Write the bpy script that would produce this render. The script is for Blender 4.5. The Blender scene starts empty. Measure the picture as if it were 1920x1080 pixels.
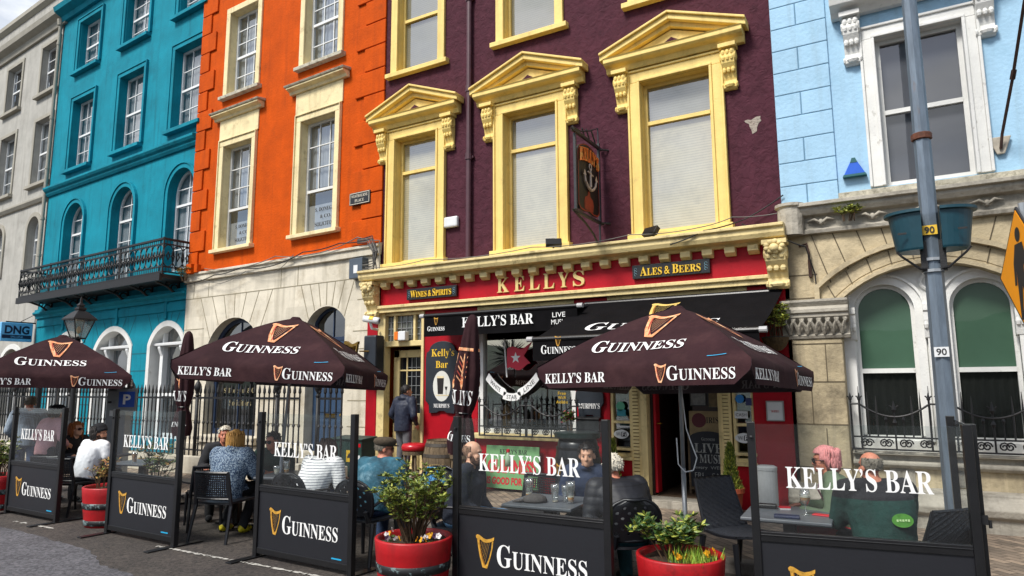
import bpy, math, random
from mathutils import Vector, Matrix, noise
R = math.radians
PI = math.pi
random.seed(7)
SC = bpy.context.scene
COL = SC.collection

# ---------------------------------------------------------------- camera
cam = bpy.data.cameras.new("camera")
cam.sensor_width = 36.0
cam.lens = 36.0 * 1274.96 / 1920.0
cam.clip_start = 0.05
cam.clip_end = 3000
camo = bpy.data.objects.new("camera", cam)
COL.objects.link(camo)
_yaw, _pit, _rol = -0.5265, 0.1418, -0.0057
_f = Vector((math.sin(_yaw) * math.cos(_pit), math.cos(_yaw) * math.cos(_pit), math.sin(_pit)))
_r = Vector((math.cos(_yaw), -math.sin(_yaw), 0))
_u = _r.cross(_f)
_r2 = _r * math.cos(_rol) + _u * math.sin(_rol)
_u2 = _u * math.cos(_rol) - _r * math.sin(_rol)
camo.matrix_world = Matrix(((_r2.x, _u2.x, -_f.x, 0), (_r2.y, _u2.y, -_f.y, 0), (_r2.z, _u2.z, -_f.z, 1.83), (0, 0, 0, 1)))
SC.camera = camo

# ---------------------------------------------------------------- sky, sun, exposure
SUN_EL, SUN_ROT = 50, 196
w = bpy.data.worlds.new("World")
SC.world = w
w.use_nodes = True
nt = w.node_tree
bg = nt.nodes["Background"]
sky = nt.nodes.new("ShaderNodeTexSky")
sky.sky_type = 'NISHITA'
sky.sun_disc = False
sky.sun_elevation = R(SUN_EL)
sky.sun_rotation = R(SUN_ROT)
sky.air_density = 1.0
sky.dust_density = 2.0
tc = nt.nodes.new("ShaderNodeTexCoord")
mp = nt.nodes.new("ShaderNodeMapping")
mp.inputs['Scale'].default_value = (1.0, 1.0, 2.6)
mp.inputs['Location'].default_value = (0.35, 0.1, 0.2)
ns = nt.nodes.new("ShaderNodeTexNoise")
ns.inputs['Scale'].default_value = 2.6
ns.inputs['Detail'].default_value = 8
ns.inputs['Roughness'].default_value = 0.55
rp = nt.nodes.new("ShaderNodeValToRGB")
rp.color_ramp.elements[0].position = 0.42
rp.color_ramp.elements[1].position = 0.56
ns2 = nt.nodes.new("ShaderNodeTexNoise")
ns2.inputs['Scale'].default_value = 5.0
ns2.inputs['Detail'].default_value = 6
rp2 = nt.nodes.new("ShaderNodeValToRGB")
rp2.color_ramp.elements[0].position = 0.3
rp2.color_ramp.elements[0].color = (3.6, 4.0, 4.6, 1)
rp2.color_ramp.elements[1].position = 0.7
rp2.color_ramp.elements[1].color = (8.4, 8.6, 8.9, 1)
mx = nt.nodes.new("ShaderNodeMixRGB")
L = nt.links.new
L(tc.outputs['Generated'], mp.inputs['Vector'])
L(mp.outputs[0], ns.inputs['Vector'])
L(mp.outputs[0], ns2.inputs['Vector'])
L(ns.outputs['Fac'], rp.inputs[0])
L(ns2.outputs['Fac'], rp2.inputs[0])
L(rp.outputs[0], mx.inputs[0])
L(sky.outputs[0], mx.inputs[1])
L(rp2.outputs[0], mx.inputs[2])
L(mx.outputs[0], bg.inputs[0])
bg.inputs[1].default_value = 0.115
sun = bpy.data.lights.new("sun", 'SUN')
sun.energy = 3.3
sun.angle = R(15)
sun.color = (1.0, 0.96, 0.9)
suno = bpy.data.objects.new("sun", sun)
COL.objects.link(suno)
# sun in front of the terrace (behind the camera), high and to the right
_az = R(SUN_ROT)
_d = Vector((math.sin(_az) * math.cos(R(SUN_EL)), math.cos(_az) * math.cos(R(SUN_EL)), math.sin(R(SUN_EL))))
suno.rotation_euler = _d.to_track_quat('Z', 'Y').to_euler()
SC.view_settings.view_transform = 'Standard'
SC.view_settings.look = 'None'
SC.view_settings.exposure = 0.45
SC.view_settings.gamma = 1.0
try:
    SC.cycles.max_bounces = 8
    SC.cycles.transparent_max_bounces = 24
    SC.cycles.caustics_reflective = False
    SC.cycles.caustics_refractive = False
except Exception:
    pass

# ---------------------------------------------------------------- helpers
def lin(c):
    return c / 12.92 if c <= 0.04045 else ((c + 0.055) / 1.055) ** 2.4

def hx(s):
    return tuple(lin(int(s[i:i + 2], 16) / 255) for i in (0, 2, 4))

MATS = {}

def M(name, col, rough=0.6, var=0.12, scale=3.0, bump=0.0, bscale=40.0, metal=0.0, spec=0.5, stain=None, stain_amt=0.5, stain_scale=2.0, stain_lo=0.52, stain_hi=0.66, stretch=(1, 1, 1), kind='noise', pre=None, streak=None, streak_amt=.4, blocks=None):
    """procedural paint, stone, cloth ... : base colour varied by noise, patches of a stain colour, bump"""
    if name in MATS:
        return MATS[name]
    m = bpy.data.materials.new(name)
    MATS[name] = m
    m.use_nodes = True
    nt = m.node_tree
    N = nt.nodes.new
    L = nt.links.new
    b = nt.nodes['Principled BSDF']
    if isinstance(col, str):
        col = hx(col)
    tc = N('ShaderNodeTexCoord')
    mp = N('ShaderNodeMapping')
    mp.inputs['Scale'].default_value = stretch
    L(tc.outputs['Object'], mp.inputs['Vector'])
    n1 = N('ShaderNodeTexNoise')
    n1.inputs['Scale'].default_value = scale
    n1.inputs['Detail'].default_value = 8
    n1.inputs['Roughness'].default_value = 0.65
    L(mp.outputs[0], n1.inputs['Vector'])
    mix = N('ShaderNodeMixRGB')
    lo = tuple(max(0, c * (1 - var * 1.6)) for c in col) + (1,)
    hi = tuple(min(1, c * (1 + var * 1.4)) for c in col) + (1,)
    mix.inputs[1].default_value = lo
    mix.inputs[2].default_value = hi
    r = N('ShaderNodeValToRGB')
    r.color_ramp.elements[0].position = 0.3
    r.color_ramp.elements[1].position = 0.7
    L(n1.outputs['Fac'], r.inputs[0])
    L(r.outputs[0], mix.inputs[0])
    out = mix.outputs[0]
    if stain is not None:
        if isinstance(stain, str):
            stain = hx(stain)
        n2 = N('ShaderNodeTexNoise')
        n2.inputs['Scale'].default_value = stain_scale
        n2.inputs['Detail'].default_value = 10
        n2.inputs['Roughness'].default_value = 0.7
        L(mp.outputs[0], n2.inputs['Vector'])
        r2 = N('ShaderNodeValToRGB')
        r2.color_ramp.elements[0].position = stain_lo
        r2.color_ramp.elements[1].position = stain_hi
        r2.color_ramp.elements[1].color = (stain_amt,) * 3 + (1,)
        L(n2.outputs['Fac'], r2.inputs[0])
        mx2 = N('ShaderNodeMixRGB')
        L(r2.outputs[0], mx2.inputs[0])
        L(out, mx2.inputs[1])
        mx2.inputs[2].default_value = stain + (1,)
        out = mx2.outputs[0]
    if blocks:   # tone differs from block to block
        bk = N('ShaderNodeTexBrick')
        bk.inputs['Scale'].default_value = 1.0
        bk.inputs['Brick Width'].default_value = blocks[0]
        bk.inputs['Row Height'].default_value = blocks[1]
        bk.inputs['Mortar Size'].default_value = 0.0
        bk.inputs['Color1'].default_value = (.88, .87, .85, 1)
        bk.inputs['Color2'].default_value = (1.08, 1.07, 1.06, 1)
        mb_ = N('ShaderNodeMapping')
        mb_.inputs['Rotation'].default_value = (R(-90), 0, 0)
        L(tc.outputs['Object'], mb_.inputs['Vector'])
        L(mb_.outputs[0], bk.inputs['Vector'])
        mk_ = N('ShaderNodeMixRGB'); mk_.blend_type = 'MULTIPLY'; mk_.inputs[0].default_value = 1
        L(out, mk_.inputs[1]); L(bk.outputs['Color'], mk_.inputs[2])
        out = mk_.outputs[0]
    if streak:   # rain streaks
        ms_ = N('ShaderNodeMapping'); ms_.inputs['Scale'].default_value = (5.5, 5.5, .4)
        L(tc.outputs['Object'], ms_.inputs['Vector'])
        n3 = N('ShaderNodeTexNoise'); n3.inputs['Scale'].default_value = 1.0; n3.inputs['Detail'].default_value = 9; n3.inputs['Roughness'].default_value = .6
        L(ms_.outputs[0], n3.inputs['Vector'])
        r3 = N('ShaderNodeValToRGB'); r3.color_ramp.elements[0].position = .52; r3.color_ramp.elements[1].position = .72; r3.color_ramp.elements[1].color = (streak_amt,) * 3 + (1,)
        L(n3.outputs['Fac'], r3.inputs[0])
        mx3 = N('ShaderNodeMixRGB'); L(r3.outputs[0], mx3.inputs[0]); L(out, mx3.inputs[1]); mx3.inputs[2].default_value = hx(streak) + (1,)
        out = mx3.outputs[0]
    if pre:
        out = pre(nt, tc, out)
    L(out, b.inputs['Base Color'])
    b.inputs['Roughness'].default_value = rough
    b.inputs['Metallic'].default_value = metal
    b.inputs['Specular IOR Level'].default_value = spec
    if bump:
        if kind == 'stucco':
            v = N('ShaderNodeTexNoise')
            v.inputs['Scale'].default_value = bscale
            v.inputs['Detail'].default_value = 7
            v.inputs['Distortion'].default_value = .7
            rr = N('ShaderNodeValToRGB')
            rr.color_ramp.elements[0].position = 0.42
            rr.color_ramp.elements[1].position = 0.56
            L(mp.outputs[0], v.inputs['Vector'])
            L(v.outputs['Fac'], rr.inputs[0])
            h = rr.outputs[0]
        else:
            v = N('ShaderNodeTexNoise')
            v.inputs['Scale'].default_value = bscale
            v.inputs['Detail'].default_value = 6
            L(mp.outputs[0], v.inputs['Vector'])
            h = v.outputs['Fac']
        bn = N('ShaderNodeBump')
        bn.inputs['Strength'].default_value = min(1.0, bump)
        bn.inputs['Distance'].default_value = 0.02 if bump <= 1 else 0.02 * bump
        L(h, bn.inputs['Height'])
        L(bn.outputs[0], b.inputs['Normal'])
    return m

def glass(name, tint=(0.9, 0.93, 0.93), refl=0.12, rough=0.02, grime_haze=0.0):
    if name in MATS:
        return MATS[name]
    m = bpy.data.materials.new(name)
    MATS[name] = m
    m.use_nodes = True
    nt = m.node_tree
    nt.nodes.clear()
    N = nt.nodes.new
    L = nt.links.new
    o = N('ShaderNodeOutputMaterial')
    t = N('ShaderNodeBsdfTransparent')
    t.inputs[0].default_value = tuple(tint) + (1,)
    g = N('ShaderNodeBsdfGlossy')
    g.inputs['Roughness'].default_value = rough
    g.inputs[0].default_value = (1, 1, 1, 1)
    f = N('ShaderNodeLayerWeight')   # 'Facing' is the same from both sides of a pane
    p5 = N('ShaderNodeMath'); p5.operation = 'POWER'; p5.inputs[1].default_value = 5
    f.inputs[0].default_value = .5
    L(f.outputs['Facing'], p5.inputs[0])
    a = N('ShaderNodeMath')
    a.operation = 'ADD'
    a.inputs[1].default_value = refl + .04
    a.use_clamp = True
    L(p5.outputs[0], a.inputs[0])
    mx = N('ShaderNodeMixShader')
    L(a.outputs[0], mx.inputs[0])
    L(t.outputs[0], mx.inputs[1])
    L(g.outputs[0], mx.inputs[2])
    fin = mx.outputs[0]
    tc = N('ShaderNodeTexCoord')
    n0 = N('ShaderNodeTexNoise')
    n0.inputs['Scale'].default_value = 0.9
    L(tc.outputs['Object'], n0.inputs['Vector'])
    bn = N('ShaderNodeBump')
    bn.inputs['Strength'].default_value = 0.06
    bn.inputs['Distance'].default_value = 0.05
    L(n0.outputs['Fac'], bn.inputs['Height'])
    L(bn.outputs[0], g.inputs['Normal'])
    if grime_haze:  # pale diffuse film: smudges on panes, painted haze on drinking glasses
        d = N('ShaderNodeBsdfDiffuse')
        d.inputs[0].default_value = (0.45, 0.45, 0.43, 1)
        n = N('ShaderNodeTexNoise')
        n.inputs['Scale'].default_value = 5
        n.inputs['Detail'].default_value = 10
        L(tc.outputs['Object'], n.inputs['Vector'])
        mu = N('ShaderNodeMath')
        mu.operation = 'MULTIPLY'
        mu.inputs[1].default_value = grime_haze
        L(n.outputs['Fac'], mu.inputs[0])
        m2 = N('ShaderNodeMixShader')
        L(mu.outputs[0], m2.inputs[0])
        L(fin, m2.inputs[1])
        L(d.outputs[0], m2.inputs[2])
        fin = m2.outputs[0]
    L(fin, o.inputs[0])
    return m

def arc_z(x, hw, zb, rise):
    Rr = (hw * hw + rise * rise) / (2 * rise)
    return zb - Rr + math.sqrt(max(0, Rr * Rr - x * x))

WORLD = set()   # things whose parts are given in world coordinates

class MB:
    def __init__(s):
        s.v = []; s.f = []; s.m = []
    def add(s, vs, fs, m=0):
        b = len(s.v)
        s.v += [tuple(p) for p in vs]
        s.f += [tuple(i + b for i in f) for f in fs]
        s.m += [m] * len(fs)
        return s
    def box(s, x0, x1, y0, y1, z0, z1, m=0, T=None):
        p = [(x0, y0, z0), (x1, y0, z0), (x1, y1, z0), (x0, y1, z0), (x0, y0, z1), (x1, y0, z1), (x1, y1, z1), (x0, y1, z1)]
        if T:
            p = [T @ Vector(q) for q in p]
        return s.add(p, [(0, 3, 2, 1), (4, 5, 6, 7), (0, 1, 5, 4), (1, 2, 6, 5), (2, 3, 7, 6), (3, 0, 4, 7)], m)
    def quad(s, a, b, c, d, m=0):
        return s.add([a, b, c, d], [(0, 1, 2, 3)], m)
    def prism(s, pts, y0, y1, m=0, f=None):
        """polygon in x,z extruded from y0 (front) to y1; f maps (x, y, z)"""
        n = len(pts)
        vs = [(x, y0, z) for x, z in pts] + [(x, y1, z) for x, z in pts]
        if f:
            vs = [f(*q) for q in vs]
        return s.add(vs, [tuple(range(n)), tuple(range(2 * n - 1, n - 1, -1))] + [(i, i + n, (i + 1) % n + n, (i + 1) % n) for i in range(n)], m)
    def sweep(s, prof, x0, x1, m=0):
        """profile of (y, z) swept along x"""
        n = len(prof)
        vs = [(x0, y, z) for y, z in prof] + [(x1, y, z) for y, z in prof]
        return s.add(vs, [tuple(range(n)), tuple(range(2 * n - 1, n - 1, -1))] + [(i, i + n, (i + 1) % n + n, (i + 1) % n) for i in range(n)], m)
    def tube(s, pts, r, n=8, m=0, cap=True):
        pts = [Vector(p) for p in pts]
        k = len(pts)
        rs = r if isinstance(r, (list, tuple)) else [r] * k
        ring = []
        up = None
        for i, p in enumerate(pts):
            d = (pts[min(i + 1, k - 1)] - pts[max(i - 1, 0)])
            if d.length < 1e-9:
                d = Vector((0, 0, 1))
            d.normalize()
            if up is None:
                up = Vector((0, 0, 1)) if abs(d.z) < 0.9 else Vector((1, 0, 0))
            a = d.cross(up)
            if a.length < 1e-4:
                a = d.cross(Vector((0.3, 1, 0.2)))
            a.normalize()
            b = a.cross(d)
            up = b
            ring.append([p + (a * math.cos(2 * PI * j / n) + b * math.sin(2 * PI * j / n)) * rs[i] for j in range(n)])
        vs = [q for g in ring for q in g]
        fs = []
        for i in range(k - 1):
            for j in range(n):
                fs.append((i * n + j, i * n + (j + 1) % n, (i + 1) * n + (j + 1) % n, (i + 1) * n + j))
        if cap:
            fs.append(tuple(range(n - 1, -1, -1)))
            fs.append(tuple((k - 1) * n + j for j in range(n)))
        return s.add(vs, fs, m)
    def lathe(s, prof, c=(0, 0, 0), n=20, m=0, a0=0.0, a1=2 * PI, T=None):
        full = abs(a1 - a0 - 2 * PI) < 1e-6
        k = n if full else n + 1
        vs = []
        for r, z in prof:
            for j in range(k):
                a = a0 + (a1 - a0) * j / n
                p = Vector((c[0] + r * math.cos(a), c[1] + r * math.sin(a), c[2] + z))
                vs.append(T @ p if T else p)
        fs = []
        for i in range(len(prof) - 1):
            for j in range(n):
                fs.append((i * k + j, i * k + (j + 1) % k, (i + 1) * k + (j + 1) % k, (i + 1) * k + j))
        return s.add(vs, fs, m)
    def ell(s, c, r, n=12, m=0, T=None):
        if not isinstance(r, (tuple, list)):
            r = (r, r, r)
        vs = []
        h = max(4, n // 2)
        for i in range(h + 1):
            t = PI * i / h
            for j in range(n):
                a = 2 * PI * j / n
                p = Vector((r[0] * math.sin(t) * math.cos(a), r[1] * math.sin(t) * math.sin(a), r[2] * math.cos(t)))
                p = (T @ p if T else p) + Vector(c)
                vs.append(p)
        fs = []
        for i in range(h):
            for j in range(n):
                if i == 0:
                    fs.append((0, (i + 1) * n + j, (i + 1) * n + (j + 1) % n))
                elif i == h - 1:
                    fs.append((i * n + j, h * n, i * n + (j + 1) % n))
                else:
                    fs.append((i * n + j, (i + 1) * n + j, (i + 1) * n + (j + 1) % n, i * n + (j + 1) % n))
        return s.add(vs, fs, m)
    def text(s, key, x, z, wd, ht=None, y=0.0, f=None, m=0, th=0.0):
        """flat (or th deep) lettering centred on x with its foot at z, fitted to width wd"""
        V, F = GLY[key]
        x0 = min(p[0] for p in V); x1 = max(p[0] for p in V)
        z0 = min(p[1] for p in V); z1 = max(p[1] for p in V)
        k = wd / (x1 - x0)
        kz = k if ht is None else ht / (z1 - z0)
        vs = [(x + (p[0] - (x0 + x1) / 2) * k, y, z + (p[1] - z0) * kz) for p in V]
        n = len(vs)
        fs = list(F)
        if th:
            from collections import Counter
            cnt = Counter()
            for q in F:
                for i in range(len(q)):
                    cnt[(q[i], q[(i + 1) % len(q)])] += 1
            vs = vs + [(a, y + th, c) for a, _, c in vs]
            for (a, b) in list(cnt):
                if (b, a) not in cnt:
                    fs.append((b, a, a + n, b + n))
        if f:
            vs = [f(*q) for q in vs]
        return s.add(vs, fs, m)
    def build_each(s, name, mat, parent, **kw):
        """every loose piece of the mesh becomes a part of its own"""
        par = list(range(len(s.v)))
        def root(i):
            while par[i] != i:
                par[i] = par[par[i]]; i = par[i]
            return i
        for f in s.f:
            for q in f[1:]: par[root(q)] = root(f[0])
        grp = {}
        for f, m in zip(s.f, s.m): grp.setdefault(root(f[0]), []).append((f, m))
        out = []
        for fs in grp.values():
            mb = MB(); ids = {}
            for f, m in fs:
                for i in f:
                    if i not in ids: ids[i] = len(mb.v); mb.v.append(s.v[i])
                mb.f.append(tuple(ids[i] for i in f)); mb.m.append(m)
            out.append(mb.build(name, mat, parent, **kw))
        return out
    def build(s, name, mat=None, parent=None, smooth=False, bevel=0.0, solid=0.0, off=None, merge=False):
        me = bpy.data.meshes.new(name)
        o_ = Vector((0, 0, 0))
        q = parent
        while q is not None:
            if q.name in WORLD:
                o_ = Vector(q.location)
            q = q.parent
        if off is not None:
            o_ = Vector(off)
        vs = [(v[0] - o_.x, v[1] - o_.y, v[2] - o_.z) for v in s.v]
        me.from_pydata(vs, [], s.f)
        mats = mat if isinstance(mat, (list, tuple)) else [mat]
        for q in mats:
            if q is not None:
                me.materials.append(q)
        if len(mats) > 1:
            for p, k in zip(me.polygons, s.m):
                p.material_index = k
        if smooth:
            for p in me.polygons:
                p.use_smooth = True
        me.validate()
        me.update()
        ob = bpy.data.objects.new(name, me)
        COL.objects.link(ob)
        if parent is not None:
            ob.parent = parent
        elif off is not None:
            ob.location = off
        if smooth and not merge:
            pass
        if bevel:
            md = ob.modifiers.new('bevel', 'BEVEL')
            md.width = bevel
            md.segments = 2
            md.limit_method = 'ANGLE'
        if solid:
            md = ob.modifiers.new('solid', 'SOLIDIFY')
            md.thickness = solid
            md.offset = 0
        return ob

def thing(name, label, cat, loc=(0, 0, 0), rz=0.0, group=None, wc=False):
    o = bpy.data.objects.new(name, None)
    if wc:
        WORLD.add(o.name)
    COL.objects.link(o)
    o.empty_display_size = 0.2
    o.location = loc
    o.rotation_euler = (0, 0, rz)
    return tag(o, label, cat, group)

def tag(o, label=None, cat=None, group=None, kind=None):
    if label: o['label'] = label
    if cat: o['category'] = cat
    if group: o['group'] = group
    if kind: o['kind'] = kind
    return o

def dup(o, loc=None, rz=None, label=None, parent=None, root=True):
    c = o.copy()
    COL.objects.link(c)
    if parent is not None:
        c.parent = parent
    if root:
        if loc is not None: c.location = loc
        if rz is not None: c.rotation_euler = (0, 0, rz)
        if label: c['label'] = label
    for ch in list(o.children):
        dup(ch, parent=c, root=False)
    return c

# ---------------------------------------------------------------- lettering, read from the built-in text object
def serif(s_):
    o = ''
    for c in s_:
        if 'A' <= c <= 'Z': o += chr(0x1D400 + ord(c) - 65)
        elif 'a' <= c <= 'z': o += chr(0x1D41A + ord(c) - 97)
        elif '0' <= c <= '9': o += chr(0x1D7CE + ord(c) - 48)
        else: o += c
    return o

GLY = {}

def _glyph(txt, bold=0.0):
    t = bpy.data.curves.new('t', 'FONT')
    t.offset = bold
    t.body = txt
    t.resolution_u = 4
    o = bpy.data.objects.new('t', t)
    COL.objects.link(o)
    bpy.context.view_layer.update()
    dg = bpy.context.evaluated_depsgraph_get()
    me = bpy.data.meshes.new_from_object(o.evaluated_get(dg))
    V = [(v.co.x, v.co.y) for v in me.vertices]
    F = []
    for p in me.polygons:
        q = tuple(p.vertices)
        F.append(q if p.normal.z >= 0 else q[::-1])
    bpy.data.objects.remove(o)
    bpy.data.curves.remove(t)
    bpy.data.meshes.remove(me)
    return V, F

def mk(key, txt, ser=True, bold=0.0):
    """key -> outline; a list of (text, size) joins caps and small caps on one baseline"""
    if isinstance(txt, str):
        txt = [(txt, 1.0)]
    V = []; F = []
    x = 0.0
    for t, k, *g in txt:
        x += g[0] if g else 0
        v, f = _glyph(serif(t) if ser else t, bold)
        x0 = min(p[0] for p in v)
        b = len(V)
        V += [(x + (p[0] - x0) * k, p[1] * k) for p in v]
        F += [tuple(i + b for i in q) for q in f]
        x = max(p[0] for p in V) + 0.05
    GLY[key] = (V, F)

mk('GUINNESS', [('G', 1.3), ('UINNESS', 1.0)])
mk('KELLYSBAR', 'KELLY’S BAR')
mk('WINES', [('W', 1.25), ('INES', 1), ('&', 1.1, .25), ('S', 1.25, .25), ('PIRITS', 1)])
mk('ALES', [('A', 1.25), ('LES', 1), ('&', 1.1, .25), ('B', 1.25, .25), ('EERS', 1)])
for c_ in 'KELYS':
    mk('L' + c_, c_)
mk('KELLYS2', 'KELLY’S')
mk('Kellys', 'Kelly’s')
mk('Bar', 'Bar')
mk('MURPHYS', 'MURPHY’S')
mk('LIVE', 'LIVE')
mk('MUSIC', 'MUSIC')
mk('WESTBOURNE', 'WESTBOURNE')
mk('PLACE', 'PLACE')
mk('SDON', 'S. DONEGAN')
mk('ANDCO', '& CO.')
mk('SOLIC', 'SOLICITORS')
mk('SDON2', 'S. Donegan & Co.')
mk('SOLIC2', 'Solicitors')
mk('DNG', 'DNG', False, .035)
mk('SPILLANE', 'SPILLANE', False)
mk('P', 'P', False, .03)
mk('90', '90', False, .02)
mk('WHITE', 'WHITE', False)
mk('STAR', 'STAR', False)
mk('LINE', 'LINE', False)
mk('ISGOOD', 'IS GOOD FOR YOU', False, .045)
mk('GUIBIG', 'GUINNESS', False, .05)
mk('Wi', 'Wi', False)
mk('Fi', 'Fi', False)
mk('FREEWIFI1', 'Free', False)
mk('FREEWIFI2', 'Wi-Fi', False)
mk('FREEWIFI3', 'Available', False)
mk('every', 'every  WED', False)
mk('FRI', 'FRI    SAT', False)
mk('POWERS', 'POWERS')
mk('LABEL', 'LABEL', False)
mk('IRISH', 'IRISH')
mk('CASH', 'CASH', False)
mk('LIVEs', 'LIVE', False)
mk('MUSs', 'MUSIC', False)
mk('dot', 'o', False)

def harp(mb, x, z, h, y=0.0, f=None, gold=0, dark=1, strings=True, th=0.0):
    """harp emblem, foot at z, centred on x, height h; gold frame, shaded belly"""
    k = h / 1.55
    def P(pts): return [(x + (a - 0.5) * k, z + b * k) for a, b in pts]
    def put(pts, m, dy=0.0):
        q = P(pts)
        if th:
            mb.prism(q, y + dy, y + th, m, f)
        else:
            vs = [(a, y + dy, b) for a, b in q]
            if f: vs = [f(*c) for c in vs]
            mb.add(vs, [tuple(range(len(vs)))], m)
    put([(0.62, 0.0), (0.8, 0.5), (0.93, 0.95), (0.98, 1.3), (0.9, 1.34), (0.86, 0.95), (0.75, 0.55), (0.6, 0.22), (0.5, 0.06)], gold)
    put([(0.04, 1.36), (0.1, 1.0), (0.2, 0.5), (0.36, 0.03), (0.6, 0.0), (0.5, 0.2), (0.36, 0.55), (0.24, 1.0), (0.2, 1.36)], gold, -0.001)
    put([(0.17, 1.3), (0.19, 1.0), (0.3, 0.5), (0.46, 0.1), (0.5, 0.2), (0.36, 0.55), (0.25, 1.0), (0.21, 1.3)], dark, -0.002)
    put([(-0.02, 1.48), (0.06, 1.55), (0.2, 1.53), (0.42, 1.4), (0.6, 1.36), (0.8, 1.4), (1.04, 1.5), (1.02, 1.34), (0.82, 1.25), (0.6, 1.2), (0.42, 1.22), (0.24, 1.32), (0.1, 1.33), (0.0, 1.38)], gold, -0.003)
    if strings:
        for i in range(6):
            a = 0.33 + 0.088 * i
            zb = 1.0 - 0.72 * (i / 5.0) ** 0.9
            put([(a, 1.26), (a + 0.011, 1.26), (0.25 + 0.05 * i + 0.011, zb), (0.25 + 0.05 * i, zb)], gold, -0.001)

# ---------------------------------------------------------------- ground
def spots(nt, tc, out):
    N = nt.nodes.new; L = nt.links.new
    n = N('ShaderNodeTexVoronoi'); n.inputs['Scale'].default_value = 38
    L(tc.outputs['Object'], n.inputs['Vector'])
    m = N('ShaderNodeMixRGB'); m.blend_type = 'MULTIPLY'; m.inputs[0].default_value = .75
    L(out, m.inputs[1])
    r = N('ShaderNodeValToRGB'); r.color_ramp.elements[0].color = (.2, .2, .21, 1); r.color_ramp.elements[1].color = (2.3, 2.2, 2.1, 1)
    L(n.outputs['Color'], r.inputs[0]); L(r.outputs[0], m.inputs[2])
    return m.outputs[0]
m_asph = M('asphalt', '3f3a36', .85, .22, 1.3, .8, 160, pre=spots, stain='322d2c', stain_amt=.6, stain_scale=.7)
m_asph2 = M('newer_asphalt', '525257', .85, .18, 1.8, .8, 150, pre=spots)

def pavers(nt, tc, out):
    N = nt.nodes.new; L = nt.links.new
    b = N('ShaderNodeTexBrick')
    b.inputs['Scale'].default_value = 1.0
    b.inputs['Brick Width'].default_value = .2
    b.inputs['Row Height'].default_value = .1
    b.inputs['Mortar Size'].default_value = .006
    b.inputs['Color1'].default_value = (.55, .5, .46, 1); b.inputs['Color2'].default_value = (1.25, 1.1, .98, 1); b.inputs['Mortar'].default_value = (.25, .22, .2, 1)
    mp = N('ShaderNodeMapping'); mp.inputs['Rotation'].default_value = (0, 0, R(45))
    L(tc.outputs['Object'], mp.inputs['Vector']); L(mp.outputs[0], b.inputs['Vector'])
    m = N('ShaderNodeMixRGB'); m.blend_type = 'MULTIPLY'; m.inputs[0].default_value = 1
    L(out, m.inputs[1]); L(b.outputs['Color'], m.inputs[2])
    return m.outputs[0]
m_pave = M('paving_bricks', '8b8276', .85, .2, 2.5, .4, 60, pre=pavers)
m_kerb = M('kerb_stone', '6f6a64', .85, .2, 6, .5, 40)
mb = MB(); mb.quad((-900, -14, 0), (900, -14, 0), (900, 900, 0), (-900, 900, 0))
tag(mb.build('road', m_asph), 'grey brown worn asphalt road in front of the terrace', 'road', kind='structure')
mb = MB()
pts = [(-16, 3.0), (-12.2, 4.55), (-10.5, 4.72), (-9.2, 4.62), (-8.3, 4.55), (-7.4, 4.25), (-6.6, 4.15), (-5.6, 4.0), (-4.9, 3.8), (-4.2, 3.5), (-3.2, 3.25), (-2, 3.0), (0, 2.4), (5, 1.5), (5, -13), (-40, -13), (-40, 3)]
fine = []
for i in range(len(pts)):
    a, b = pts[i], pts[(i + 1) % len(pts)]
    n = 8 if i < 12 else 1
    for k in range(n):
        t = k / n
        fine.append((a[0] + (b[0] - a[0]) * t + (random.uniform(-.03, .03) if n > 1 else 0), a[1] + (b[1] - a[1]) * t + (random.uniform(-.03, .03) if n > 1 else 0)))
mb.add([(x, y, .004) for x, y in fine], [tuple(range(len(fine)))])
tag(mb.build('road_patch', m_asph2), 'paler newer asphalt patch with a ragged edge', 'road', kind='structure')
mb = MB()
mb.box(-60, 30, 7.25, 12.2, -.05, .11)
tag(mb.build('pavement', m_pave), 'brown brick pavement in front of the pub', 'pavement', kind='structure')
mb = MB()
for k in range(60): mb.box(-45 + k * 1.0, -45.012 + (k + 1) * 1.0, 7.08, 7.25, -.05, .115)
tag(mb.build('kerb', m_kerb, bevel=.015), 'grey stone kerb along the pavement edge', 'kerb', kind='structure')
mb = MB()
random.seed(3)
x = -13.0
while x < 3:
    l_ = random.uniform(.08, .55) if x < -8 else random.uniform(.5, 1.4)
    if not (-9.6 < x < -8.0 and random.random() < .75) and random.random() < .85:
        n = max(2, int(l_ / .05))
        for k in range(n):
            a = x + l_ * k / n; b = x + l_ * (k + 1) / n - random.choice((0, 0, 0, .02))
            w1 = random.uniform(.012, .03)
            yy = 5.03 if x > -9 else 4.97
            mb.quad((a, yy - w1 + random.uniform(-.008, .008), .008), (b, yy - w1 + random.uniform(-.008, .008), .008), (b, yy + w1 + random.uniform(-.008, .008), .008), (a, yy + w1 + random.uniform(-.008, .008), .008))
    x += l_ + (random.uniform(.0, .05) if x > -8 else random.uniform(.1, .5))
tag(mb.build('road_marking', M('worn_road_paint', 'b5b2aa', .8, .15, 20, stain='5a5550', stain_amt=.8, stain_scale=14, stain_lo=.5, stain_hi=.6)), 'worn white parking line on the asphalt', 'road marking', kind='structure')
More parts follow.
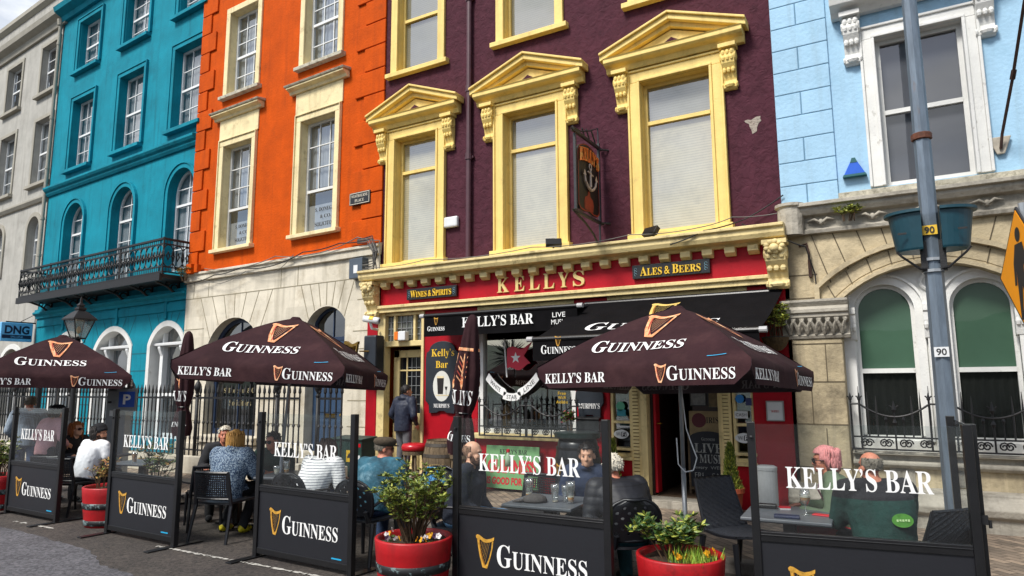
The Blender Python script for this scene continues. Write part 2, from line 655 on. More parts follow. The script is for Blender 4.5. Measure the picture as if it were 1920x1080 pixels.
# the harbour behind the camera, seen only in reflections
mb = MB(); mb.quad((-900, -900, -2.5), (900, -900, -2.5), (900, -14, -2.5), (-900, -14, -2.5)); mb.quad((-900, -14, -2.5), (900, -14, -2.5), (900, -14, 0), (-900, -14, 0))
tag(mb.build('water', M('harbour_water', '3c4a50', .12, .1, .2, .3, 2)), kind='structure')
mb = MB()
n = 60
for k in range(n):
    x0 = -900 + 1800 * k / n; x1 = -900 + 1800 * (k + 1) / n
    h0 = 38 + 26 * noise.noise((x0 * .006, 1, 0)) + 8 * noise.noise((x0 * .03, 3, 0)); h1 = 38 + 26 * noise.noise((x1 * .006, 1, 0)) + 8 * noise.noise((x1 * .03, 3, 0))
    mb.quad((x1, -420, -3), (x0, -420, -3), (x0, -520, h0), (x1, -520, h1)); mb.quad((x1, -520, h1), (x0, -520, h0), (x0, -880, h0 * .7), (x1, -880, h1 * .7))
tag(mb.build('hills', M('far_hills', '3d4a38', .9, .3, .02)), kind='structure')

# ---------------------------------------------------------------- materials of the terrace
m_grey = M('grey_render', 'a8a69f', .85, .10, 1.5, .35, 30, stain='86847c', stain_amt=.45, stain_scale=1.3, streak='77746b', streak_amt=.5)
m_greytrim = M('grey_trim', '9c988c', .85, .10, 2, .3, 30)
m_teal = M('teal_paint', '0a8296', .8, .12, 1.2, .4, 25, stain='0a6274', stain_amt=.45, stain_scale=.9, streak='0b5866', streak_amt=.5, spec=.2)
m_orange = M('orange_paint', 'c04c05', .85, .13, 1.8, .5, 22, streak='8e3a10', streak_amt=.45, spec=.15, stain='8a3d12', stain_amt=.5, stain_scale=1.9, stain_lo=.58, stain_hi=.72)
m_cream = M('cream_paint', 'e4d3a4', .7, .08, 3, .25, 30, stain='8f7d55', stain_amt=.6, stain_scale=3.5, stain_lo=.55, stain_hi=.7, streak='a59468', streak_amt=.5)
m_ashlar = M('cream_ashlar', 'cec7b6', .85, .10, 2, .35, 30, blocks=(1.1, .5), streak='8f8672', streak_amt=.5, stain='96876a', stain_amt=.5, stain_scale=1.6)
m_joint = M('ashlar_joint', '8d8570', .9, .1)  # darker stone colour for the ashlar joint lines
m_tealj = M('teal_joint', '0a5a68', .9, .1)
m_purple = M('purple_render', '4a2631', .8, .16, 5, .36, 9, spec=.15, kind='stucco', stain='301820', stain_amt=.5, stain_scale=7)
m_yellow = M('yellow_paint', 'e7ca76', .6, .07, 3, .2, 40, stain='8a7444', stain_amt=.45, stain_scale=5, stain_lo=.58, stain_hi=.74, streak='a88f4c', streak_amt=.4)
m_pcream = M('pub_cream_paint', 'dac58c', .6, .08, 3, .25, 35, stain='6f6242', stain_amt=.7, stain_scale=4.5, stain_lo=.54, stain_hi=.7, streak='8c7b50', streak_amt=.55)
m_red = M('red_paint', 'a00519', .55, .12, 3, .12, 30, spec=.25)
m_blue = M('light_blue_paint', '9cc1da', .8, .06, 1.5, .35, 20, stain='86afc8', stain_amt=.5, stain_scale=1.2, streak='8ba6b4', streak_amt=.5)
m_white = M('white_paint', 'd8d8d4', .6, .06, 3, .2, 40, stain='8a857a', stain_amt=.6, stain_scale=7, stain_lo=.6, stain_hi=.7)
m_upvc = M('white_frame', 'e2e4e4', .4, .03)
m_stone = M('limestone', 'a59f92', .85, .14, 2.2, .5, 26, stain='5b574e', stain_amt=.6, stain_scale=1.9, streak='4f4b43', streak_amt=.6)
m_sand = M('sandstone', 'b6a88a', .88, .14, 1.6, .55, 24, blocks=(.62, .55), streak='6f6758', streak_amt=.65, stain='5f5748', stain_amt=.75, stain_scale=1.5, stain_lo=.5, stain_hi=.68)
m_oldsill = M('weathered_sill', 'b4ae9c', .9, .2, 9, .5, 30, stain='54503f', stain_amt=.7, stain_scale=8)
m_iron = M('black_iron', '0e0e11', .55, .2, 12, .15, 60, spec=.5)
m_dark = M('interior_shade', '0b0b0c', .9, .2)  # near-black colour stands in for the shade inside rooms
m_slate = M('roof_slate', '4b4d50', .8, .15, 6, .3, 20)
m_pane = glass('window_glass', (.72, .75, .77), .2, .01)
m_pane_pub = glass('blind_window_glass', (.86, .87, .84), .2, .01, .03)
m_pane_dark = glass('dark_window_glass', (.25, .27, .28), .16, .01)
m_clear = glass('clear_glass', (.95, .97, .97), .0, .01, .03)
m_net = M('net_curtain', 'b9bdbf', .9, .25, 2, stretch=(9, 9, .6))
m_dkcurt = M('dark_curtain', '35393c', .9, .3, 2, stretch=(7, 7, .5))

def slats(nt, tc, out):
    w_ = nt.nodes.new('ShaderNodeTexWave')
    w_.bands_direction = 'Z'
    w_.inputs['Scale'].default_value = 7.5
    w_.inputs['Distortion'].default_value = .25
    w_.inputs['Detail Scale'].default_value = .3
    nt.links.new(tc.outputs['Object'], w_.inputs['Vector'])
    r = nt.nodes.new('ShaderNodeValToRGB')
    r.color_ramp.elements[0].color = (.72, .72, .72, 1)
    r.color_ramp.elements[1].position = .25
    nt.links.new(w_.outputs['Fac'], r.inputs[0])
    m = nt.nodes.new('ShaderNodeMixRGB')
    m.blend_type = 'MULTIPLY'
    m.inputs[0].default_value = 1
    nt.links.new(out, m.inputs[1])
    nt.links.new(r.outputs[0], m.inputs[2])
    return m.outputs[0]
m_blind = M('slatted_blind', 'ddd5ba', .8, .14, 1.2, pre=slats, stain='8e8a78', stain_amt=.35, stain_scale=1.5)
m_blind2 = M('grey_slatted_blind', '9a9a90', .8, .1, 1.2, pre=slats)
m_green_blind = M('green_blind', '4c6a58', .9, .06, 2)

def wall(mb, x0, x1, z0, z1, y, ops, d=.25, m=0, mr=1):
    """wall face at y (front) with openings (xa, xb, za, zb, rise) and reveals d deep"""
    xs = sorted({x0, x1} | {o[0] for o in ops} | {o[1] for o in ops})
    zs = sorted({z0, z1} | {o[2] for o in ops} | {o[3] for o in ops})
    for i in range(len(xs) - 1):
        for j in range(len(zs) - 1):
            cx = (xs[i] + xs[i + 1]) / 2; cz = (zs[j] + zs[j + 1]) / 2
            if any(o[0] < cx < o[1] and o[2] < cz < o[3] for o in ops):
                continue
            mb.quad((xs[i], y, zs[j]), (xs[i + 1], y, zs[j]), (xs[i + 1], y, zs[j + 1]), (xs[i], y, zs[j + 1]), m)
    for xa, xb, za, zb, rise in ops:
        c = (xa + xb) / 2; hw = (xb - xa) / 2
        zsp = zb - rise
        mb.quad((xa, y, za), (xa, y + d, za), (xa, y + d, zsp), (xa, y, zsp), mr)
        mb.quad((xb, y + d, za), (xb, y, za), (xb, y, zsp), (xb, y + d, zsp), mr)
        mb.quad((xa, y, za), (xb, y, za), (xb, y + d, za), (xa, y + d, za), mr)
        if rise <= 0:
            mb.quad((xa, y + d, zb), (xb, y + d, zb), (xb, y, zb), (xa, y, zb), mr)
        else:
            n = 16
            P = [(c - hw * math.cos(PI * k / n), arc_z(-hw * math.cos(PI * k / n), hw, zb, rise)) for k in range(n + 1)]
            for k in range(n):
                (xk, zk), (xl, zl) = P[k], P[k + 1]
                mb.quad((xk, y, zk), (xl, y, zl), (xl, y, zb), (xk, y, zb), m)
                mb.quad((xk, y + d, zk), (xl, y + d, zl), (xl, y, zl), (xk, y, zk), mr)

def arch_pts(c, hw, zb, rise, n=16):
    return [(c - hw * math.cos(PI * k / n), arc_z(-hw * math.cos(PI * k / n), hw, zb, rise)) for k in range(n + 1)]

def arch_band(mb, xa, xb, za, zb, rise, w_, y0, y1, m=0, zlow=None):
    """surround of an arched opening: two legs and a curved head, w_ wide outside the opening"""
    c = (xa + xb) / 2; hw = (xb - xa) / 2
    inn = arch_pts(c, hw, zb, rise)
    out = arch_pts(c, hw + w_, zb + w_, rise + w_ * (1.0 if rise >= hw * .9 else .6))
    zsp = zb - rise
    a = [(xa, za)] + inn + [(xb, za)]
    b = [(xa - w_, za)] + out + [(xb + w_, za)]
    for k in range(len(a) - 1):
        p, q, r, s = a[k], a[k + 1], b[k + 1], b[k]
        mb.add([(p[0], y0, p[1]), (q[0], y0, q[1]), (r[0], y0, r[1]), (s[0], y0, s[1]), (p[0], y1, p[1]), (q[0], y1, q[1]), (r[0], y1, r[1]), (s[0], y1, s[1])],
               [(0, 1, 2, 3), (3, 2, 6, 7), (1, 0, 4, 5)], m)

def rect_band(mb, xa, xb, za, zb, w_, y0, y1, m=0, bottom=False):
    mb.box(xa - w_, xa, y0, y1, za, zb, m)
    mb.box(xb, xb + w_, y0, y1, za, zb, m)
    mb.box(xa - w_, xb + w_, y0, y1, zb, zb + w_, m)
    if bottom:
        mb.box(xa - w_, xb + w_, y0, y1, za - w_, za, m)

def window(par, xa, xb, za, zb, y=0.0, rec=.18, rise=0.0, fr=.055, mat=None, split=.5, cols=3, rows=(2, 2), bar=.022, pane=None, back=None, name='window', backdy=.1, fan=False):
    """sash window set rec behind the wall face; returns the frame part"""
    mat = mat or m_upvc
    mb = MB()
    y0 = y + rec; y1 = y0 + .06
    c = (xa + xb) / 2; hw = (xb - xa) / 2
    zsp = zb - rise
    if rise > 0:
        arch_band(mb, xa + fr, xb - fr, za + fr, zb - fr, max(.02, rise - fr * .5) if rise < hw * .9 else rise - fr, fr, y0, y1)
        mb.box(xa, xb, y0, y1, za, za + fr * 1.3)
    else:
        mb.box(xa, xa + fr, y0, y1, za, zb); mb.box(xb - fr, xb, y0, y1, za, zb)
        mb.box(xa + fr, xb - fr, y0, y1, zb - fr, zb); mb.box(xa + fr, xb - fr, y0, y1, za, za + fr * 1.3)
    zm = za + (zb - za) * split
    if split:
        mb.box(xa + fr, xb - fr, y0 - .012, y1 - .01, zm - .03, zm + .03)
    segs = [(za + fr, zm - .03, rows[0]), (zm + .03, zb - fr, rows[1])] if split else [(za + fr, zb - fr, rows[0])]
    for a, b, n in segs:
        for k in range(1, cols):
            x = xa + fr + (xb - xa - 2 * fr) * k / cols
            top = b if rise == 0 else min(b, arc_z(x - c, hw, zb, rise) - fr)
            if n > 0:
                mb.box(x - bar / 2, x + bar / 2, y0 + .012, y1 - .014, a, top)
        for k in range(1, n):
            z = a + (b - a) * k / n
            ww = hw if z < zsp or rise == 0 else math.sqrt(max(0.0001, ((hw * hw + rise * rise) / (2 * rise)) ** 2 - (z - (zb - (hw * hw + rise * rise) / (2 * rise))) ** 2))
            ww = min(ww, hw) - fr
            mb.box(c - ww, c + ww, y0 + .014, y1 - .016, z - bar / 2, z + bar / 2)
    o = mb.build(name, mat, par)
    g = MB()
    P = [(xa + .01, za + .01), (xb - .01, za + .01)] + (list(reversed(arch_pts(c, hw - .01, zb - .01, rise))) if rise > 0 else [(xb - .01, zb - .01), (xa + .01, zb - .01)])
    g.add([(x, y0 + .032, z) for x, z in P], [tuple(range(len(P)))])
    g.build('pane', pane or m_pane, o)
    if back is not None:
        for k, (bx0, bx1, bz0, bz1, bm) in enumerate(back):
            b = MB()
            xx0 = xa + (xb - xa) * bx0; xx1 = xa + (xb - xa) * bx1
            zz0 = za + (zb - za) * bz0; zz1 = za + (zb - za) * bz1
            if rise > 0 and bz1 >= .99:
                PP = [(xx0, zz0), (xx1, zz0)] + [(x, z) for x, z in reversed(arch_pts(c, hw, zb, rise)) if xx0 <= x <= xx1]
                b.add([(x, y0 + backdy, z) for x, z in PP], [tuple(range(len(PP)))])
            else:
                n = 14
                for i in range(n):
                    a0 = xx0 + (xx1 - xx0) * i / n; a1 = xx0 + (xx1 - xx0) * (i + 1) / n
                    wv = 0 if 'blind' in bm.name else .02
                    d0 = wv * (i % 2); d1 = wv * ((i + 1) % 2)
                    b.quad((a0, y0 + backdy + d0, zz0), (a1, y0 + backdy + d1, zz0), (a1, y0 + backdy + d1, zz1), (a0, y0 + backdy + d0, zz1))
            b.build('blind' if 'blind' in bm.name else 'curtain_or_dark_sheet', bm, o)
    return o

def sill(par, xa, xb, z, h=.11, proj=.1, y=0.0, mat=None, back=.1):
    mb = MB()
    mb.sweep([(y + back, z), (y + back, z - h), (y - proj, z - h), (y - proj, z - .02)], xa, xb)
    return mb.build('sill', mat, par, bevel=.008)

def shell(par, x0, x1, zt, y, mat, depth=7.0, name='side_wall'):
    mb = MB()
    mb.quad((x0, y + depth, 0), (x0, y, 0), (x0, y, zt), (x0, y + depth, zt))
    mb.quad((x1, y, 0), (x1, y + depth, 0), (x1, y + depth, zt), (x1, y, zt))
    mb.quad((x1, y + depth, 0), (x0, y + depth, 0), (x0, y + depth, zt), (x1, y + depth, zt))
    return mb.build(name, mat, par)

def roof(par, x0, x1, z, y, depth, mat):
    mb = MB()
    h = 1.6
    mb.quad((x0, y + .2, z), (x1, y + .2, z), (x1, y + depth / 2, z + h), (x0, y + depth / 2, z + h))
    mb.quad((x0, y + depth / 2, z + h), (x1, y + depth / 2, z + h), (x1, y + depth, z), (x0, y + depth, z))
    return mb.build('roof', mat, par)

def moulding(par, prof, x0, x1, mat, name='cornice', y=0.0):
    mb = MB()
    mb.sweep([(y + a, b) for a, b in prof], x0, x1)
    return mb.build(name, mat, par, bevel=.006)

# ================================================================ grey building
gb = thing('town_house', 'grey rendered terraced house with stone parapet beside the teal house', 'building', (-23.84, 11.0, 0), R(-4.5))
GX = [-1.5 - 2.95 * k for k in range(4)]
ops = []
for x in GX:
    ops += [(x, x + 1.28, 11.82, 13.55, 0), (x, x + 1.28, 8.6, 10.85, 0), (x + .18, x + 1.1, 5.72, 7.45, .46)]
ops += [(-2.3, -1.0, .6, 3.1, .25), (-5.5, -4.2, .6, 3.1, .25), (-8.7, -7.4, .3, 3.1, .25)]
mb = MB(); wall(mb, -12, .0, 0, 15.2, 0, ops, .25, 0, 0)
mb.build('wall', [m_grey, m_grey], gb)
shell(gb, -12, -.02, 15.2, .0, m_grey)
for x in GX:
    for (a, b, n) in ((11.82, 13.55, 1), (8.6, 10.85, 2)):
        o = window(gb, x, x + 1.28, a, b, 0, .17, split=.5, cols=2, rows=(2, 2) if n == 2 else (1, 2), back=[(0, 1, .0, 1, m_dkcurt), ] if n == 1 else [(0, .45, 0, 1, m_net), (.45, 1, 0, 1, m_dkcurt)])
        s_ = MB(); rect_band(s_, x, x + 1.28, a, b, .13, -.04, .002); s_.build('surround', m_greytrim, o, bevel=.01)
        sill(o, x - .2, x + 1.46, a, .13, .14, 0, m_greytrim)
    o = window(gb, x + .18, x + 1.1, 5.72, 7.45, 0, .2, .46, split=.58, cols=2, rows=(2, 1), back=[(0, 1, 0, 1, m_net)])
    s_ = MB(); arch_band(s_, x + .18, x + 1.1, 5.6, 7.45, .46, .14, -.05, .002); s_.build('surround', m_greytrim, o)
for a, b in ((-2.3, -1.0), (-5.5, -4.2)):
    o = window(gb, a, b, .6, 3.1, 0, .2, .25, split=.6, cols=3, rows=(1, 1), back=[(0, 1, 0, 1, m_dkcurt)])
    s_ = MB(); arch_band(s_, a, b, .6, 3.1, .25, .16, -.05, .002); s_.build('surround', m_white, o)
o = MB(); o.box(-8.7, -7.4, .2, .26, .3, 2.9); o = o.build('door', m_iron, gb, bevel=.01)
moulding(gb, [(0, 13.95), (-.08, 13.95), (-.12, 14.15), (-.3, 14.25), (-.34, 14.42), (-.3, 14.47), (0, 14.47)], -12, .25, m_greytrim)
moulding(gb, [(.3, 15.2), (-.02, 15.2), (-.14, 15.3), (-.14, 15.46), (0, 15.62), (.3, 15.62)], -12, .05, m_greytrim, 'coping')
moulding(gb, [(.02, 7.86), (-.06, 7.88), (-.13, 7.98), (-.13, 8.04), (.02, 8.07)], -12, .0, m_greytrim, 'string_course')
c_ = MB(); c_.box(-4.6, -3.2, 1.0, 2.2, 15, 17.2); c_.box(-4.7, -3.1, .9, 2.3, 17.2, 17.4)
for k in range(3): c_.lathe([(.13, 17.4), (.15, 17.6), (.12, 17.95), (.1, 17.95)], (-4.4 + .45 * k, 1.6, 0), 10)
c_.build('chimney', M('chimney_brick', '6b4a38', .9, .2, 6, .4, 20), gb)
roof(gb, -12, 0, 15.3, 0, 7, m_slate)
# ================================================================ teal building
tb = thing('town_house', 'teal painted terraced house with iron balcony beside orange house', 'building', (-15.26, 10.4, 0), R(-4))
TX = [-7.28, -4.32, -1.36]
ops = []
for x in TX:
    ops += [(x + .02, x + 1.4, 11.9, 13.6, 0), (x, x + 1.36, 8.62, 10.9, 0), (x + .1, x + 1.32, 4.75, 7.45, .61)]
GA = [(-7.3, -5.2), (-4.72, -2.6), (-1.84, .12)]
TA = [(-7.3, -5.25), (-4.68, -2.58), (-1.8, -.03)]
for a, b in TA:
    ops.append((a, b, .55, 3.5, .55))
mb = MB(); wall(mb, -8.56, 0, 0, 14.3, 0, ops, .3, 0, 0)
mb.build('wall', [m_teal, m_teal], tb)
shell(tb, -8.55, -.01, 14.3, 0, m_teal)
for x in TX:
    for (a, b, x1) in ((11.9, 13.6, x + 1.4), (8.62, 10.9, x + 1.36)):
        o = window(tb, x, x1, a, b, 0, .19, split=.5, cols=3 if b < 11 else 2, rows=(2, 2), back=[(0, .5, 0, 1, m_net), (.5, 1, 0, 1, m_dkcurt)] if b < 11 else [(0, 1, .0, 1, m_net)])
        s_ = MB(); rect_band(s_, x, x1, a, b, .12, -.05, .002); rect_band(s_, x - .12, x1 + .12, a, b + .12, .035, -.075, .001); s_.build('surround', m_teal, o, bevel=.006)
        sill(o, x - .2, x1 + .12, a, .12, .15, 0, m_teal)
    o = window(tb, x + .1, x + 1.32, 4.75, 7.45, 0, .19, .61, split=.66, cols=2, rows=(3, 2), back=[(0, .55, 0, 1, m_net), (.55, 1, 0, .99, m_dkcurt)])
    s_ = MB(); arch_band(s_, x + .1, x + 1.32, 4.75, 7.45, .61, .12, -.05, .002); arch_band(s_, x - .02, x + 1.44, 4.75, 7.57, .73, .04, -.08, .001); s_.build('surround', m_teal, o)
moulding(tb, [(.02, 7.95), (-.05, 7.95), (-.1, 8.02), (-.1, 8.06), (-.16, 8.1), (-.2, 8.16), (-.2, 8.22), (.02, 8.25)], -8.56, 0, m_teal, 'string_course')
moulding(tb, [(.02, 3.98), (-.06, 3.98), (-.08, 4.06), (-.16, 4.12), (-.16, 4.17), (-.1, 4.2), (-.1, 4.26), (.02, 4.28)], -8.56, 0, m_teal, 'string_course')
moulding(tb, [(.02, 14.0), (-.1, 14.0), (-.14, 14.15), (-.35, 14.25), (-.4, 14.4), (.02, 14.45)], -8.56, 0, m_teal, 'cornice')
roof(tb, -8.56, 0, 14.3, 0, 7, m_slate)
for a, b in TA:
    # white three-light ground floor window in a segmental arch
    s_ = MB(); arch_band(s_, a, b, .55, 3.5, .55, .001, -.012, .3)
    c = (a + b) / 2; hw = (b - a) / 2
    fr_ = window(tb, a, b, .55, 3.5, 0, .26, .55, .1, m_upvc, split=.79, cols=1, rows=(0, 0), pane=m_pane, back=[(0, .3, 0, .99, m_net), (.3, 1, 0, .99, m_dkcurt)])
    e = MB(); arch_band(e, a + .14, b - .14, .55, 3.36, .5, .14, -.02, .28, 0); e.build('surround', m_white, fr_)
    mu = MB()
    for q in (.22, .78):
        x = a + (b - a) * q
        mu.box(x - .07, x + .07, .16, .3, .55, 2.88); mu.box(x - .03, x + .03, .18, .3, 2.95, 3.3)
        mu.sweep([(.16, 2.62), (.08, 2.82), (.08, 2.88), (.16, 2.88)], x - .06, x + .06)
    mu.sweep([(.26, 2.86), (.06, 2.88), (.05, 2.94), (.26, 2.98)], a + .1, b - .1)
    mu.box(a + .1, b - .1, .2, .3, 1.6, 1.68)
    mu.build('mullion', m_upvc, fr_, bevel=.006)
# pilaster strips, panels and voussoir joints of the rusticated ground floor
p_ = MB()
for x in (-8.1, -7.6, -4.98, -2.25, -.16):
    pass
for (a, b) in ((-8.5, -6.75), (-6.6, -3.55), (-3.4, -1.05), (-.95, -.02)):
    p_.box(a, b, -.035, .001, 3.72, 3.92)
for x in (-6.7, -3.48, -1.0):
    p_.box(x - .06, x + .06, -.05, .001, 3.55, 3.98)
p_.build('panel', m_teal, tb, bevel=.008)
j_ = MB()
def jline(mb, a, b, t=.014, y=-.004, m=0, y1=.0):
    d = Vector((b[0] - a[0], 0, b[1] - a[1])); n = Vector((-d.z, 0, d.x)).normalized() * t / 2
    A = Vector((a[0], 0, a[1])); B = Vector((b[0], 0, b[1]))
    mb.prism([((A + n).x, (A + n).z), ((A - n).x, (A - n).z), ((B - n).x, (B - n).z), ((B + n).x, (B + n).z)], y, y1, m)
for a, b in TA:
    c = (a + b) / 2; hw = (b - a) / 2
    for t in (-.8, -.45, -.15, .15, .45, .8):
        x = c + hw * t
        jline(j_, (x, arc_z(hw * t, hw, 3.5, .55) + .02), (c + hw * t * 1.35, 3.7), .02)
for a, b in ((-8.56, -7.3), (-5.25, -4.68), (-2.58, -1.8)):
    for z in (.9, 1.35, 1.8, 2.25, 2.7):
        jline(j_, (a, z), (b, z), .025)
j_.build('joint', m_tealj, tb)
# balcony
bal = MB(); bal.box(-8.1, 0, -.75, .0, 4.42, 4.52); bal.box(-8.14, .0, -.79, -.72, 4.36, 4.54)
bal = bal.build('balcony', m_iron, tb)
r_ = MB()
yb, zb, zt = -.73, 4.56, 5.4
r_.box(-8.1, 0, yb - .03, yb + .03, zt - .05, zt); r_.box(-8.1, 0, yb - .012, yb + .012, zt - .16, zt - .13)
r_.box(-8.1, 0, yb - .012, yb + .012, zb, zb + .03); r_.box(-8.1, 0, yb - .012, yb + .012, zb + .12, zb + .145)
r_.box(-.03, .03, yb, 0, zt - .05, zt); r_.box(-.012, .012, yb, 0, zb, zb + .03); r_.box(-.012, .012, yb, 0, zt - .16, zt - .13); r_.box(-.012, .012, yb, 0, zb + .12, zb + .145)
r_.box(-8.13, -8.07, yb, 0, zt - .05, zt); r_.box(-8.112, -8.088, yb, 0, zb, zb + .03)
def bpanel(f, L_, n):
    """interlaced ovals, close uprights and bosses along a run of railing"""
    for k in range(n * 3 + 1):
        t = L_ * k / (n * 3)
        r_.box(*f(t - .006, t + .006), zt - .14, zt - .05) if False else r_.tube([f(t, zt - .15), f(t, zt - .04)], .008, 4)
        r_.tube([f(t, zb), f(t, zb + .13)], .008, 4)
    dz0, dz1 = zb + .145, zt - .16
    for k in range(n):
        a = L_ * k / n; b = L_ * (k + 1) / n; c = (a + b) / 2; w2 = (b - a) * .62; h2 = (dz1 - dz0) / 2; zc = (dz0 + dz1) / 2
        r_.tube([f(c + w2 * math.cos(q * PI / 8), zc + h2 * math.sin(q * PI / 8)) for q in range(17)], .014, 4, cap=False)
        r_.tube([f(a, dz0), f(a, dz1)], .012, 4)
        r_.tube([f(c - .04, zc), f(c, zc + .1), f(c + .04, zc), f(c, zc - .1), f(c - .04, zc)], .022, 4, cap=False)
        r_.tube([f(a - .035, zc), f(a, zc + .09), f(a + .035, zc), f(a, zc - .09), f(a - .035, zc)], .018, 4, cap=False)
bpanel(lambda t, z: (-8.1 + t, yb, z), 8.1, 31)
bpanel(lambda t, z: (0, yb + t, z), .73, 3)
bpanel(lambda t, z: (-8.1, yb + t, z), .73, 3)
for x in (-8.1, -6.08, -4.05, -2.03, 0):
    r_.tube([(x, yb, zb - .05), (x, yb, zt + .02)], .022, 6)
r_.build('railing', m_iron, bal)
for x in (-7.6, -5.9, -4.75, -3.0, -1.75, -.5):
    k_ = MB()
    k_.tube([(x, 0, 4.1), (x, -.05, 4.12), (x, -.3, 4.3), (x, -.62, 4.4)], .03, 6)
    k_.tube([(x, -.12 + .09 * math.cos(a), 4.27 + .09 * math.sin(a)) for a in [i * PI / 6 for i in range(13)]], .02, 5, cap=False)
    k_.tube([(x, -.3 + .05 * math.cos(a), 4.36 + .05 * math.sin(a)) for a in [i * PI / 6 for i in range(13)]], .016, 5, cap=False)
    k_.box(x - .03, x + .03, -.04, 0, 4.0, 4.42)
    k_.build('bracket', m_iron, bal)
dp = MB(); dp.tube([(-8.62, -.1, 13.9), (-8.62, -.1, 4.6)], .055, 10)
dp.tube([(-8.62, -.1, 13.9), (-8.62, -.1, 14.1)], [.09, .12], 10)
for z in (13.2, 10.6, 8.9, 7.2, 6.0): dp.tube([(-8.62, -.1, z), (-8.62, -.1, z + .08)], .07, 10)
dp.build('drainpipe', m_greytrim, tb, smooth=False)
# ================================================================ orange building
ob_ = thing('town_house', 'bright orange terraced house with cream window surrounds and solicitors signs', 'building', (-8.75, 10.0, 0), R(-3))
OX = [-5.32, -2.5]
GD = (-2.0, -.95)
ops = []
for x in OX:
    ops += [(x, x + 1.1, 8.93, 11.1, 0), (x, x + 1.1, 5.08, 7.62, 0)]
mb = MB(); wall(mb, -6.52, 0, 4.45, 13.5, 0, ops, .22, 0, 1)
mb.build('wall', [m_orange, m_cream], ob_)
shell(ob_, -6.52, -.01, 13.5, 0, m_orange)
roof(ob_, -6.52, 0, 13.5, 0, 7, m_slate)
gops = [(-5.5, -3.62, .75, 3.4, .55), (-2.05, -.93, .3, 3.45, .3)]
mb = MB(); wall(mb, -6.52, 0, 0, 4.45, -.03, gops, .26, 0, 0)
mb.build('ground_floor_wall', [m_ashlar, m_ashlar], ob_)
m_letter = M('black_lettering', '202022', .6, .1)
m_cardw = M('notice_white', 'b9bbbb', .7, .08, 3)
for i, x in enumerate(OX):
    a, b = x, x + 1.1
    o = window(ob_, a, b, 8.93, 11.1, 0, .17, fr=.06, split=.47, cols=3, rows=(2, 3), back=[(0, .8, 0, 1, m_net)])
    s_ = MB(); rect_band(s_, a, b, 8.93, 11.1, .15, -.05, .002); s_.build('surround', m_cream, o, bevel=.01)
    sill(o, a - .22, b + .22, 8.93, .1, .13, 0, m_oldsill)
    o = window(ob_, a, b, 5.08, 7.62, 0, .17, fr=.06, split=.38, cols=3, rows=(0, 3), mat=m_white, back=[(0, 1, .42, 1, m_net), (0, 1, .2, .42, m_dkcurt)])
    s_ = MB(); rect_band(s_, a, b, 5.08, 7.62, .14, -.05, .002); rect_band(s_, a - .14, b + .14, 5.08, 7.76, .03, -.08, .001)
    s_.box(a - .2, b + .2, -.035, .002, 7.8, 8.3); s_.build('surround', m_cream, o, bevel=.01)
    sill(o, a - .22, b + .22, 5.08, .1, .14, 0, m_cream)
    h_ = MB(); h_.sweep([(.0, 8.3), (-.08, 8.3), (-.1, 8.36), (-.2, 8.4), (-.2, 8.44), (0, 8.45)], a - .36, b + .36); h_.build('hood', m_cream, o, bevel=.006)
    h_ = MB(); h_.sweep([(.0, 8.455), (-.22, 8.44), (-.24, 8.48), (0, 8.52)], a - .4, b + .4); h_.build('hood_cap', m_oldsill, o, bevel=.006)
    n_ = MB(); n_.box(a + .06, b - .06, .235, .24, 5.16, 5.74); n_ = n_.build('notice', m_cardw, o)
    t_ = MB(); c = (a + b) / 2 + .08
    t_.text('SDON', c, 5.58, .66, .085, y=.198); t_.text('ANDCO', c, 5.42, .34, .08, y=.198); t_.text('SOLIC', c, 5.25, .66, .09, y=.198)
    t_.build('lettering', m_letter, o)
for side in (0, 1):
    q_ = MB()
    for k in range(17):
        z = 4.6 + .52 * k
        wl = .62 if k % 2 else .38
        wr = .56 if k % 2 else .82
        if side: q_.box(-wr, .012, -.045, .001, z + .02, z + .52)
        else: q_.box(-6.52, -6.52 + wl, -.045, .001, z, z + .50)
    q_.build('quoin', m_orange, ob_, bevel=.012)
moulding(ob_, [(-.03, 4.36), (-.1, 4.37), (-.1, 4.5), (-.14, 4.52), (-.14, 4.57), (.0, 4.6)], -6.55, .02, m_ashlar, 'string_course')
j_ = MB()
def aj(a, b): jline(j_, a, b, .02, -.034, 0, -.03)
for z in (1.05, 1.55, 2.05, 2.55):
    aj((-6.52, z), (-5.62, z)); aj((-3.5, z), (-2.17, z)); aj((-.8, z), (0, z))
aj((-6.52, 3.2), (-5.7, 3.2)); aj((-3.45, 3.1), (-2.35, 3.1)); aj((-.6, 3.52), (0, 3.52)); aj((-.7, 2.9), (0, 2.9))
aj((-6.52, 3.95), (-.0, 3.95))
for x in (-6.2, -5.6, -2.95, -2.4, -.45): aj((x, 3.95), (x, 4.36))
for (a, b, zt_, rs) in ((-5.5, -3.62, 3.4, .55), (-2.05, -.93, 3.45, .3)):
    c = (a + b) / 2; hw = (b - a) / 2
    for t in (-.95, -.62, -.3, 0.0001, .3, .62, .95):
        aj((c + hw * t, arc_z(hw * min(.98, max(-.98, t)), hw, zt_, rs) + .03), (c + hw * t * 1.5, 3.95))
j_.build('joint', m_joint, ob_)
m_navy = M('navy_door_paint', '2f4560', .45, .12, 5)
m_navyf = M('navy_frame_paint', '20304a', .45, .12, 5)
o = window(ob_, -5.5, -3.62, .75, 3.4, -.03, .2, .55, .1, m_navyf, split=.68, cols=2, rows=(1, 1), pane=m_pane_dark, back=[(0, 1, 0, .68, m_dkcurt), (.0, 1, .0, .3, m_net)], backdy=.2)
t_ = MB(); t_.text('SDON2', -4.5, 1.66, 1.25, .14, y=.195); t_.text('SOLIC2', -4.5, 1.4, .8, .13, y=.195)
t_.build('lettering', M('gold_window_letters', '8d8262', .5, .1), o)
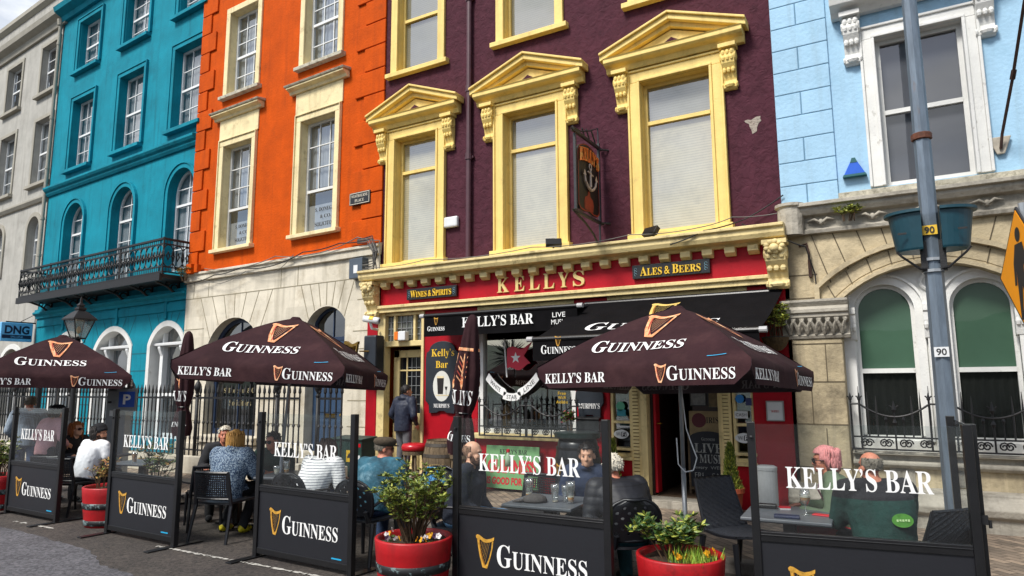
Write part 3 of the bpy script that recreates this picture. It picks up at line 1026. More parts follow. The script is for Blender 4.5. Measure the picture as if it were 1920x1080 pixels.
sill(o, -5.65, -3.47, .75, .16, .14, -.03, m_ashlar)
d_ = MB(); d_.box(-2.05, -.93, .18, .24, .3, 2.75)
for a, b in ((-1.93, -1.55), (-1.43, -1.05)):
    for z0, z1 in ((.5, 1.15), (1.3, 2.6)): d_.box(a, b, .165, .181, z0, z1)
d_ = d_.build('door', m_navy, ob_, bevel=.015)
k_ = MB(); k_.ell((-1.15, .14, 1.25), .04); k_.box(-1.65, -1.33, .155, .172, 1.2, 1.28); k_.build('handle', M('brass', '9a7b35', .3, .1, metal=1), d_)
window(ob_, -2.05, -.93, 2.75, 3.45, -.03, .2, .3, .06, m_navyf, split=0, cols=2, rows=(1, 0), pane=m_pane_dark, back=[(0, 1, 0, 1, m_dkcurt)])
l_ = MB(); l_.box(-2.2, -.8, -.75, -.03, 0, .3); l_.box(-2.3, -.7, -1.1, -.75, 0, .2); l_.build('doorstep', m_ashlar, ob_, bevel=.01)
p_ = MB(); p_.box(-6.55, 0, -.09, -.03, 0, .55); p_.build('plinth', m_ashlar, ob_, bevel=.02)

# ================================================================ pub building (world coordinates)
pb = thing('pub_building', 'dark purple pub with yellow pedimented windows and red shopfront', 'building', (-5.1, 10.0, 0), wc=True)
Y = 10.0
PXL, PXR = -8.76, -1.40
PW = [(-8.42, -7.42), (-5.94, -4.9), (-3.4, -2.3)]
ops = [(a, b, 4.15, 6.62, 0) for a, b in PW] + [(a, b, 8.02, 10.3, 0) for a, b in PW]
mb = MB(); wall(mb, PXL, PXR, 3.9, 13.0, Y, ops, .16, 0, 1)
mb.build('wall', [m_purple, m_yellow], pb)
shell(pb, PXL + .01, PXR - .01, 13.0, Y, m_purple)
roof(pb, PXL, PXR, 13.0, Y, 7, m_slate)

def console(par, x, z0, z1, w_, y, mat, proj=.2, name='bracket'):
    """scrolled acanthus bracket"""
    h = z1 - z0
    P = [(0, 0), (-.05, .0), (-.09, .04), (-.095, .1), (-.06, .16), (-.055, .24), (-.08, .36), (-.13, .5), (-.18, .62), (-.2, .76), (-.19, .9), (-.15, 1.0), (0, 1.0)]
    k = proj / .2
    b = MB(); b.sweep([(y + p * k, z0 + q * h) for p, q in P], x - w_ / 2, x + w_ / 2)
    for sx in (-1, 1):
        T = Matrix.Rotation(PI / 2, 4, 'Y')
        b.lathe([(.001, -.015), (.075 * k, -.015), (.075 * k, .015), (.001, .015)], (x + sx * w_ / 2, y - .12 * k, z0 + .8 * h), 12, T=None) if False else None
        for cy, cz, r in ((-.11, .78, .085), (-.06, .1, .045)):
            pts = [(x + sx * (w_ / 2 + .006), y + (cy + r * (1 - t / 26) * math.cos(t * .75)) * k, z0 + cz * h + r * (1 - t / 26) * math.sin(t * .75)) for t in range(20)]
            b.tube(pts, .016 * k, 5)
    for t in (.88, .74, .6, .46):
        for sx in (-.33, 0, .33):
            yy = y - (.2 if t > .6 else .14) * k + .01
            b.ell((x + sx * w_, yy, z0 + t * h), (w_ * .16, .028, .075 * h), 8)
    b.ell((x, y - .09 * k, z0 + .1 * h), (w_ * .42, .05, .07 * h), 8)
    b.box(x - w_ / 2 - .03, x + w_ / 2 + .03, y - .24 * k, y + .002, z1, z1 + .06)
    return b.build(name, mat, par)

def pediment(par, xa, xb, z, h, y, proj, mat, dark):
    """open triangular pediment on a moulded bed"""
    c = (xa + xb) / 2
    b = MB()
    b.sweep([(y, z - .1), (y - proj * .35, z - .1), (y - proj * .5, z - .02), (y - proj * .85, z), (y - proj, z + .03), (y - proj, z + .09), (y - proj - .02, z + .11), (y, z + .13)], xa + .06, xb - .06)
    t0 = z + .1
    for sx, xe in ((1, xa), (-1, xb)):
        for k, (lo, hi, pr) in enumerate(((.0, .09, proj), (.09, .13, proj + .04), (-.08, .0, proj * .62))):
            th = .0
            ze = t0 + lo - .02; zt_ = t0 + h + lo
            ze2 = t0 + hi - .02; zt2 = t0 + h + hi
            ex = xe if k < 2 else xe + sx * .22
            if k == 2: ze = t0 + .0; ze2 = t0 + .06
            b.prism([(ex, ze), (c, zt_ if k < 2 else zt_), (c, zt2), (ex, ze2 if k < 2 else ze2)], y - pr, y - .002)
    b.prism([(xa + .3, t0), (xb - .3, t0), (c, t0 + h - .1)], y - proj * .3, y - .01)
    o = b.build('pediment', mat, par, bevel=.008)
    d = MB(); d.prism([(c - .26, t0 + .01), (c + .26, t0 + .01), (c, t0 + .17)], y - proj * .3 - .02, y - proj * .3 + .01)
    d.build('tympanum', dark, o)
    return o

for i, (a, b) in enumerate(PW):
    o = window(pb, a, b, 4.15, 6.62, Y, .13, fr=.055, mat=m_yellow, split=.735, cols=1, rows=(0, 0), pane=m_pane_pub, back=[(0, 1, 0, .735, m_blind), (0, 1, .735, 1, m_blind2 if i else m_blind)], backdy=.06)
    s_ = MB(); rect_band(s_, a, b, 4.15, 6.62, .17, -.06 + Y, .002 + Y); rect_band(s_, a - .17, b + .17, 4.15, 6.79, .035, Y - .085, Y + .001); rect_band(s_, a, b, 4.15, 6.62, .04, Y - .085, Y - .05)
    s_.build('surround', m_yellow, o, bevel=.008)
    sill(o, a - .25, b + .25, 4.16, .11, .14, Y, m_yellow)
    c = (a + b) / 2
    hw = (b - a) / 2
    for sx in (-1, 1):
        console(o, c + sx * (hw + .3), 6.17, 6.79, .19, Y, m_yellow, .17)
    pediment(o, c - hw - .6, c + hw + .6, 6.95, .4, Y, .25, m_yellow, m_purple)
    o = window(pb, a, b, 8.02, 10.3, Y, .13, fr=.05, mat=m_yellow, split=.5, cols=1, rows=(0, 0), pane=m_pane_pub, back=[(0, 1, 0, 1, m_blind2)], backdy=.06)
    s_ = MB(); rect_band(s_, a, b, 8.02, 10.3, .16, Y - .06, Y + .002); s_.build('surround', m_yellow, o, bevel=.01)
    sill(o, a - .25, b + .25, 8.03, .11, .12, Y, m_yellow)
dp = MB(); dp.tube([(-6.67, Y - .07, 3.95), (-6.67, Y - .07, 12.8)], .05, 10)
for z in (5.9, 7.2, 9.0): dp.tube([(-6.67, Y - .07, z), (-6.67, Y - .07, z + .12)], .065, 10); dp.box(-6.76, -6.58, Y - .06, Y, z + .03, z + .07)
dp.build('drainpipe', M('purple_pipe_paint', '4a2a34', .45, .15, 6), pb, smooth=False)
pl_ = MB(); pts = [(-1.84, 5.66), (-1.79, 5.67), (-1.74, 5.655), (-1.67, 5.69), (-1.61, 5.69), (-1.615, 5.65), (-1.6, 5.62), (-1.64, 5.585), (-1.665, 5.53), (-1.67, 5.47), (-1.7, 5.455), (-1.735, 5.44), (-1.745, 5.5), (-1.77, 5.56), (-1.775, 5.6), (-1.82, 5.63)]
pl_.prism(pts, Y - .006, Y + .01); pl_.build('bare_plaster', M('bare_plaster', 'a0968a', .9, .4, 14, .6, 40, stain='55463f', stain_amt=.8, stain_scale=14), pb)
# shopfront
FY = Y - .1
SXL, SXR = -8.98, -1.36
mb = MB()
mb.box(SXL + .32, SXR - .2, FY, Y + .05, 3.28, 3.92)
mb.build('fascia', m_red, pb)
moulding(pb, [(.1, 3.76), (-.06, 3.76), (-.1, 3.8), (-.24, 3.82), (-.27, 3.88), (-.27, 3.94), (-.31, 3.96), (-.31, 4.0), (.1, 4.03)], SXL - .03, SXR + .02, m_pcream, 'cornice', FY)
d_ = MB()
n = 22
for k in range(n):
    x = SXL + .48 + (SXR - SXL - .9) * k / (n - 1)
    d_.sweep([(FY + .0, 3.64), (FY - .05, 3.64), (FY - .12, 3.68), (FY - .13, 3.76), (FY, 3.77)], x - .075, x + .075)
d_.build_each('dentil', m_pcream, pb, bevel=.008)
moulding(pb, [(.05, 3.2), (-.04, 3.2), (-.04, 3.26), (-.08, 3.28), (-.08, 3.33), (.05, 3.35)], SXL + .25, SXR - .1, m_pcream, 'moulding', FY)
for x, s in ((SXL + .17, 1), (SXR - .12, -1)):
    o = console(pb, x, 3.12, 3.72, .26, FY - .01, m_pcream, .22, 'console')
    e = MB()
    for k in range(9):
        a = k * 2 * PI / 9
        e.ell((x + .1 * math.cos(a), FY - .26, 3.68 + .07 * math.sin(a)), (.045, .035, .04), 8)
    e.ell((x, FY - .28, 3.66), (.07, .05, .06), 10)
    e.build('carving', m_pcream, o, smooth=True)
lt = MB()
for c_, x in zip('KELLYS', (-5.92, -5.6, -5.31, -5.04, -4.77, -4.5)):
    lt.text('L' + c_, x, 3.4, .2 if c_ != 'K' else .23, .25, y=FY - .03, th=.03)
lt.build('lettering', M('cream_raised_letters', 'd9bf7c', .5, .1, 8), pb)
# ground floor frame: pilasters, doorway, red walls, window, bay
mb = MB()
mb.box(-9.02, -8.76, Y - .06, Y + .3, 0.1, 3.12)
mb.box(-7.66, -6.5, Y - .02, Y + .3, .1, 3.2)
mb.box(-6.5, -4.64, Y - .02, Y + .3, .1, 1.02)
mb.box(-8.74, -8.7, Y - .02, Y + .3, .1, .3)
mb.build('ground_floor_wall', m_red, pb, bevel=.006)
mb = MB()
mb.box(-4.64, -4.06, Y - .02, Y + .3, .1, 3.2)
mb.box(-4.06, -3.72, Y - .01, Y + .2, .1, .74); mb.box(-2.22, -1.93, Y - .01, Y + .2, .1, .74)
mb.box(-1.93, -1.36, Y - .02, Y + .3, .1, 3.2)
mb.build_each('stall_riser', m_red, pb, bevel=.006)
b_ = MB(); b_.box(-6.5, -4.64, Y - .03, Y + .3, 2.98, 3.2); b_.box(-4.06, -1.93, Y - .03, Y + .3, 2.6, 3.2); b_.build('frieze', m_pcream, pb)
# doorway with leaded fanlight
f_ = MB()
f_.box(-8.76, -8.58, Y - .05, Y + .12, .1, 3.2); f_.box(-7.72, -7.66, Y - .05, Y + .12, .1, 3.2)
f_.box(-8.58, -7.72, Y - .04, Y + .12, 2.56, 2.66); f_.box(-8.58, -7.72, Y - .04, Y + .12, 3.14, 3.2)
f_.box(-8.4, -8.35, Y - .02, Y + .08, 2.66, 3.14); f_.box(-7.93, -7.88, Y - .02, Y + .08, 2.66, 3.14)
fo = f_.build('door_frame', m_pcream, pb, bevel=.008)
l_ = MB()
for x in (-8.5, -8.25, -8.12, -8.0, -7.8): l_.box(x - .006, x + .006, Y + .03, Y + .045, 2.66, 3.14)
for z in (2.78, 2.9, 3.02): l_.box(-8.58, -7.72, Y + .03, Y + .045, z - .006, z + .006)
l_.build('leading', M('lead_strip', '8d9090', .5, .1), fo)
g_ = MB(); g_.quad((-8.58, Y + .05, 2.66), (-7.72, Y + .05, 2.66), (-7.72, Y + .05, 3.14), (-8.58, Y + .05, 3.14))
g_.build('fanlight', M('leaded_glass', '5c5f58', .25, .35, 5, spec=.6), fo)
dd = MB()
dx0, dx1, dy = -8.56, -7.74, Y + .2
dd.box(dx0, dx0 + .14, dy, dy + .05, .3, 2.5); dd.box(dx1 - .08, dx1, dy, dy + .05, .3, 2.5); dd.box(dx0, dx1, dy, dy + .05, 2.36, 2.5); dd.box(dx0, dx1, dy, dy + .05, .3, .48); dd.box(dx0, dx1, dy, dy + .05, 1.12, 1.32)
dd.box(dx0 + .14, dx1 - .08, dy + .015, dy + .03, .48, 1.12); dd.box(dx0 + .24, dx1 - .18, dy - .002, dy + .03, .58, 1.02)
dd.box(dx0 + .3, dx0 + .325, dy + .01, dy + .04, 1.32, 2.36); dd.box(dx0 + .14, dx1 - .08, dy + .01, dy + .04, 2.1, 2.13); dd.box(dx0 + .14, dx0 + .3, dy + .01, dy + .04, 1.5, 1.53)
dd = dd.build('door', m_pcream, pb, bevel=.008)
l_ = MB()
for k in range(1, 4): l_.box(dx0 + .325 + .105 * k - .004, dx0 + .325 + .105 * k + .004, dy + .012, dy + .02, 1.32, 2.36)
for k in range(1, 6): l_.box(dx0 + .325, dx1 - .08, dy + .012, dy + .02, 1.32 + .17 * k - .004, 1.32 + .17 * k + .004)
l_.build('leading', MATS['lead_strip'], dd)
g_ = MB(); g_.quad((dx0 + .14, dy + .03, 1.32), (dx1 - .08, dy + .03, 1.32), (dx1 - .08, dy + .03, 2.36), (dx0 + .14, dy + .03, 2.36)); g_.build('pane', M('dark_door_glass', '15171a', .12, .2, 4, spec=.6), dd)
s_ = MB(); s_.box(-8.76, -7.66, Y - .35, Y + .3, .1, .28); s_.build('doorstep', m_stone, pb, bevel=.015)
# main pub window
w_ = MB()
w_.box(-6.5, -6.4, Y, Y + .12, 1.02, 2.98); w_.box(-4.74, -4.64, Y, Y + .12, 1.02, 2.98); w_.box(-6.4, -4.74, Y, Y + .12, 2.86, 2.98); w_.box(-6.4, -4.74, Y, Y + .12, 1.02, 1.1)
wo = w_.build('window', m_white, pb, bevel=.006)
g_ = MB(); g_.quad((-6.4, Y + .07, 1.1), (-4.74, Y + .07, 1.1), (-4.74, Y + .07, 2.86), (-6.4, Y + .07, 2.86)); g_.build('pane', glass('pub_window_glass', (.5, .52, .53), .3, .01), wo)
sl = MB(); sl.sweep([(Y + .1, 1.04), (Y - .14, 1.02), (Y - .14, .94), (Y + .1, .94)], -6.55, -4.6); sl.build('sill', m_pcream, wo, bevel=.008)
# entrance bay
b_ = MB()
for a, b in ((-4.06, -3.72), (-2.22, -1.93)):
    b_.box(a, a + .045, Y, Y + .1, .74, 2.6); b_.box(b - .035, b, Y, Y + .1, .74, 2.6); b_.box(a + .045, b - .035, Y, Y + .1, 1.24, 1.28); b_.box(a + .045, b - .035, Y, Y + .1, .74, .8)
    b_.box(a - .02, b + .02, Y - .07, Y + .1, .7, .75); b_.box(a - .02, b + .02, Y - .05, Y + .02, .84, .88)
b_.box(-3.56, -3.46, Y - .06, Y + .25, .1, 2.6); b_.box(-2.42, -2.38, Y - .02, Y + .25, .1, 2.6)
bo = b_.build('bay_frame', m_pcream, pb, bevel=.006)
g_ = MB()
for a, b in ((-4.06, -3.72), (-2.22, -1.93)): g_.quad((a + .04, Y + .06, .78), (b - .03, Y + .06, .78), (b - .03, Y + .06, 2.6), (a + .04, Y + .06, 2.6))
g_.build_each('pane', MATS['pub_window_glass'], bo)
for a, b in ((-3.72, -3.57), (-2.38, -2.24)):
    s_ = MB(); s_.box(a, b, Y - .03, Y + .06, .2, 2.6)
    nl = 40
    for k in range(nl):
        z = .5 + (2.05) * k / nl
        s_.sweep([(Y - .028, z + .03), (Y - .05, z), (Y - .028, z)], a + .03, b - .03)
    s_ = s_.build('shutter', m_pcream, pb)
    e = MB()
    for k in range(nl):
        z = .5 + (2.05) * k / nl
        e.box(a + .03, b - .03, Y - .034, Y - .029, z - .014, z - .004)
    e.build('louvre_shade', M('louvre_shade', '6b5a36', .9, .1), s_)  # solid dark strips, painted shade under each louvre
# lobby behind the open door
m_wood = M('dark_panelling', '2a1512', .5, .2, 5)
lb = MB()
lb.box(-3.46, -3.42, Y + .1, Y + 2.6, .2, 2.6); lb.box(-2.42, -2.38, Y + .25, Y + 2.6, .2, 2.6); lb.box(-3.46, -2.38, Y + 2.6, Y + 2.64, .2, 2.6); lb.box(-3.46, -2.38, Y + .1, Y + 2.6, 2.6, 2.64)
lb.box(-2.96, -2.42, Y + .62, Y + .66, .2, 2.6)
lb.build('lobby', m_wood, pb)
rd = MB(); rd.box(-3.4, -3.36, Y + .06, Y + .24, .24, 2.3); rd = rd.build('door', m_red, pb, bevel=.005)
h_ = MB(); h_.tube([(-3.36, Y + .1, 1.25), (-3.3, Y + .1, 1.25), (-3.3, Y + .16, 1.25)], .012, 6); h_.build('handle', MATS['brass'], rd)
fl = MB(); fl.box(-3.46, -2.38, Y + .05, Y + 2.6, .17, .2); fl.build('lobby_floor', M('lobby_tiles', '6d5a48', .5, .2, 9), pb)
st = MB(); st.box(-3.75, -2.2, Y - .42, Y + .05, .1, .2); st.box(-3.75, -2.2, Y - .42, Y - .36, .2, .212); st.build('doorstep', m_stone, pb, bevel=.012)
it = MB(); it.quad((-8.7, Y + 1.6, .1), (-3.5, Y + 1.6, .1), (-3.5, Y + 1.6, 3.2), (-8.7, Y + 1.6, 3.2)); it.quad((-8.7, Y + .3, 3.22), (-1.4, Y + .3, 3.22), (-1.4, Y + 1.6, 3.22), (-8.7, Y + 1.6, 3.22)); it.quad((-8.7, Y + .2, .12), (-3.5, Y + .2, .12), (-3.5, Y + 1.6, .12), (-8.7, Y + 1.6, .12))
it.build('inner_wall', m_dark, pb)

# ================================================================ light blue building
bb = thing('bank_building', 'pale blue rendered building with rusticated quoins over a carved limestone ground floor', 'building', (1.5, 10.0, 0), wc=True)
BX0, BX1 = -1.4, 6.0
GW = [(-.6, .1), (.48, 1.16)]
ops = [(-.09, .9, 4.4, 6.46, 0), (2.6, 3.6, 4.4, 6.46, 0)]
mb = MB(); wall(mb, BX0, BX1, 4.22, 12.5, Y, ops, .14, 0, 1)
mb.build('wall', [m_blue, m_white], bb)
shell(bb, BX0 + .01, BX1, 12.5, Y + .05, m_blue)
roof(bb, BX0, BX1, 12.5, Y, 7, m_slate)
q_ = MB()
for k in range(16):
    z = 4.24 + .337 * k
    if k % 2 == 0:
        q_.box(-1.395, -1.06, Y - .035, Y + .001, z, z + .325); q_.box(-1.045, -.665, Y - .035, Y + .001, z, z + .325)
    else:
        q_.box(-1.395, -.665, Y - .035, Y + .001, z, z + .325)
q_.build('quoin', m_blue, bb, bevel=.008)
g_ = MB(); g_.box(-1.39, -.67, Y - .028, Y, 4.24, 9.6); g_.build('quoin_joint', M('blue_joint', '64879f', .9, .1), bb)
for a, b in ((-.09, .9), (2.6, 3.6)):
    o = window(bb, a, b, 4.4, 6.46, Y, .1, fr=.055, mat=m_white, split=.5, cols=1, rows=(0, 0), pane=glass('sash_glass', (.7, .72, .73), .06, .01), back=[(0, .2, 0, 1, m_net), (0, 1, 0, 1, M('grey_roller_blind', '6a6a70', .8, .06, 1))], backdy=.09)
    s_ = MB(); rect_band(s_, a, b, 4.4, 6.46, .15, Y - .05, Y + .002); rect_band(s_, a, b, 4.4, 6.46, .04, Y - .08, Y - .045); rect_band(s_, a - .15, b + .15, 4.4, 6.61, .035, Y - .075, Y + .001); s_.build('surround', m_white, o, bevel=.008)
    for x in (a - .27, b + .25): console(o, x, 6.14, 6.8, .19, Y, m_white, .18)
    h_ = MB(); h_.sweep([(Y, 6.84), (Y - .1, 6.84), (Y - .16, 6.9), (Y - .3, 6.94), (Y - .33, 7.04), (Y - .37, 7.08), (Y - .37, 7.14), (Y, 7.2)], a - .5, b + .5); h_.build('hood', m_white, o, bevel=.008)
moulding(bb, [(.05, 4.36), (-.12, 4.36), (-.12, 4.24), (.05, 4.2)], -.66, BX1, m_oldsill, 'window_ledge', Y)
moulding(bb, [(.05, 3.84), (-.1, 3.85), (-.11, 3.9), (-.05, 3.93), (-.06, 4.08), (-.15, 4.1), (-.19, 4.16), (-.19, 4.2), (-.24, 4.21), (-.24, 4.26), (.05, 4.28)], BX0 - .0, BX1, m_stone, 'cornice', Y)
e = MB(); e.lathe([(.17, 3.84), (.17, 4.22), (.2, 4.24), (.2, 4.28), (.001, 4.28)], (-1.28, Y - .1, 0), 14); e.build('cornice_end', m_stone, bb, smooth=False)
e = MB()
for k in range(9):
    x = -.9 + .62 * k
    for s in (-1, 1):
        e.tube([(x, Y - .1, 3.98), (x + s * .08, Y - .115, 4.04), (x + s * .17, Y - .09, 4.02)], [.022, .02, .008], 6)
    e.ell((x, Y - .1, 4.0), (.035, .03, .045), 8)
e.build('carving', m_stone, bb, smooth=True)
gops = [(-.74, 1.3, .95, 3.33, .42), (2.2, 4.3, .95, 3.33, .42)]
mb = MB(); wall(mb, -1.42, BX1, 0, 3.86, Y - .02, gops, .25, 0, 0)
mb.build('ground_floor_wall', [m_sand, m_sand], bb)
for a, b in ((-.74, 1.3), (2.2, 4.3)):
    e = MB()
    arch_band(e, a, b, 2.85, 3.33, .42, .05, Y - .09, Y - .01)
    arch_band(e, a - .06, b + .06, 2.9, 3.42, .45, .17, Y - .03, Y - .01); arch_band(e, a - .24, b + .24, 2.95, 3.6, .5, .06, Y - .11, Y - .015)
    e.build('arch_moulding', m_sand, bb)
j_ = MB()
for a, b in ((-.74, 1.3),):
    c = (a + b) / 2; hw = (b - a) / 2
    for t in (-1, -.8, -.58, -.36, -.13, .1, .34, .58, .8, 1):
        p = (c + (hw + .08) * t, arc_z((hw) * t, hw, 3.33, .42) + .1)
        jline(j_, (p[0] + .01 * t, p[1] + .14), (p[0] + .22 * t, 3.84), .014, Y - .0255, 0, Y - .019); jline(j_, (c + (hw + .06) * t, arc_z(hw * t, hw, 3.38, .45) + .03), (c + (hw + .14) * t, arc_z(hw * t, hw, 3.38, .45) + .2), .014, Y - .0355, 0, Y - .029)
for z in (.75, 1.3, 1.85, 2.35):
    jline(j_, (-1.36, z), (-.74, z), .014, Y - .155, 0, Y - .15)
for z, x0 in ((.75, -1.0), (1.3, -1.15), (1.85, -.95)): jline(j_, (x0, z), (x0, z + .5), .012, Y - .155, 0, Y - .15)
for z, xa_, xb_ in ((3.3, -1.42, -1.0), (2.98, -1.42, -1.05)): jline(j_, (xa_, z), (xb_, z), .014, Y - .0255, 0, Y - .019)
j_.build('joint', M('stone_joint', '5c5240', .9, .1), bb)
e = MB(); e.box(-1.36, -.74, Y - .15, Y, .5, 2.42); e.build('pilaster', m_sand, bb, bevel=.02)
e = MB()
e.sweep([(Y, 2.42), (Y - .17, 2.42), (Y - .19, 2.46), (Y - .17, 2.48), (Y - .19, 2.62), (Y - .27, 2.7), (Y - .27, 2.74), (Y - .3, 2.76), (Y - .3, 2.8), (Y - .26, 2.84), (Y - .3, 2.9), (Y - .3, 2.93), (Y, 2.95)], -1.46, -.64)
for k in range(7):
    x = -1.36 + .105 * k
    for s in (-1, 1): e.tube([(x, Y - .19, 2.48), (x + s * .02, Y - .24, 2.58), (x + s * .045, Y - .27, 2.64), (x + s * .03, Y - .28, 2.68)], [.02, .024, .02, .012], 6)
    e.ell((x + .05, Y - .25, 2.66), .028, 8)
e.build('capital', m_stone, bb)
e = MB(); e.sweep([(Y, .0), (Y - .24, 0), (Y - .24, .26), (Y - .3, .3), (Y - .32, .38), (Y - .26, .48), (Y - .2, .5), (Y - .2, .54), (Y, .56)], -1.5, BX1); e.sweep([(Y, .78), (Y - .07, .78), (Y - .12, .82), (Y - .12, .86), (Y - .06, .88), (Y - .06, .93), (Y - .16, .95), (Y, .98)], -.72, BX1)
e.build('plinth', m_stone, bb, bevel=.012)
v_ = MB(); v_.box(-.32, -.05, Y - .035, Y - .02, .58, .78)
for k in range(4): v_.box(-.31 + .065 * k, -.27 + .065 * k, Y - .045, Y - .03, .6, .76)
v_.build('vent_block', m_stone, bb)
# paired round headed windows
e = MB()
wall(e, -.74, 1.3, .95, 3.5, Y + .17, [(-.6, .1, 1.1, 3.12, .35), (.48, 1.16, 1.1, 3.12, .34)], .12, 0, 0)
wall(e, 2.2, 4.3, .95, 3.5, Y + .17, [(2.38, 3.1, 1.1, 3.12, .35), (3.42, 4.12, 1.1, 3.12, .34)], .12, 0, 0)
o2 = e.build_each('window_panel', [m_white], bb) if 0 else e.build('window_panel', [m_white], bb)
for a, b in GW + [(2.38, 3.1), (3.42, 4.12)]:
    o = window(bb, a, b, 1.1, 3.12, Y + .17, .06, (b - a) / 2, .045, m_white, split=.44, cols=1, rows=(0, 0), pane=glass('green_window_glass', (.8, .85, .82), -.02, .01), back=[(0, 1, .44, 1, m_green_blind), (0, 1, 0, .44, m_dark)], backdy=.05)  # lower backing is a near-black sheet painted as room shade
    s_ = MB(); arch_band(s_, a, b, 1.1, 3.12, (b - a) / 2, .1, Y + .13, Y + .171); arch_band(s_, a - .1, b + .1, 2.55, 3.22, (b - a) / 2 + .1, .03, Y + .1, Y + .17); s_.build('surround', m_white, o)
for x in (-.68, .29, 1.23):
    e = MB()
    e.box(x - .07, x + .07, Y + .09, Y + .17, 1.0, 2.4); e.sweep([(Y + .17, 2.38), (Y + .08, 2.4), (Y + .03, 2.62), (Y + .03, 2.72), (Y + .01, 2.74), (Y + .01, 2.82), (Y + .17, 2.84)], x - .1, x + .1)
    for k in range(4): e.ell((x - .075 + .05 * k, Y + .05, 2.56), (.03, .03, .06), 8)
    if x == .29: e.tube([(.29 + .1 * math.cos(a), Y + .15, 3.12 + .1 * math.sin(a)) for a in [k * PI / 8 for k in range(17)]], .025, 6, cap=False)
    e.build('mullion', m_white, bb)

# ================================================================ street furniture
m_blackp = M('black_powder_coat', '141416', .35, .15, 8, .05, 60, spec=.5)
m_panel = M('charcoal_panel', '16171d', .5, .10, 1.5, .04, 50, stain='3a3a42', stain_amt=.25, stain_scale=11, stain_lo=.64, stain_hi=.7)
m_letw = M('white_lettering', 'e8e8e6', .5, .02)
m_gold = M('gold_print', 'c8963a', .4, .25, 25)
m_goldd = M('dark_gold_print', '8a5a1c', .4, .2, 25)
m_cyan = M('cyan_print', '1d9ac8', .5, .05)
m_screen = glass('screen_glass', (.93, .95, .95), -.012, .005, .014)

def screen_proto():
    t = thing('windbreak', 'x', 'windbreak', group='pub windbreaks in a row along the road')
    W = 1.45; H = 1.55
    for s in (-1, 1):
        mb = MB(); mb.box(s * W / 2 - .03, s * W / 2 + .03, -.03, .03, 0, H); mb.box(s * W / 2 - .012, s * W / 2 + .012, -.05, .05, H - .12, H - .1) if s < 0 else None
        mb.build('post', m_blackp, t, bevel=.004)
        mb = MB(); mb.box(s * W / 2 - .05, s * W / 2 + .05, -.34, .34, .004, .016); mb.build('foot', m_blackp, t, bevel=.004)
    mb = MB(); mb.box(-W / 2 + .03, W / 2 - .03, -.022, .022, .7, .77); mb.box(-W / 2 + .03, W / 2 - .03, -.03, .03, .745, .752); mb.box(-W / 2 + .03, W / 2 - .03, -.022, .022, .05, .11); mb.build('rail', m_blackp, t, bevel=.004)
    mb = MB(); mb.box(-W / 2 + .03, W / 2 - .03, -.01, .01, .11, .7); p = mb.build('panel', m_panel, t)
    mb = MB(); mb.text('GUINNESS', .12, .295, .84, .185, y=-.0125); mb.build('lettering', m_letw, p)
    mb = MB(); harp(mb, -.42, .268, .275, -.013); mb.build('harp_emblem', [m_gold, m_goldd], p)
    mb = MB(); mb.box(.46, .6, -.013, -.0102, .135, .148); mb.build('stripe', m_cyan, p)
    mb = MB(); mb.box(-W / 2 + .03, W / 2 - .03, -.004, .004, .77, H - .015); g = mb.build('pane', m_screen, t)
    mb = MB(); mb.text('KELLYSBAR', -.0, 1.08, .98, .155, y=-.0065); mb.build('lettering', m_letw, g)
    return t
scr = screen_proto()
spec = [(-10.98, 5.22, -1.5, 'black windbreak with glass top in front of the person in pink'), (-8.23, 5.14, -2, 'black windbreak with glass top between the parking meter and the woman in blue'), (-5.56, 5.22, -3, 'black windbreak with glass top in front of striped shirt'),
        (-2.88, 5.2, 0, 'black windbreak with glass top in front of the green poster'), (-.385, 5.46, 8.6, 'black windbreak with glass top beside the galvanised post')]
for i, (x, y, a, lab) in enumerate(spec):
    o = scr if i == 0 else dup(scr)
    o.location = (x, y, 0); o.rotation_euler = (0, 0, R(a)); o['label'] = lab; o.scale = (.945 if i == 4 else 1, 1, 1)
# return panel closing the right end of the row
t = thing('windbreak', 'narrow black windbreak set square to the row, glass over timber', 'windbreak', (.325, 5.64, 0), R(93))
for x in (.03, 1.3):
    mb = MB(); mb.box(x - .03, x + .03, -.03, .03, 0, 1.55); mb.build('post', m_blackp, t, bevel=.004)
mb = MB(); mb.box(.06, 1.27, -.02, .02, .7, .77); mb.box(.06, 1.27, -.02, .02, .05, .11); mb.build('rail', m_blackp, t, bevel=.004)
mb = MB(); mb.box(.06, 1.27, -.01, .01, .11, .7); mb.build('panel', m_panel, t)
mb = MB(); mb.box(.06, 1.27, -.004, .004, .77, 1.535); mb.build('pane', m_screen, t)
mb = MB(); mb.box(-.05, -.03, -.04, .0, .9, .96); mb.tube([(-.04, -.05, .93), (-.04, -.05, .88)], .01, 6); mb.build('latch', m_iron, t)

# ---------------------------------------------------------------- parasols
m_canvas = M('aubergine_canvas', '2e191d', .9, .2, 1.6, .3, 14, spec=.2, stain='4f3434', stain_amt=.45, stain_scale=2.2, stain_lo=.5, stain_hi=.75)
m_lining = M('faded_canvas_lining', '5f565c', .9, .1, 3)
m_bronze = M('bronze_print', 'd98a5c', .6, .2, 18, stain='f0c79a', stain_amt=.8, stain_scale=14, stain_lo=.45, stain_hi=.6)
m_bronzed = M('dark_bronze_print', '9c3b2c', .6, .2, 18)
m_alu = M('grey_metal_pole', '9a9fa3', .4, .08, 5, metal=.4)
m_silverlet = M('see_through_lettering', 'a8a4a6', .8, .05)

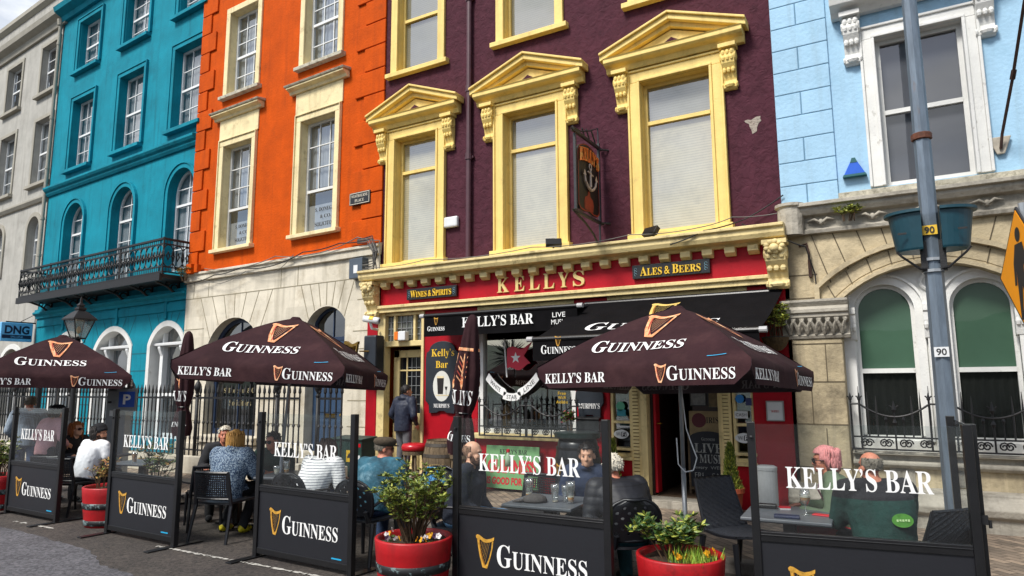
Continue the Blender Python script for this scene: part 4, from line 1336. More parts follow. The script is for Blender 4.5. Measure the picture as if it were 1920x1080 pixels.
def parasol_proto(label, loc, rz, tilt):
    t = thing('parasol', label, 'parasol', loc, rz, 'open pub parasols')
    t.rotation_euler = (tilt[0], tilt[1], rz)
    a, H, zb, V = 1.05, .64, 1.98, .21
    def P(k, x, tt, off=0.0):
        """side k, x metres across, tt 0 apex .. 1 eave .. >1 down the valance"""
        if tt <= 1:
            hw = a * tt
            u = x / max(hw, 1e-6)
            q = a * tt - .05 * (1 - u * u) * math.sin(PI * min(1, tt)) * .5
            z = zb + H * (1 - tt ** 1.28) - .015 * (1 - u * u) * tt
            n = Vector((0, -H, a)).normalized()
        else:
            q = a + (tt - 1) * .04 + .012 * math.sin(x * 9 + k) * (tt - 1) * 4
            z = zb - (tt - 1)
            n = Vector((0, -1, 0))
        wr = noise.noise(Vector((x * 2.3 + k * 7, min(tt, 1) * 3.1, k * 3.3))) * .022 + noise.noise(Vector((x * 7 + k * 5, tt * 6, 1.7))) * .006
        p = Vector((x, -q, z)) + n * (off + wr * min(1, tt * 2))
        c, s = math.cos(k * PI / 2), math.sin(k * PI / 2)
        return (p.x * c - p.y * s, p.x * s + p.y * c, p.z)
    for nm, off, mt in (('canopy', 0.0, m_canvas), ('lining', -.008, m_lining)):
        mb = MB()
        for k in range(4):
            nx, ny = 16, 12
            grid = []
            for j in range(ny + 1):
                tt = .03 + .97 * j / ny
                grid.append([P(k, a * tt * (2 * i / nx - 1), tt, off) for i in range(nx + 1)])
            for j in range(1, 4):
                d = V * j / 3
                row = []
                for i in range(nx + 1):
                    x = a * (2 * i / nx - 1)
                    e = abs(2 * i / nx - 1)
                    sh = max(0.0, (e - .88) / .12)
                    row.append(P(k, x * (1 - .012 * (j > 1)), 1 + d * (1 - .55 * sh * sh * (j / 3)), off))
                grid.append(row)
            b = len(mb.v)
            mb.v += [q for r in grid for q in r]
            for j in range(len(grid) - 1):
                for i in range(nx):
                    f = (b + j * (nx + 1) + i, b + j * (nx + 1) + i + 1, b + (j + 1) * (nx + 1) + i + 1, b + (j + 1) * (nx + 1) + i)
                    mb.f.append(f if off == 0 else f[::-1]); mb.m.append(0)
        c_ = mb.build(nm, mt, t, smooth=True) if nm == 'canopy' else mb.build(nm, mt, c_, smooth=True)
    L_ = math.hypot(a, H)
    pan = lambda k, o_: (lambda x, y, z: P(k, x, 1 - z / L_, o_ - y))
    val = lambda k, o_: (lambda x, y, z: P(k, x, 1 - z, o_ - y))
    for k in range(4):
        for key, x, wd, ht in (('KELLYSBAR', -.62, .66, .095), ('GUINNESS', .62, .6, .125)):
            mb = MB(); mb.text(key, x, -.165, wd, ht, f=val(k, .006)); mb.build('lettering', m_letw, c_)
            mb = MB(); mb.text(key, x, -.165, wd, ht, f=val(k, -.012)); mb.build('reverse_lettering', m_silverlet, c_)
        mb = MB(); harp(mb, .26, -.185, .17, f=val(k, .006)); mb.build('harp_emblem', [m_bronze, m_bronzed], c_)
        # panel coordinates: z is metres up the slope from the eave
        mb = MB(); mb.text('GUINNESS', -.08, .2, .95, .19, f=pan(k, .012)); mb.build('lettering', m_letw, c_)
        mb = MB(); harp(mb, -.02, .42, .5, f=pan(k, .012)); mb.build('harp_emblem', [m_bronze, m_bronzed], c_)
        mb = MB(); mb.add([pan(k, .012)(.66 + .17 * (q if q < 9 else 17 - q) / 8, 0, .065 if q < 9 else .073) for q in range(18)], [tuple(range(18))]); mb.build('stripe', m_cyan, c_)
    mb = MB(); mb.lathe([(.001, zb + H + .02), (.05, zb + H + .015), (.09, zb + H - .025), (.1, zb + H - .04)], (0, 0, 0), 12); mb.build('cap', m_canvas, t, smooth=True)
    mb = MB(); mb.tube([(0, 0, .0), (0, 0, 1.0)], .024, 12); mb.tube([(0, 0, .98), (0, 0, zb + H)], .02, 12); mb.build('pole', m_alu, t, smooth=True)
    mb = MB()
    for k in range(4):
        an = PI / 4 + k * PI / 2
        p = [(0, 0, zb + H - .06)] + [(a * 1.414 * s_ * math.cos(an) * .98, a * 1.414 * s_ * math.sin(an) * .98, zb + H * (1 - s_ ** 1.28) - .03) for s_ in (.3, .6, 1)]
        mb.tube(p, .009, 5); mb.tube([(0, 0, zb + .12), p[2]], .008, 5)
    mb.build('rib', m_iron, t)
    mb = MB(); mb.lathe([(.001, 0.02), (.24, .02), (.25, .05), (.05, .09), (.04, .3), (.001, .3)], (0, 0, 0), 20); mb.build('base', m_blackp, t)
    return t
pa = parasol_proto('open aubergine parasol with white lettering in front of pub entrance', (-2.02, 6.83, 0), -.105, (0.0, 0.0))
pa.rotation_euler = (-.041, -.016, -.105)
pb2 = dup(pa, label='open aubergine parasol with white lettering before orange house, pole leaning'); pb2.location = (-7.16, 6.26, 0); pb2.rotation_euler = (-.035, .05, .465); pb2.scale = (1, 1, 1.045)
pc = dup(pa, label='open aubergine parasol with white lettering in front of teal house'); pc.location = (-12.42, 6.1, 0); pc.rotation_euler = (0, .02, 1.06); pc.scale = (1, 1, 1.03)

def folded(label, loc, tilt, z0, z1, tail):
    t = thing('folded_parasol', label, 'parasol', loc)
    t.rotation_euler = tilt
    h = z1 - z0
    prof = [(.02, z1), (.05, z1 - .02), (.075, z1 - .12), (.11, z1 - .4 * h), (.135, z1 - .6 * h), (.13, z1 - .8 * h), (.1, z0 + .06), (.075, z0)] + ([(.11, z0 - .12), (.14, z0 - .32), (.12, z0 - .45)] if tail else [(.06, z0 - .06), (.001, z0 - .06)])
    n = 40
    def F(an, z):
        for (r0, za), (r1, zb_) in zip(prof, prof[1:]):
            if zb_ <= z <= za:
                r = r0 + (r1 - r0) * (za - z) / max(1e-6, za - zb_)
                break
        else:
            r = prof[-1][0]
        fold = 1 + .16 * math.sin(an * 8 + z * 2.4) * min(1, (z1 - z) * 2.2) + .1 * math.sin(an * 3 + z)
        return r * fold
    mb = MB()
    zs = [z1 - (z1 - prof[-1][1]) * j / 40 for j in range(41)]
    for z in zs:
        for i in range(n):
            an = 2 * PI * i / n; r = F(an, z)
            mb.v.append((r * math.cos(an), r * math.sin(an), z))
    for j in range(40):
        for i in range(n):
            mb.f.append((j * n + i, (j + 1) * n + i, (j + 1) * n + (i + 1) % n, j * n + (i + 1) % n)); mb.m.append(0)
    c = mb.build('canopy', m_canvas, t, smooth=True)
    def wrap(an0):
        def f(x, y, z):
            an = an0 + x / .13
            r = F(an, z) + .007 - y * .5
            return (r * math.cos(an), r * math.sin(an), z)
        return f
    lw = MB(); hp = MB()
    for an0 in (-1.75, 1.4):
        lw.text('KELLYS2', .02, z0 + .1, .3, .17, f=wrap(an0))
        hw = wrap(an0 - .1)
        for sx in (-.09, .05):
            for s_ in (-1, 1):
                for q in range(5):
                    zq = z1 - .42 * h - q * .055
                    hp.add([hw(sx, 0, zq - .08), hw(sx + s_ * .05, 0, zq), hw(sx + s_ * .05, 0, zq - .018), hw(sx, 0, zq - .1)], [(0, 1, 2, 3)], 1 if q % 2 else 0)
            hp.add([hw(sx - .012, 0, z1 - .4 * h), hw(sx + .012, 0, z1 - .4 * h), hw(sx + .02, 0, z1 - .72 * h), hw(sx, 0, z1 - .76 * h), hw(sx - .02, 0, z1 - .7 * h)], [(0, 1, 2, 3, 4)], 0)
        for q in range(16):
            x0 = -.16 + q * .02
            hp.add([hw(x0, 0, z1 - .34 * h), hw(x0 + .02, 0, z1 - .34 * h), hw(x0 + .02, 0, z1 - .37 * h), hw(x0, 0, z1 - .37 * h)], [(0, 1, 2, 3)], 0)
        if tail: lw.text('GUINNESS', .05, z0 - .3, .28, .1, f=wrap(an0))
    lw.build('lettering', m_letw, c); hp.build('harp_emblem', [m_bronze, m_bronzed], c)
    mb = MB(); mb.tube([(0, 0, .02), (0, 0, z1 - .05)], .022, 10); mb.build('pole', m_alu, t)
    mb = MB(); mb.tube([(.085 * math.cos(k * PI / 8), .085 * math.sin(k * PI / 8), z0 + .01) for k in range(17)], .01, 5, cap=False); mb.build('strap', m_blackp, t)
    mb = MB(); mb.lathe([(.001, 0.0), (.24, .0), (.25, .04), (.05, .08), (.04, .3), (.001, .3)], (0, 0, 0), 16); mb.build('base', m_blackp, t)
    return t
folded('folded dark parasol standing beside the red pub wall', (-4.59, 6.5, 0), (0, .11, 0), 1.52, 2.65, True)
folded('folded dark parasol tucked behind the middle parasol by railings', (-10.28, 7.0, 0), (0, .02, 0), 1.5, 2.74, True)

# ---------------------------------------------------------------- half-barrel tubs and plants
m_tubred = M('tub_red_paint', 'a50f17', .45, .12, 4, .08, 25, stain='4a0d0c', stain_amt=.65, stain_scale=6, stain_lo=.54, stain_hi=.7, streak='5a1210', streak_amt=.5)
m_hoop = M('worn_black_hoop', '19191b', .5, .15, 8, .1, 40, stain='6f8486', stain_amt=.9, stain_scale=9, stain_lo=.53, stain_hi=.57)
m_soil = M('potting_soil', '3a2b1c', .95, .35, 20, .8, 60)
def tub_proto(label):
    t = thing('barrel_tub', label, 'planter', group='red half-barrel planters')
    rt, rb, h = .345, .285, .51
    rad = lambda z: rb + (rt - rb) * (z / h) ** .8
    mb = MB()
    mb.lathe([(.001, .0), (rb, .0)] + [(rad(z), z) for z in (.1, .2, .3, .4, h - .012)] + [(rt - .006, h), (rt - .03, h), (rt - .035, h - .03), (rt - .05, h - .06)], (0, 0, 0), 36)
    mb.build('tub', m_tubred, t, smooth=True)
    for a, b in ((.24, .31), (.03, .09)):
        q = MB(); q.lathe([(rad(a) + .001, a - .004), (rad(a) + .007, a), (rad(b) + .007, b), (rad(b) + .001, b + .004)], (0, 0, 0), 36); q.build('hoop', m_hoop, t, smooth=True)
    mb = MB()
    n = 14
    for i in range(n + 1):
        for j in range(n + 1):
            u = (i / n - .5) * 2; v = (j / n - .5) * 2
            x = u * math.sqrt(1 - v * v / 2) * (rt - .04); y = v * math.sqrt(1 - u * u / 2) * (rt - .04)
            mb.v.append((x, y, h - .05 + .03 * noise.noise((x * 9, y * 9, 2))))
    for i in range(n):
        for j in range(n): mb.f.append((i * (n + 1) + j, (i + 1) * (n + 1) + j, (i + 1) * (n + 1) + j + 1, i * (n + 1) + j + 1)); mb.m.append(0)
    mb.build('soil', m_soil, t, smooth=True)
    return t
tubs = [((-3.93, 5.0, 0), 'red half-barrel planter holding a bushy evergreen, between two windbreaks'), ((-1.68, 5.5, 0), 'red half-barrel planter of grasses and a dark shrub below the entrance'), ((-9.52, 5.5, 0), 'red half-barrel planter holding dry stalks beside the white tee chair'), ((-12.28, 5.35, 0), 'red half-barrel planter holding an olive green straggly shrub')]
tp = tub_proto('x')
for i, (l_, lab) in enumerate(tubs):
    o = tp if i == 0 else dup(tp)
    o.location = l_; o['label'] = lab; o.rotation_euler = (0, 0, i * 1.3)

m_leaf = M('evergreen_leaf', '6d7b30', .5, .3, 9)
m_leafd = M('dark_leaf', '33501f', .5, .3, 9)
m_leafy = M('yellow_green_leaf', 'a3a845', .55, .25, 9)
m_grassl = M('grass_blade', '7fa032', .6, .3, 9)
m_twig = M('twig_bark', '4d3a26', .9, .25, 12)
m_dry = M('dry_stalk', 'a07c46', .9, .25, 9)
m_pety = M('yellow_petal', 'e0a416', .6, .1); m_petw = M('white_petal', 'dcd8d6', .6, .1); m_petp = M('purple_petal', '3f2040', .6, .1); m_petr = M('pink_petal', 'c95a66', .6, .1)

def leaf(mb, p, d, L_, w_, m=0, up=None):
    """one pointed leaf of four faces from p along d"""
    d = Vector(d).normalized()
    s = d.cross(up or Vector((random.uniform(-1, 1), random.uniform(-1, 1), 1)))
    if s.length < 1e-3: s = Vector((1, 0, 0))
    s.normalize(); n = s.cross(d)
    p = Vector(p)
    a = p + d * L_ * .5
    mb.add([p, a + s * w_ - n * w_ * .3, p + d * L_ - n * L_ * .12, a - s * w_ - n * w_ * .3, a], [(0, 1, 4), (1, 2, 4), (4, 2, 3), (0, 4, 3)], m)

def shrub(label, loc, h, spread, nst, mats, lw=(.055, .012), whorl=9, seed=1, cat='plant', group=None, z0=.45, name='shrub'):
    random.seed(seed)
    t = thing(name, label, cat, (loc[0], loc[1], loc[2] + z0), group=group)
    st = MB(); lf = MB()
    for k in range(nst):
        an = random.uniform(0, 2 * PI); r0 = random.uniform(0, .08)
        tip = Vector((math.cos(an) * spread * random.uniform(.25, 1), math.sin(an) * spread * random.uniform(.25, 1), h * random.uniform(.55, 1)))
        p0 = Vector((math.cos(an) * r0, math.sin(an) * r0, -.03))
        pts = [p0 + (tip - p0) * s + Vector((random.uniform(-.02, .02), random.uniform(-.02, .02), .06 * math.sin(PI * s))) for s in (0, .33, .66, 1)]
        st.tube(pts, [.007, .006, .004, .002], 5)
        for s in (.45, .62, .78, .9, 1.0):
            i = min(2, int(s * 3)); q = pts[i] + (pts[i + 1] - pts[i]) * (s * 3 - i)
            for b in range(1 if s < 1 else 2):
                off = Vector((random.uniform(-.06, .06), random.uniform(-.06, .06), random.uniform(-.01, .06))) if b or s < .95 else Vector((0, 0, 0))
                if off.length > .01: st.tube([q, q + off], .002, 4)
                for j in range(whorl):
                    a2 = 2 * PI * j / whorl + random.uniform(-.2, .2); el = random.uniform(.1, .9)
                    leaf(lf, q + off, (math.cos(a2) * math.cos(el), math.sin(a2) * math.cos(el), math.sin(el)), lw[0] * random.uniform(.7, 1.2), lw[1], random.choice((0, 0, 0, 1, 2)) if len(mats) > 2 else 0)
    lf.build('foliage', mats, t)
    st.build('stem', m_twig, t)
    return t
shrub('bushy evergreen with bright whorled leaves in red tub', (-3.93, 5.0, 0), .62, .37, 60, [m_leaf, m_leafy, m_leafd], (.05, .0085), 10, 4)
shrub('low dark-leaved shrub beside grasses in red tub', (-1.76, 5.52, 0), .27, .34, 24, [m_leafd, m_leaf, m_leafy], (.07, .014), 8, 5)
shrub('sparse dry stalks in red tub beside windbreak', (-9.6, 5.42, 0), .42, .2, 9, [m_dry, m_leaf, m_leafd], (.06, .008), 4, 6)
shrub('olive green straggly shrub in the tub beside the person in pink', (-12.28, 5.35, 0), .55, .28, 22, [m_leafd, m_leaf, m_leafy], (.06, .012), 8, 7)
shrub('thin leafy plant seen through second glass screen', (-9.05, 5.85, 0), .62, .3, 13, [m_leafd, m_leaf, m_dry], (.07, .011), 7, 9, z0=.42)
t = thing('plant_pot', 'dark pot standing on the road behind second windbreak', 'planter', (-9.05, 5.85, 0))
mb = MB(); mb.lathe([(.001, 0), (.15, 0), (.2, .42), (.22, .43), (.2, .44), (.18, .4), (.001, .4)], (0, 0, 0), 20); mb.build('pot', m_blackp, t, smooth=False)
random.seed(11)
t = thing('grass_tuft', 'bright green grass tuft with small yellow flowers in tub', 'plant', (-1.58, 5.42, .45))
mb = MB()
for k in range(260):
    an = random.uniform(0, 2 * PI); r = random.uniform(0, .2)
    leaf(mb, (r * math.cos(an) + .03, r * math.sin(an), 0), (random.uniform(-.35, .35), random.uniform(-.35, .35), 1), random.uniform(.06, .17), .004, random.choice((0, 0, 1)))
mb.build('foliage', [m_grassl, m_leafy], t)
def pansy(p, mt, lab, loc):
    t = thing('pansy', lab, 'flower', loc, random.uniform(0, 6), 'pansies in the red tubs')
    mb = MB()
    for k in range(5):
        a = 2 * PI * k / 5; leaf(mb, (0, 0, .06), (math.cos(a), -.5 + math.sin(a) * .4, .25 + math.sin(a)), .03, .016, 0, Vector((0, -1, .3)))
    mb.build('petal', mt, t)
    mb = MB(); mb.tube([(0, 0, -.02), (0, 0, .06)], .002, 4)
    for k in range(5): leaf(mb, (0, 0, 0), (math.cos(k * 1.3), math.sin(k * 1.3), .3), .04, .012)
    mb.build('stem', m_leafd, t)
for k in range(18):
    an = random.uniform(PI * .95, PI * 2.1); r = random.uniform(.18, .3)
    c = random.choice(('yellow', 'yellow', 'white', 'purple'))
    pansy(None, {'yellow': m_pety, 'white': m_petw, 'purple': m_petp}[c], c + ' pansy at the foot of the bushy evergreen tub', (-3.93 + r * math.cos(an), 5.0 + r * math.sin(an), .47))
for k in range(7):
    an = random.uniform(PI * 1.45, PI * 2.2); r = random.uniform(.16, .3)
    pansy(None, m_pety, 'yellow pansy among the grass in the tub below the entrance', (-1.68 + r * math.cos(an), 5.5 + r * math.sin(an), .48))

def conifer(label, loc, h, r, seed):
    random.seed(seed)
    t = thing('conifer', label, 'tree', loc)
    mb = MB(); mb.tube([(0, 0, -.05), (0, 0, h * .9)], .012, 6); mb.build('trunk', m_twig, t)
    mb = MB()
    for k in range(2600):
        z = h * random.random() ** 1.25; rr = r * (1 - z / h) ** .75 * random.uniform(.45, 1.05) * (1 + .25 * math.sin(7 * z + 3))
        an = random.uniform(0, 2 * PI)
        leaf(mb, (rr * math.cos(an), rr * math.sin(an), z), (math.cos(an) * .5, math.sin(an) * .5, 1), random.uniform(.03, .06), .006, random.choice((0, 0, 1, 2)))
    mb.build('crown', [m_leaf, m_leafd, m_leafy], t)
    return t
conifer('small clipped conifer in terracotta pot right of pub entrance', (-2.2, 9.62, .42), .6, .15, 1)
conifer('small conifer left of entrance, behind the white-haired man', (-3.88, 9.6, .4), .62, .13, 2)
m_terra = M('terracotta', '9c4a2c', .8, .15, 8, .2, 30)
pots = []
for x, lab in ((-2.2, 'terracotta pot holding the conifer right of entrance'), (-3.88, 'terracotta pot holding the conifer left of entrance')):
    t = thing('plant_pot', lab, 'planter', (x, 9.62, .11))
    mb = MB(); mb.lathe([(.001, 0), (.11, 0), (.15, .28), (.17, .28), (.17, .34), (.15, .34), (.14, .3), (.001, .3)], (0, 0, 0), 20); mb.build('pot', m_terra, t)

# ---------------------------------------------------------------- chairs and tables
m_plast = M('black_plastic', '15161b', .42, .1, 6, .05, 80)
m_rattan = M('dark_rattan_weave', '2b2e35', .5, .2, 30, .6, 70)
def frame_panel(mb, f, nx, ny, holes, w0=0):
    """sheet f(u, v) pierced by square holes; holes(i, j) says which cells are open"""
    P = [[f(i / nx, j / ny) for i in range(nx + 1)] for j in range(ny + 1)]
    b = len(mb.v)
    mb.v += [q for r in P for q in r]
    def sub(u0, u1, v0, v1, k):
        cu, cv = (u0 + u1) / 2, (v0 + v1) / 2
        n = 8
        out = [(u0, v0), (cu, v0), (u1, v0), (u1, cv), (u1, v1), (cu, v1), (u0, v1), (u0, cv)]
        inn = [(cu + (u1 - u0) * k * math.cos(-3 * PI / 4 + q * PI / 4), cv + (v1 - v0) * k * math.sin(-3 * PI / 4 + q * PI / 4)) for q in range(8)]
        c = len(mb.v)
        mb.v += [f(*q) for q in out] + [f(*q) for q in inn]
        for q in range(8):
            mb.f.append((c + q, c + (q + 1) % 8, c + 8 + (q + 1) % 8, c + 8 + q)); mb.m.append(0)
    for j in range(ny):
        for i in range(nx):
            k = holes(i, j)
            if k: sub(i / nx, (i + 1) / nx, j / ny, (j + 1) / ny, k)
            else: mb.f.append((b + j * (nx + 1) + i, b + j * (nx + 1) + i + 1, b + (j + 1) * (nx + 1) + i + 1, b + (j + 1) * (nx + 1) + i)); mb.m.append(0)

def chair_slat():
    t = thing('patio_chair', 'x', 'chair')
    hw = .25
    for s in (-1, 1):
        mb = MB(); mb.tube([(s * (hw + .02), -.33, 0), (s * hw, -.24, .42), (s * (hw - .02), -.3, .82)], [.018, .024, .02], 6); mb.build('leg', m_plast, t)
        mb = MB(); mb.tube([(s * (hw + .01), .24, 0), (s * hw, .2, .44)], [.016, .024], 6); mb.build('leg', m_plast, t)
    def f(u, v):
        return ((u - .5) * 2 * (hw - .02), -.25 - .05 * v - .03 * math.sin(PI * u) * 1.0, .5 + .31 * v)
    mb = MB(); frame_panel(mb, f, 18, 12, lambda i, j: .36 if 0 < i < 17 and 0 < j < 11 else 0); mb.build('backrest', m_plast, t, solid=.012)
    mb = MB(); mb.tube([f(k / 8, 1.0) for k in range(9)], .017, 6); mb.build('back_rail', m_plast, t)
    mb = MB(); mb.tube([f(k / 8, 0) for k in range(9)], .014, 6); mb.build('back_rail', m_plast, t)
    mb = MB(); frame_panel(mb, lambda u, v: ((u - .5) * 2 * hw, -.24 + .47 * v, .45 - .012 * math.sin(PI * u)), 12, 10, lambda i, j: 0); mb.build('seat', m_plast, t, solid=.025)
    return t
def chair_holes():
    t = thing('patio_chair', 'x', 'chair')
    for s in (-1, 1):
        mb = MB(); mb.tube([(s * .24, -.27, 0), (s * .22, -.2, .43)], [.018, .026], 6); mb.build('leg', m_plast, t)
        mb = MB(); mb.tube([(s * .24, .24, 0), (s * .22, .2, .43)], [.018, .026], 6); mb.build('leg', m_plast, t)
        mb = MB(); mb.tube([(s * .17, -.2, .44), (s * .16, -.24, .55)], [.03, .028], 6); mb.build('back_strut', m_plast, t)
    def f(u, v):
        w_ = .17 + .07 * math.sin(PI * min(1, v * .62 + .18)) if v < .99 else .2
        # rounded outline
        cut = math.sqrt(max(0.02, 1 - max(0, (v - .55) / .47) ** 2.2))
        w_ = (.19 + .05 * math.sin(PI * (v * .8 + .1))) * cut ** .7
        return ((u - .5) * 2 * w_, -.235 - .07 * v + .035 * (2 * u - 1) ** 2 , .5 + .35 * v)
    mb = MB(); frame_panel(mb, f, 9, 8, lambda i, j: .3 if 0 < i < 8 and 1 <= j <= 6 and (i + j) % 2 == 0 else 0); mb.build('backrest', m_plast, t, solid=.012, smooth=False)
    mb = MB(); mb.tube([f(0, v / 10) for v in range(11)] + [f(u / 8, 1) for u in range(1, 8)] + [f(1, v / 10) for v in range(10, -1, -1)] + [f(.5, 0), f(0, 0)], .016, 6); mb.build('back_rim', m_plast, t, smooth=True)
    mb = MB()
    def g(u, v):
        x = (u - .5) * 2; y = (v - .5) * 2
        return (.245 * x * math.sqrt(1 - y * y / 3), .0 + .245 * y * math.sqrt(1 - x * x / 3), .445 - .02 * (1 - x * x) * (1 - y * y))
    frame_panel(mb, g, 10, 10, lambda i, j: .26 if 2 <= i <= 7 and 2 <= j <= 7 and (i + j) % 2 else 0); mb.build('seat', m_plast, t, solid=.022)
    mb = MB()
    for s in (-1, 1): mb.tube([(s * .2, -.22, .58), (s * .27, -.1, .66), (s * .27, .12, .65), (s * .24, .18, .46)], .016, 6)
    mb.build('arm_rest', m_plast, t)
    return t
def chair_wicker():
    t = thing('rattan_chair', 'x', 'chair')
    for s in (-1, 1):
        mb = MB(); mb.tube([(s * .25, -.3, 0), (s * .23, -.22, .42)], [.02, .03], 6); mb.build('leg', m_plast, t)
        mb = MB(); mb.tube([(s * .25, .26, 0), (s * .24, .22, .42)], [.02, .03], 6); mb.build('leg', m_plast, t)
    mb = MB()
    ny, nx = 34, 12
    pts = []
    for j in range(ny + 1):
        v = j / ny
        # seat front -> seat back -> up the backrest
        if v < .46:
            s = v / .46; y = .25 - .43 * s; z = .46 - .02 * math.sin(PI * s); w_ = .255
        else:
            s = (v - .46) / .54; y = -.18 - .04 * math.sin(s * 1.5) - .13 * s; z = .46 + .46 * s; w_ = .255 - .035 * s
        pts.append([((2 * i / nx - 1) * w_, y + .028 * ((2 * i / nx - 1) ** 2) * (1 if v > .46 else 0) - (.006 if (i + j) % 2 else 0) * (1 if v > .46 else 0), z + (.006 if (i + j) % 2 else 0) * (0 if v > .46 else 1) + (.02 * (2 * i / nx - 1) ** 2 if v < .46 else 0)) for i in range(nx + 1)])
    mb.v = [q for r in pts for q in r]
    for j in range(ny):
        for i in range(nx):
            mb.f.append((j * (nx + 1) + i, j * (nx + 1) + i + 1, (j + 1) * (nx + 1) + i + 1, (j + 1) * (nx + 1) + i)); mb.m.append(0)
    mb.build('seat_shell', m_rattan, t, solid=.02)
    mb = MB()
    mb.tube([p[0] for p in pts[::2]], .014, 5); mb.tube([p[-1] for p in pts[::2]], .014, 5); mb.tube(pts[-1], .014, 5)
    mb.build('edge_binding', m_plast, t)
    return t
G1, G2, G3 = 'slat-backed black patio chairs', 'round-backed black patio chairs', 'dark rattan-look chairs'
def place(proto, items, grp):
    for i, (x, y, z, a, lab) in enumerate(items):
        o = proto if i == 0 else dup(proto)
        o.location = (x, y, z); o.rotation_euler = (0, 0, R(a)); o['label'] = lab; o['group'] = grp
place(chair_slat(), [(-7.42, 5.73, 0, 14, 'black slat-backed chair the woman in blue coat sits on'), (-10.82, 5.72, 0, 12, 'black slat-backed chair the man in white tee sits on'),
    (-3.78, 6.8, 0, 172, 'empty black slat-backed chair facing the road behind beer table'), (-8.2, 6.05, 0, 60, 'black slat-backed chair half hidden beside second windbreak'),
    (-11.35, 5.75, 0, 20, 'black slat-backed chair seen through leftmost glass screen'), (-9.3, 6.7, 0, 165, 'black slat-backed chair seen alone through second glass screen')], G1)
place(chair_holes(), [(-2.3, 5.95, 0, 38, 'round-backed chair under the man in black puffer jacket'), (-5.12, 5.72, 0, 4, 'round-backed chair under the man in denim jacket'), (-6.2, 5.82, 0, 4, 'round-backed chair under the striped top'),
    (-4.95, 6.65, 0, -160, 'round-backed chair with a blue bag on its seat'), (-4.02, 5.85, 0, -75, 'round-backed chair the bald man sits on')], G2)
place(chair_wicker(), [(-1.5, 6.75, 0, -125, 'empty rattan-look chair in front of the terracotta pot by the entrance'), (-.06, 6.2, 0, 52, 'rattan-look chair the man in green jacket sits on')], G3)
m_table = M('grey_table_top', '5d6166', .35, .12, 5, .05, 60)
def table_proto():
    t = thing('cafe_table', 'x', 'table')
    mb = MB(); mb.box(-.35, .35, -.35, .35, .7, .725); mb.build('tabletop', m_table, t, bevel=.006)
    mb = MB(); mb.box(-.355, .355, -.355, .355, .692, .702); mb.build('table_rim', m_blackp, t)
    mb = MB(); mb.box(-.05, .05, -.05, .05, .03, .7); mb.build('pedestal', m_blackp, t, bevel=.005)
    for a in (0, 1):
        mb = MB(); mb.box(-.3, .3, -.035, .035, 0, .03) if a == 0 else mb.box(-.035, .035, -.3, .3, 0.001, .032); mb.build('foot', m_blackp, t)
    return t
place(table_proto(), [(-3.1, 6.04, 0, 4, 'grey square table with pint glasses and a cap'), (-1.0, 6.45, 0, 3, 'grey square table with a stemmed beer glass and phone'), (-6.9, 6.3, 0, 20, 'grey square table in front of man in sunglasses'),
    (-7.95, 6.3, 0, 14, 'grey square table beside the woman in blue coat'), (-10.1, 6.3, 0, 12, 'grey square table beside the man in white tee'), (-11.75, 6.55, 0, 8, 'grey square table furthest left behind glass')], 'square cafe tables')

# things on the tables
m_gl = glass('pint_glass', (.93, .95, .95), .12, .02, .22)  # pale haze in the colour stands in for glints on clear glass
m_beer = M('golden_beer', 'd08a14', .15, .1, 5, spec=.6); m_foam = M('beer_foam', 'e6ddc4', .8, .05); m_stout = M('stout', '1c0f09', .15, .1)
def pint(label, loc, fill=0.3, h=.15, beer=None, foam=True, r=.042):
    t = thing('pint_glass', label, 'glass', loc)
    mb = MB(); mb.lathe([(.001, .0), (r * .68, 0), (r * .72, .01), (r * .82, h * .5), (r * 1.02, h * .75), (r, h), (r * .94, h), (r * .95, h * .75), (r * .76, h * .5), (r * .64, .012), (.001, .012)], (0, 0, 0), 18); mb.build('glass', m_gl, t, smooth=True)
    if fill:
        mb = MB(); z1 = h * fill; mb.lathe([(.001, .014), (r * .62, .014), (r * (.62 + .22 * min(1, fill * 1.6)), z1), (.001, z1)], (0, 0, 0), 16); b = mb.build('beer', beer or m_beer, t, smooth=False)
        if foam:
            q = MB(); k = r * (.62 + .22 * min(1, fill * 1.6)); q.lathe([(k, z1 + .0005), (k, z1 + .008), (.001, z1 + .01)], (0, 0, 0), 16); q.build('foam', m_foam, t)
    return t
zt = .726
pint('nearly empty pint glass at back of beer table', (-3.32, 6.02, zt), .25, .2)
pint('empty pint glass in middle of beer table', (-3.02, 5.99, zt), .04, .165)
pint('straight empty tumbler beside the tall beer glass', (-2.935, 6.04, zt), 0, .155, r=.036)
pint('tall glass with an inch of beer by the young man', (-2.855, 5.99, zt), .28, .2)
pint('pint of pale beer in front of man in sunglasses', (-6.92, 6.2, zt), .35, .18)
pint('half pint with creamy beer at left of sunglasses man', (-6.98, 6.1, zt), .55, .12, m_foam)
pint('golden pint beside the white tee man', (-10.02, 6.1, zt), .85, .16)
t = thing('beer_glass', 'stemmed glass of golden beer on the right table', 'glass', (-.86, 6.42, zt))
mb = MB(); mb.lathe([(.001, 0), (.036, 0), (.034, .006), (.006, .012), (.005, .07), (.02, .085), (.042, .12), (.044, .15), (.036, .21), (.034, .21), (.042, .15), (.04, .12), (.018, .09), (.001, .084)], (0, 0, 0), 20); mb.build('glass', m_gl, t, smooth=True)
mb = MB(); mb.lathe([(.001, .09), (.017, .092), (.038, .12), (.041, .145), (.001, .145)], (0, 0, 0), 18); mb.build('beer', m_beer, t)
mb = MB(); mb.lathe([(.041, .1455), (.0405, .153), (.001, .154)], (0, 0, 0), 18); mb.build('foam', m_foam, t)
t = thing('flat_cap', 'grey peaked cap lying on the beer table', 'hat', (-3.19, 5.9, zt), R(20))
m_capg = M('grey_cap_wool', '4a4644', .95, .2, 25, .3, 90)
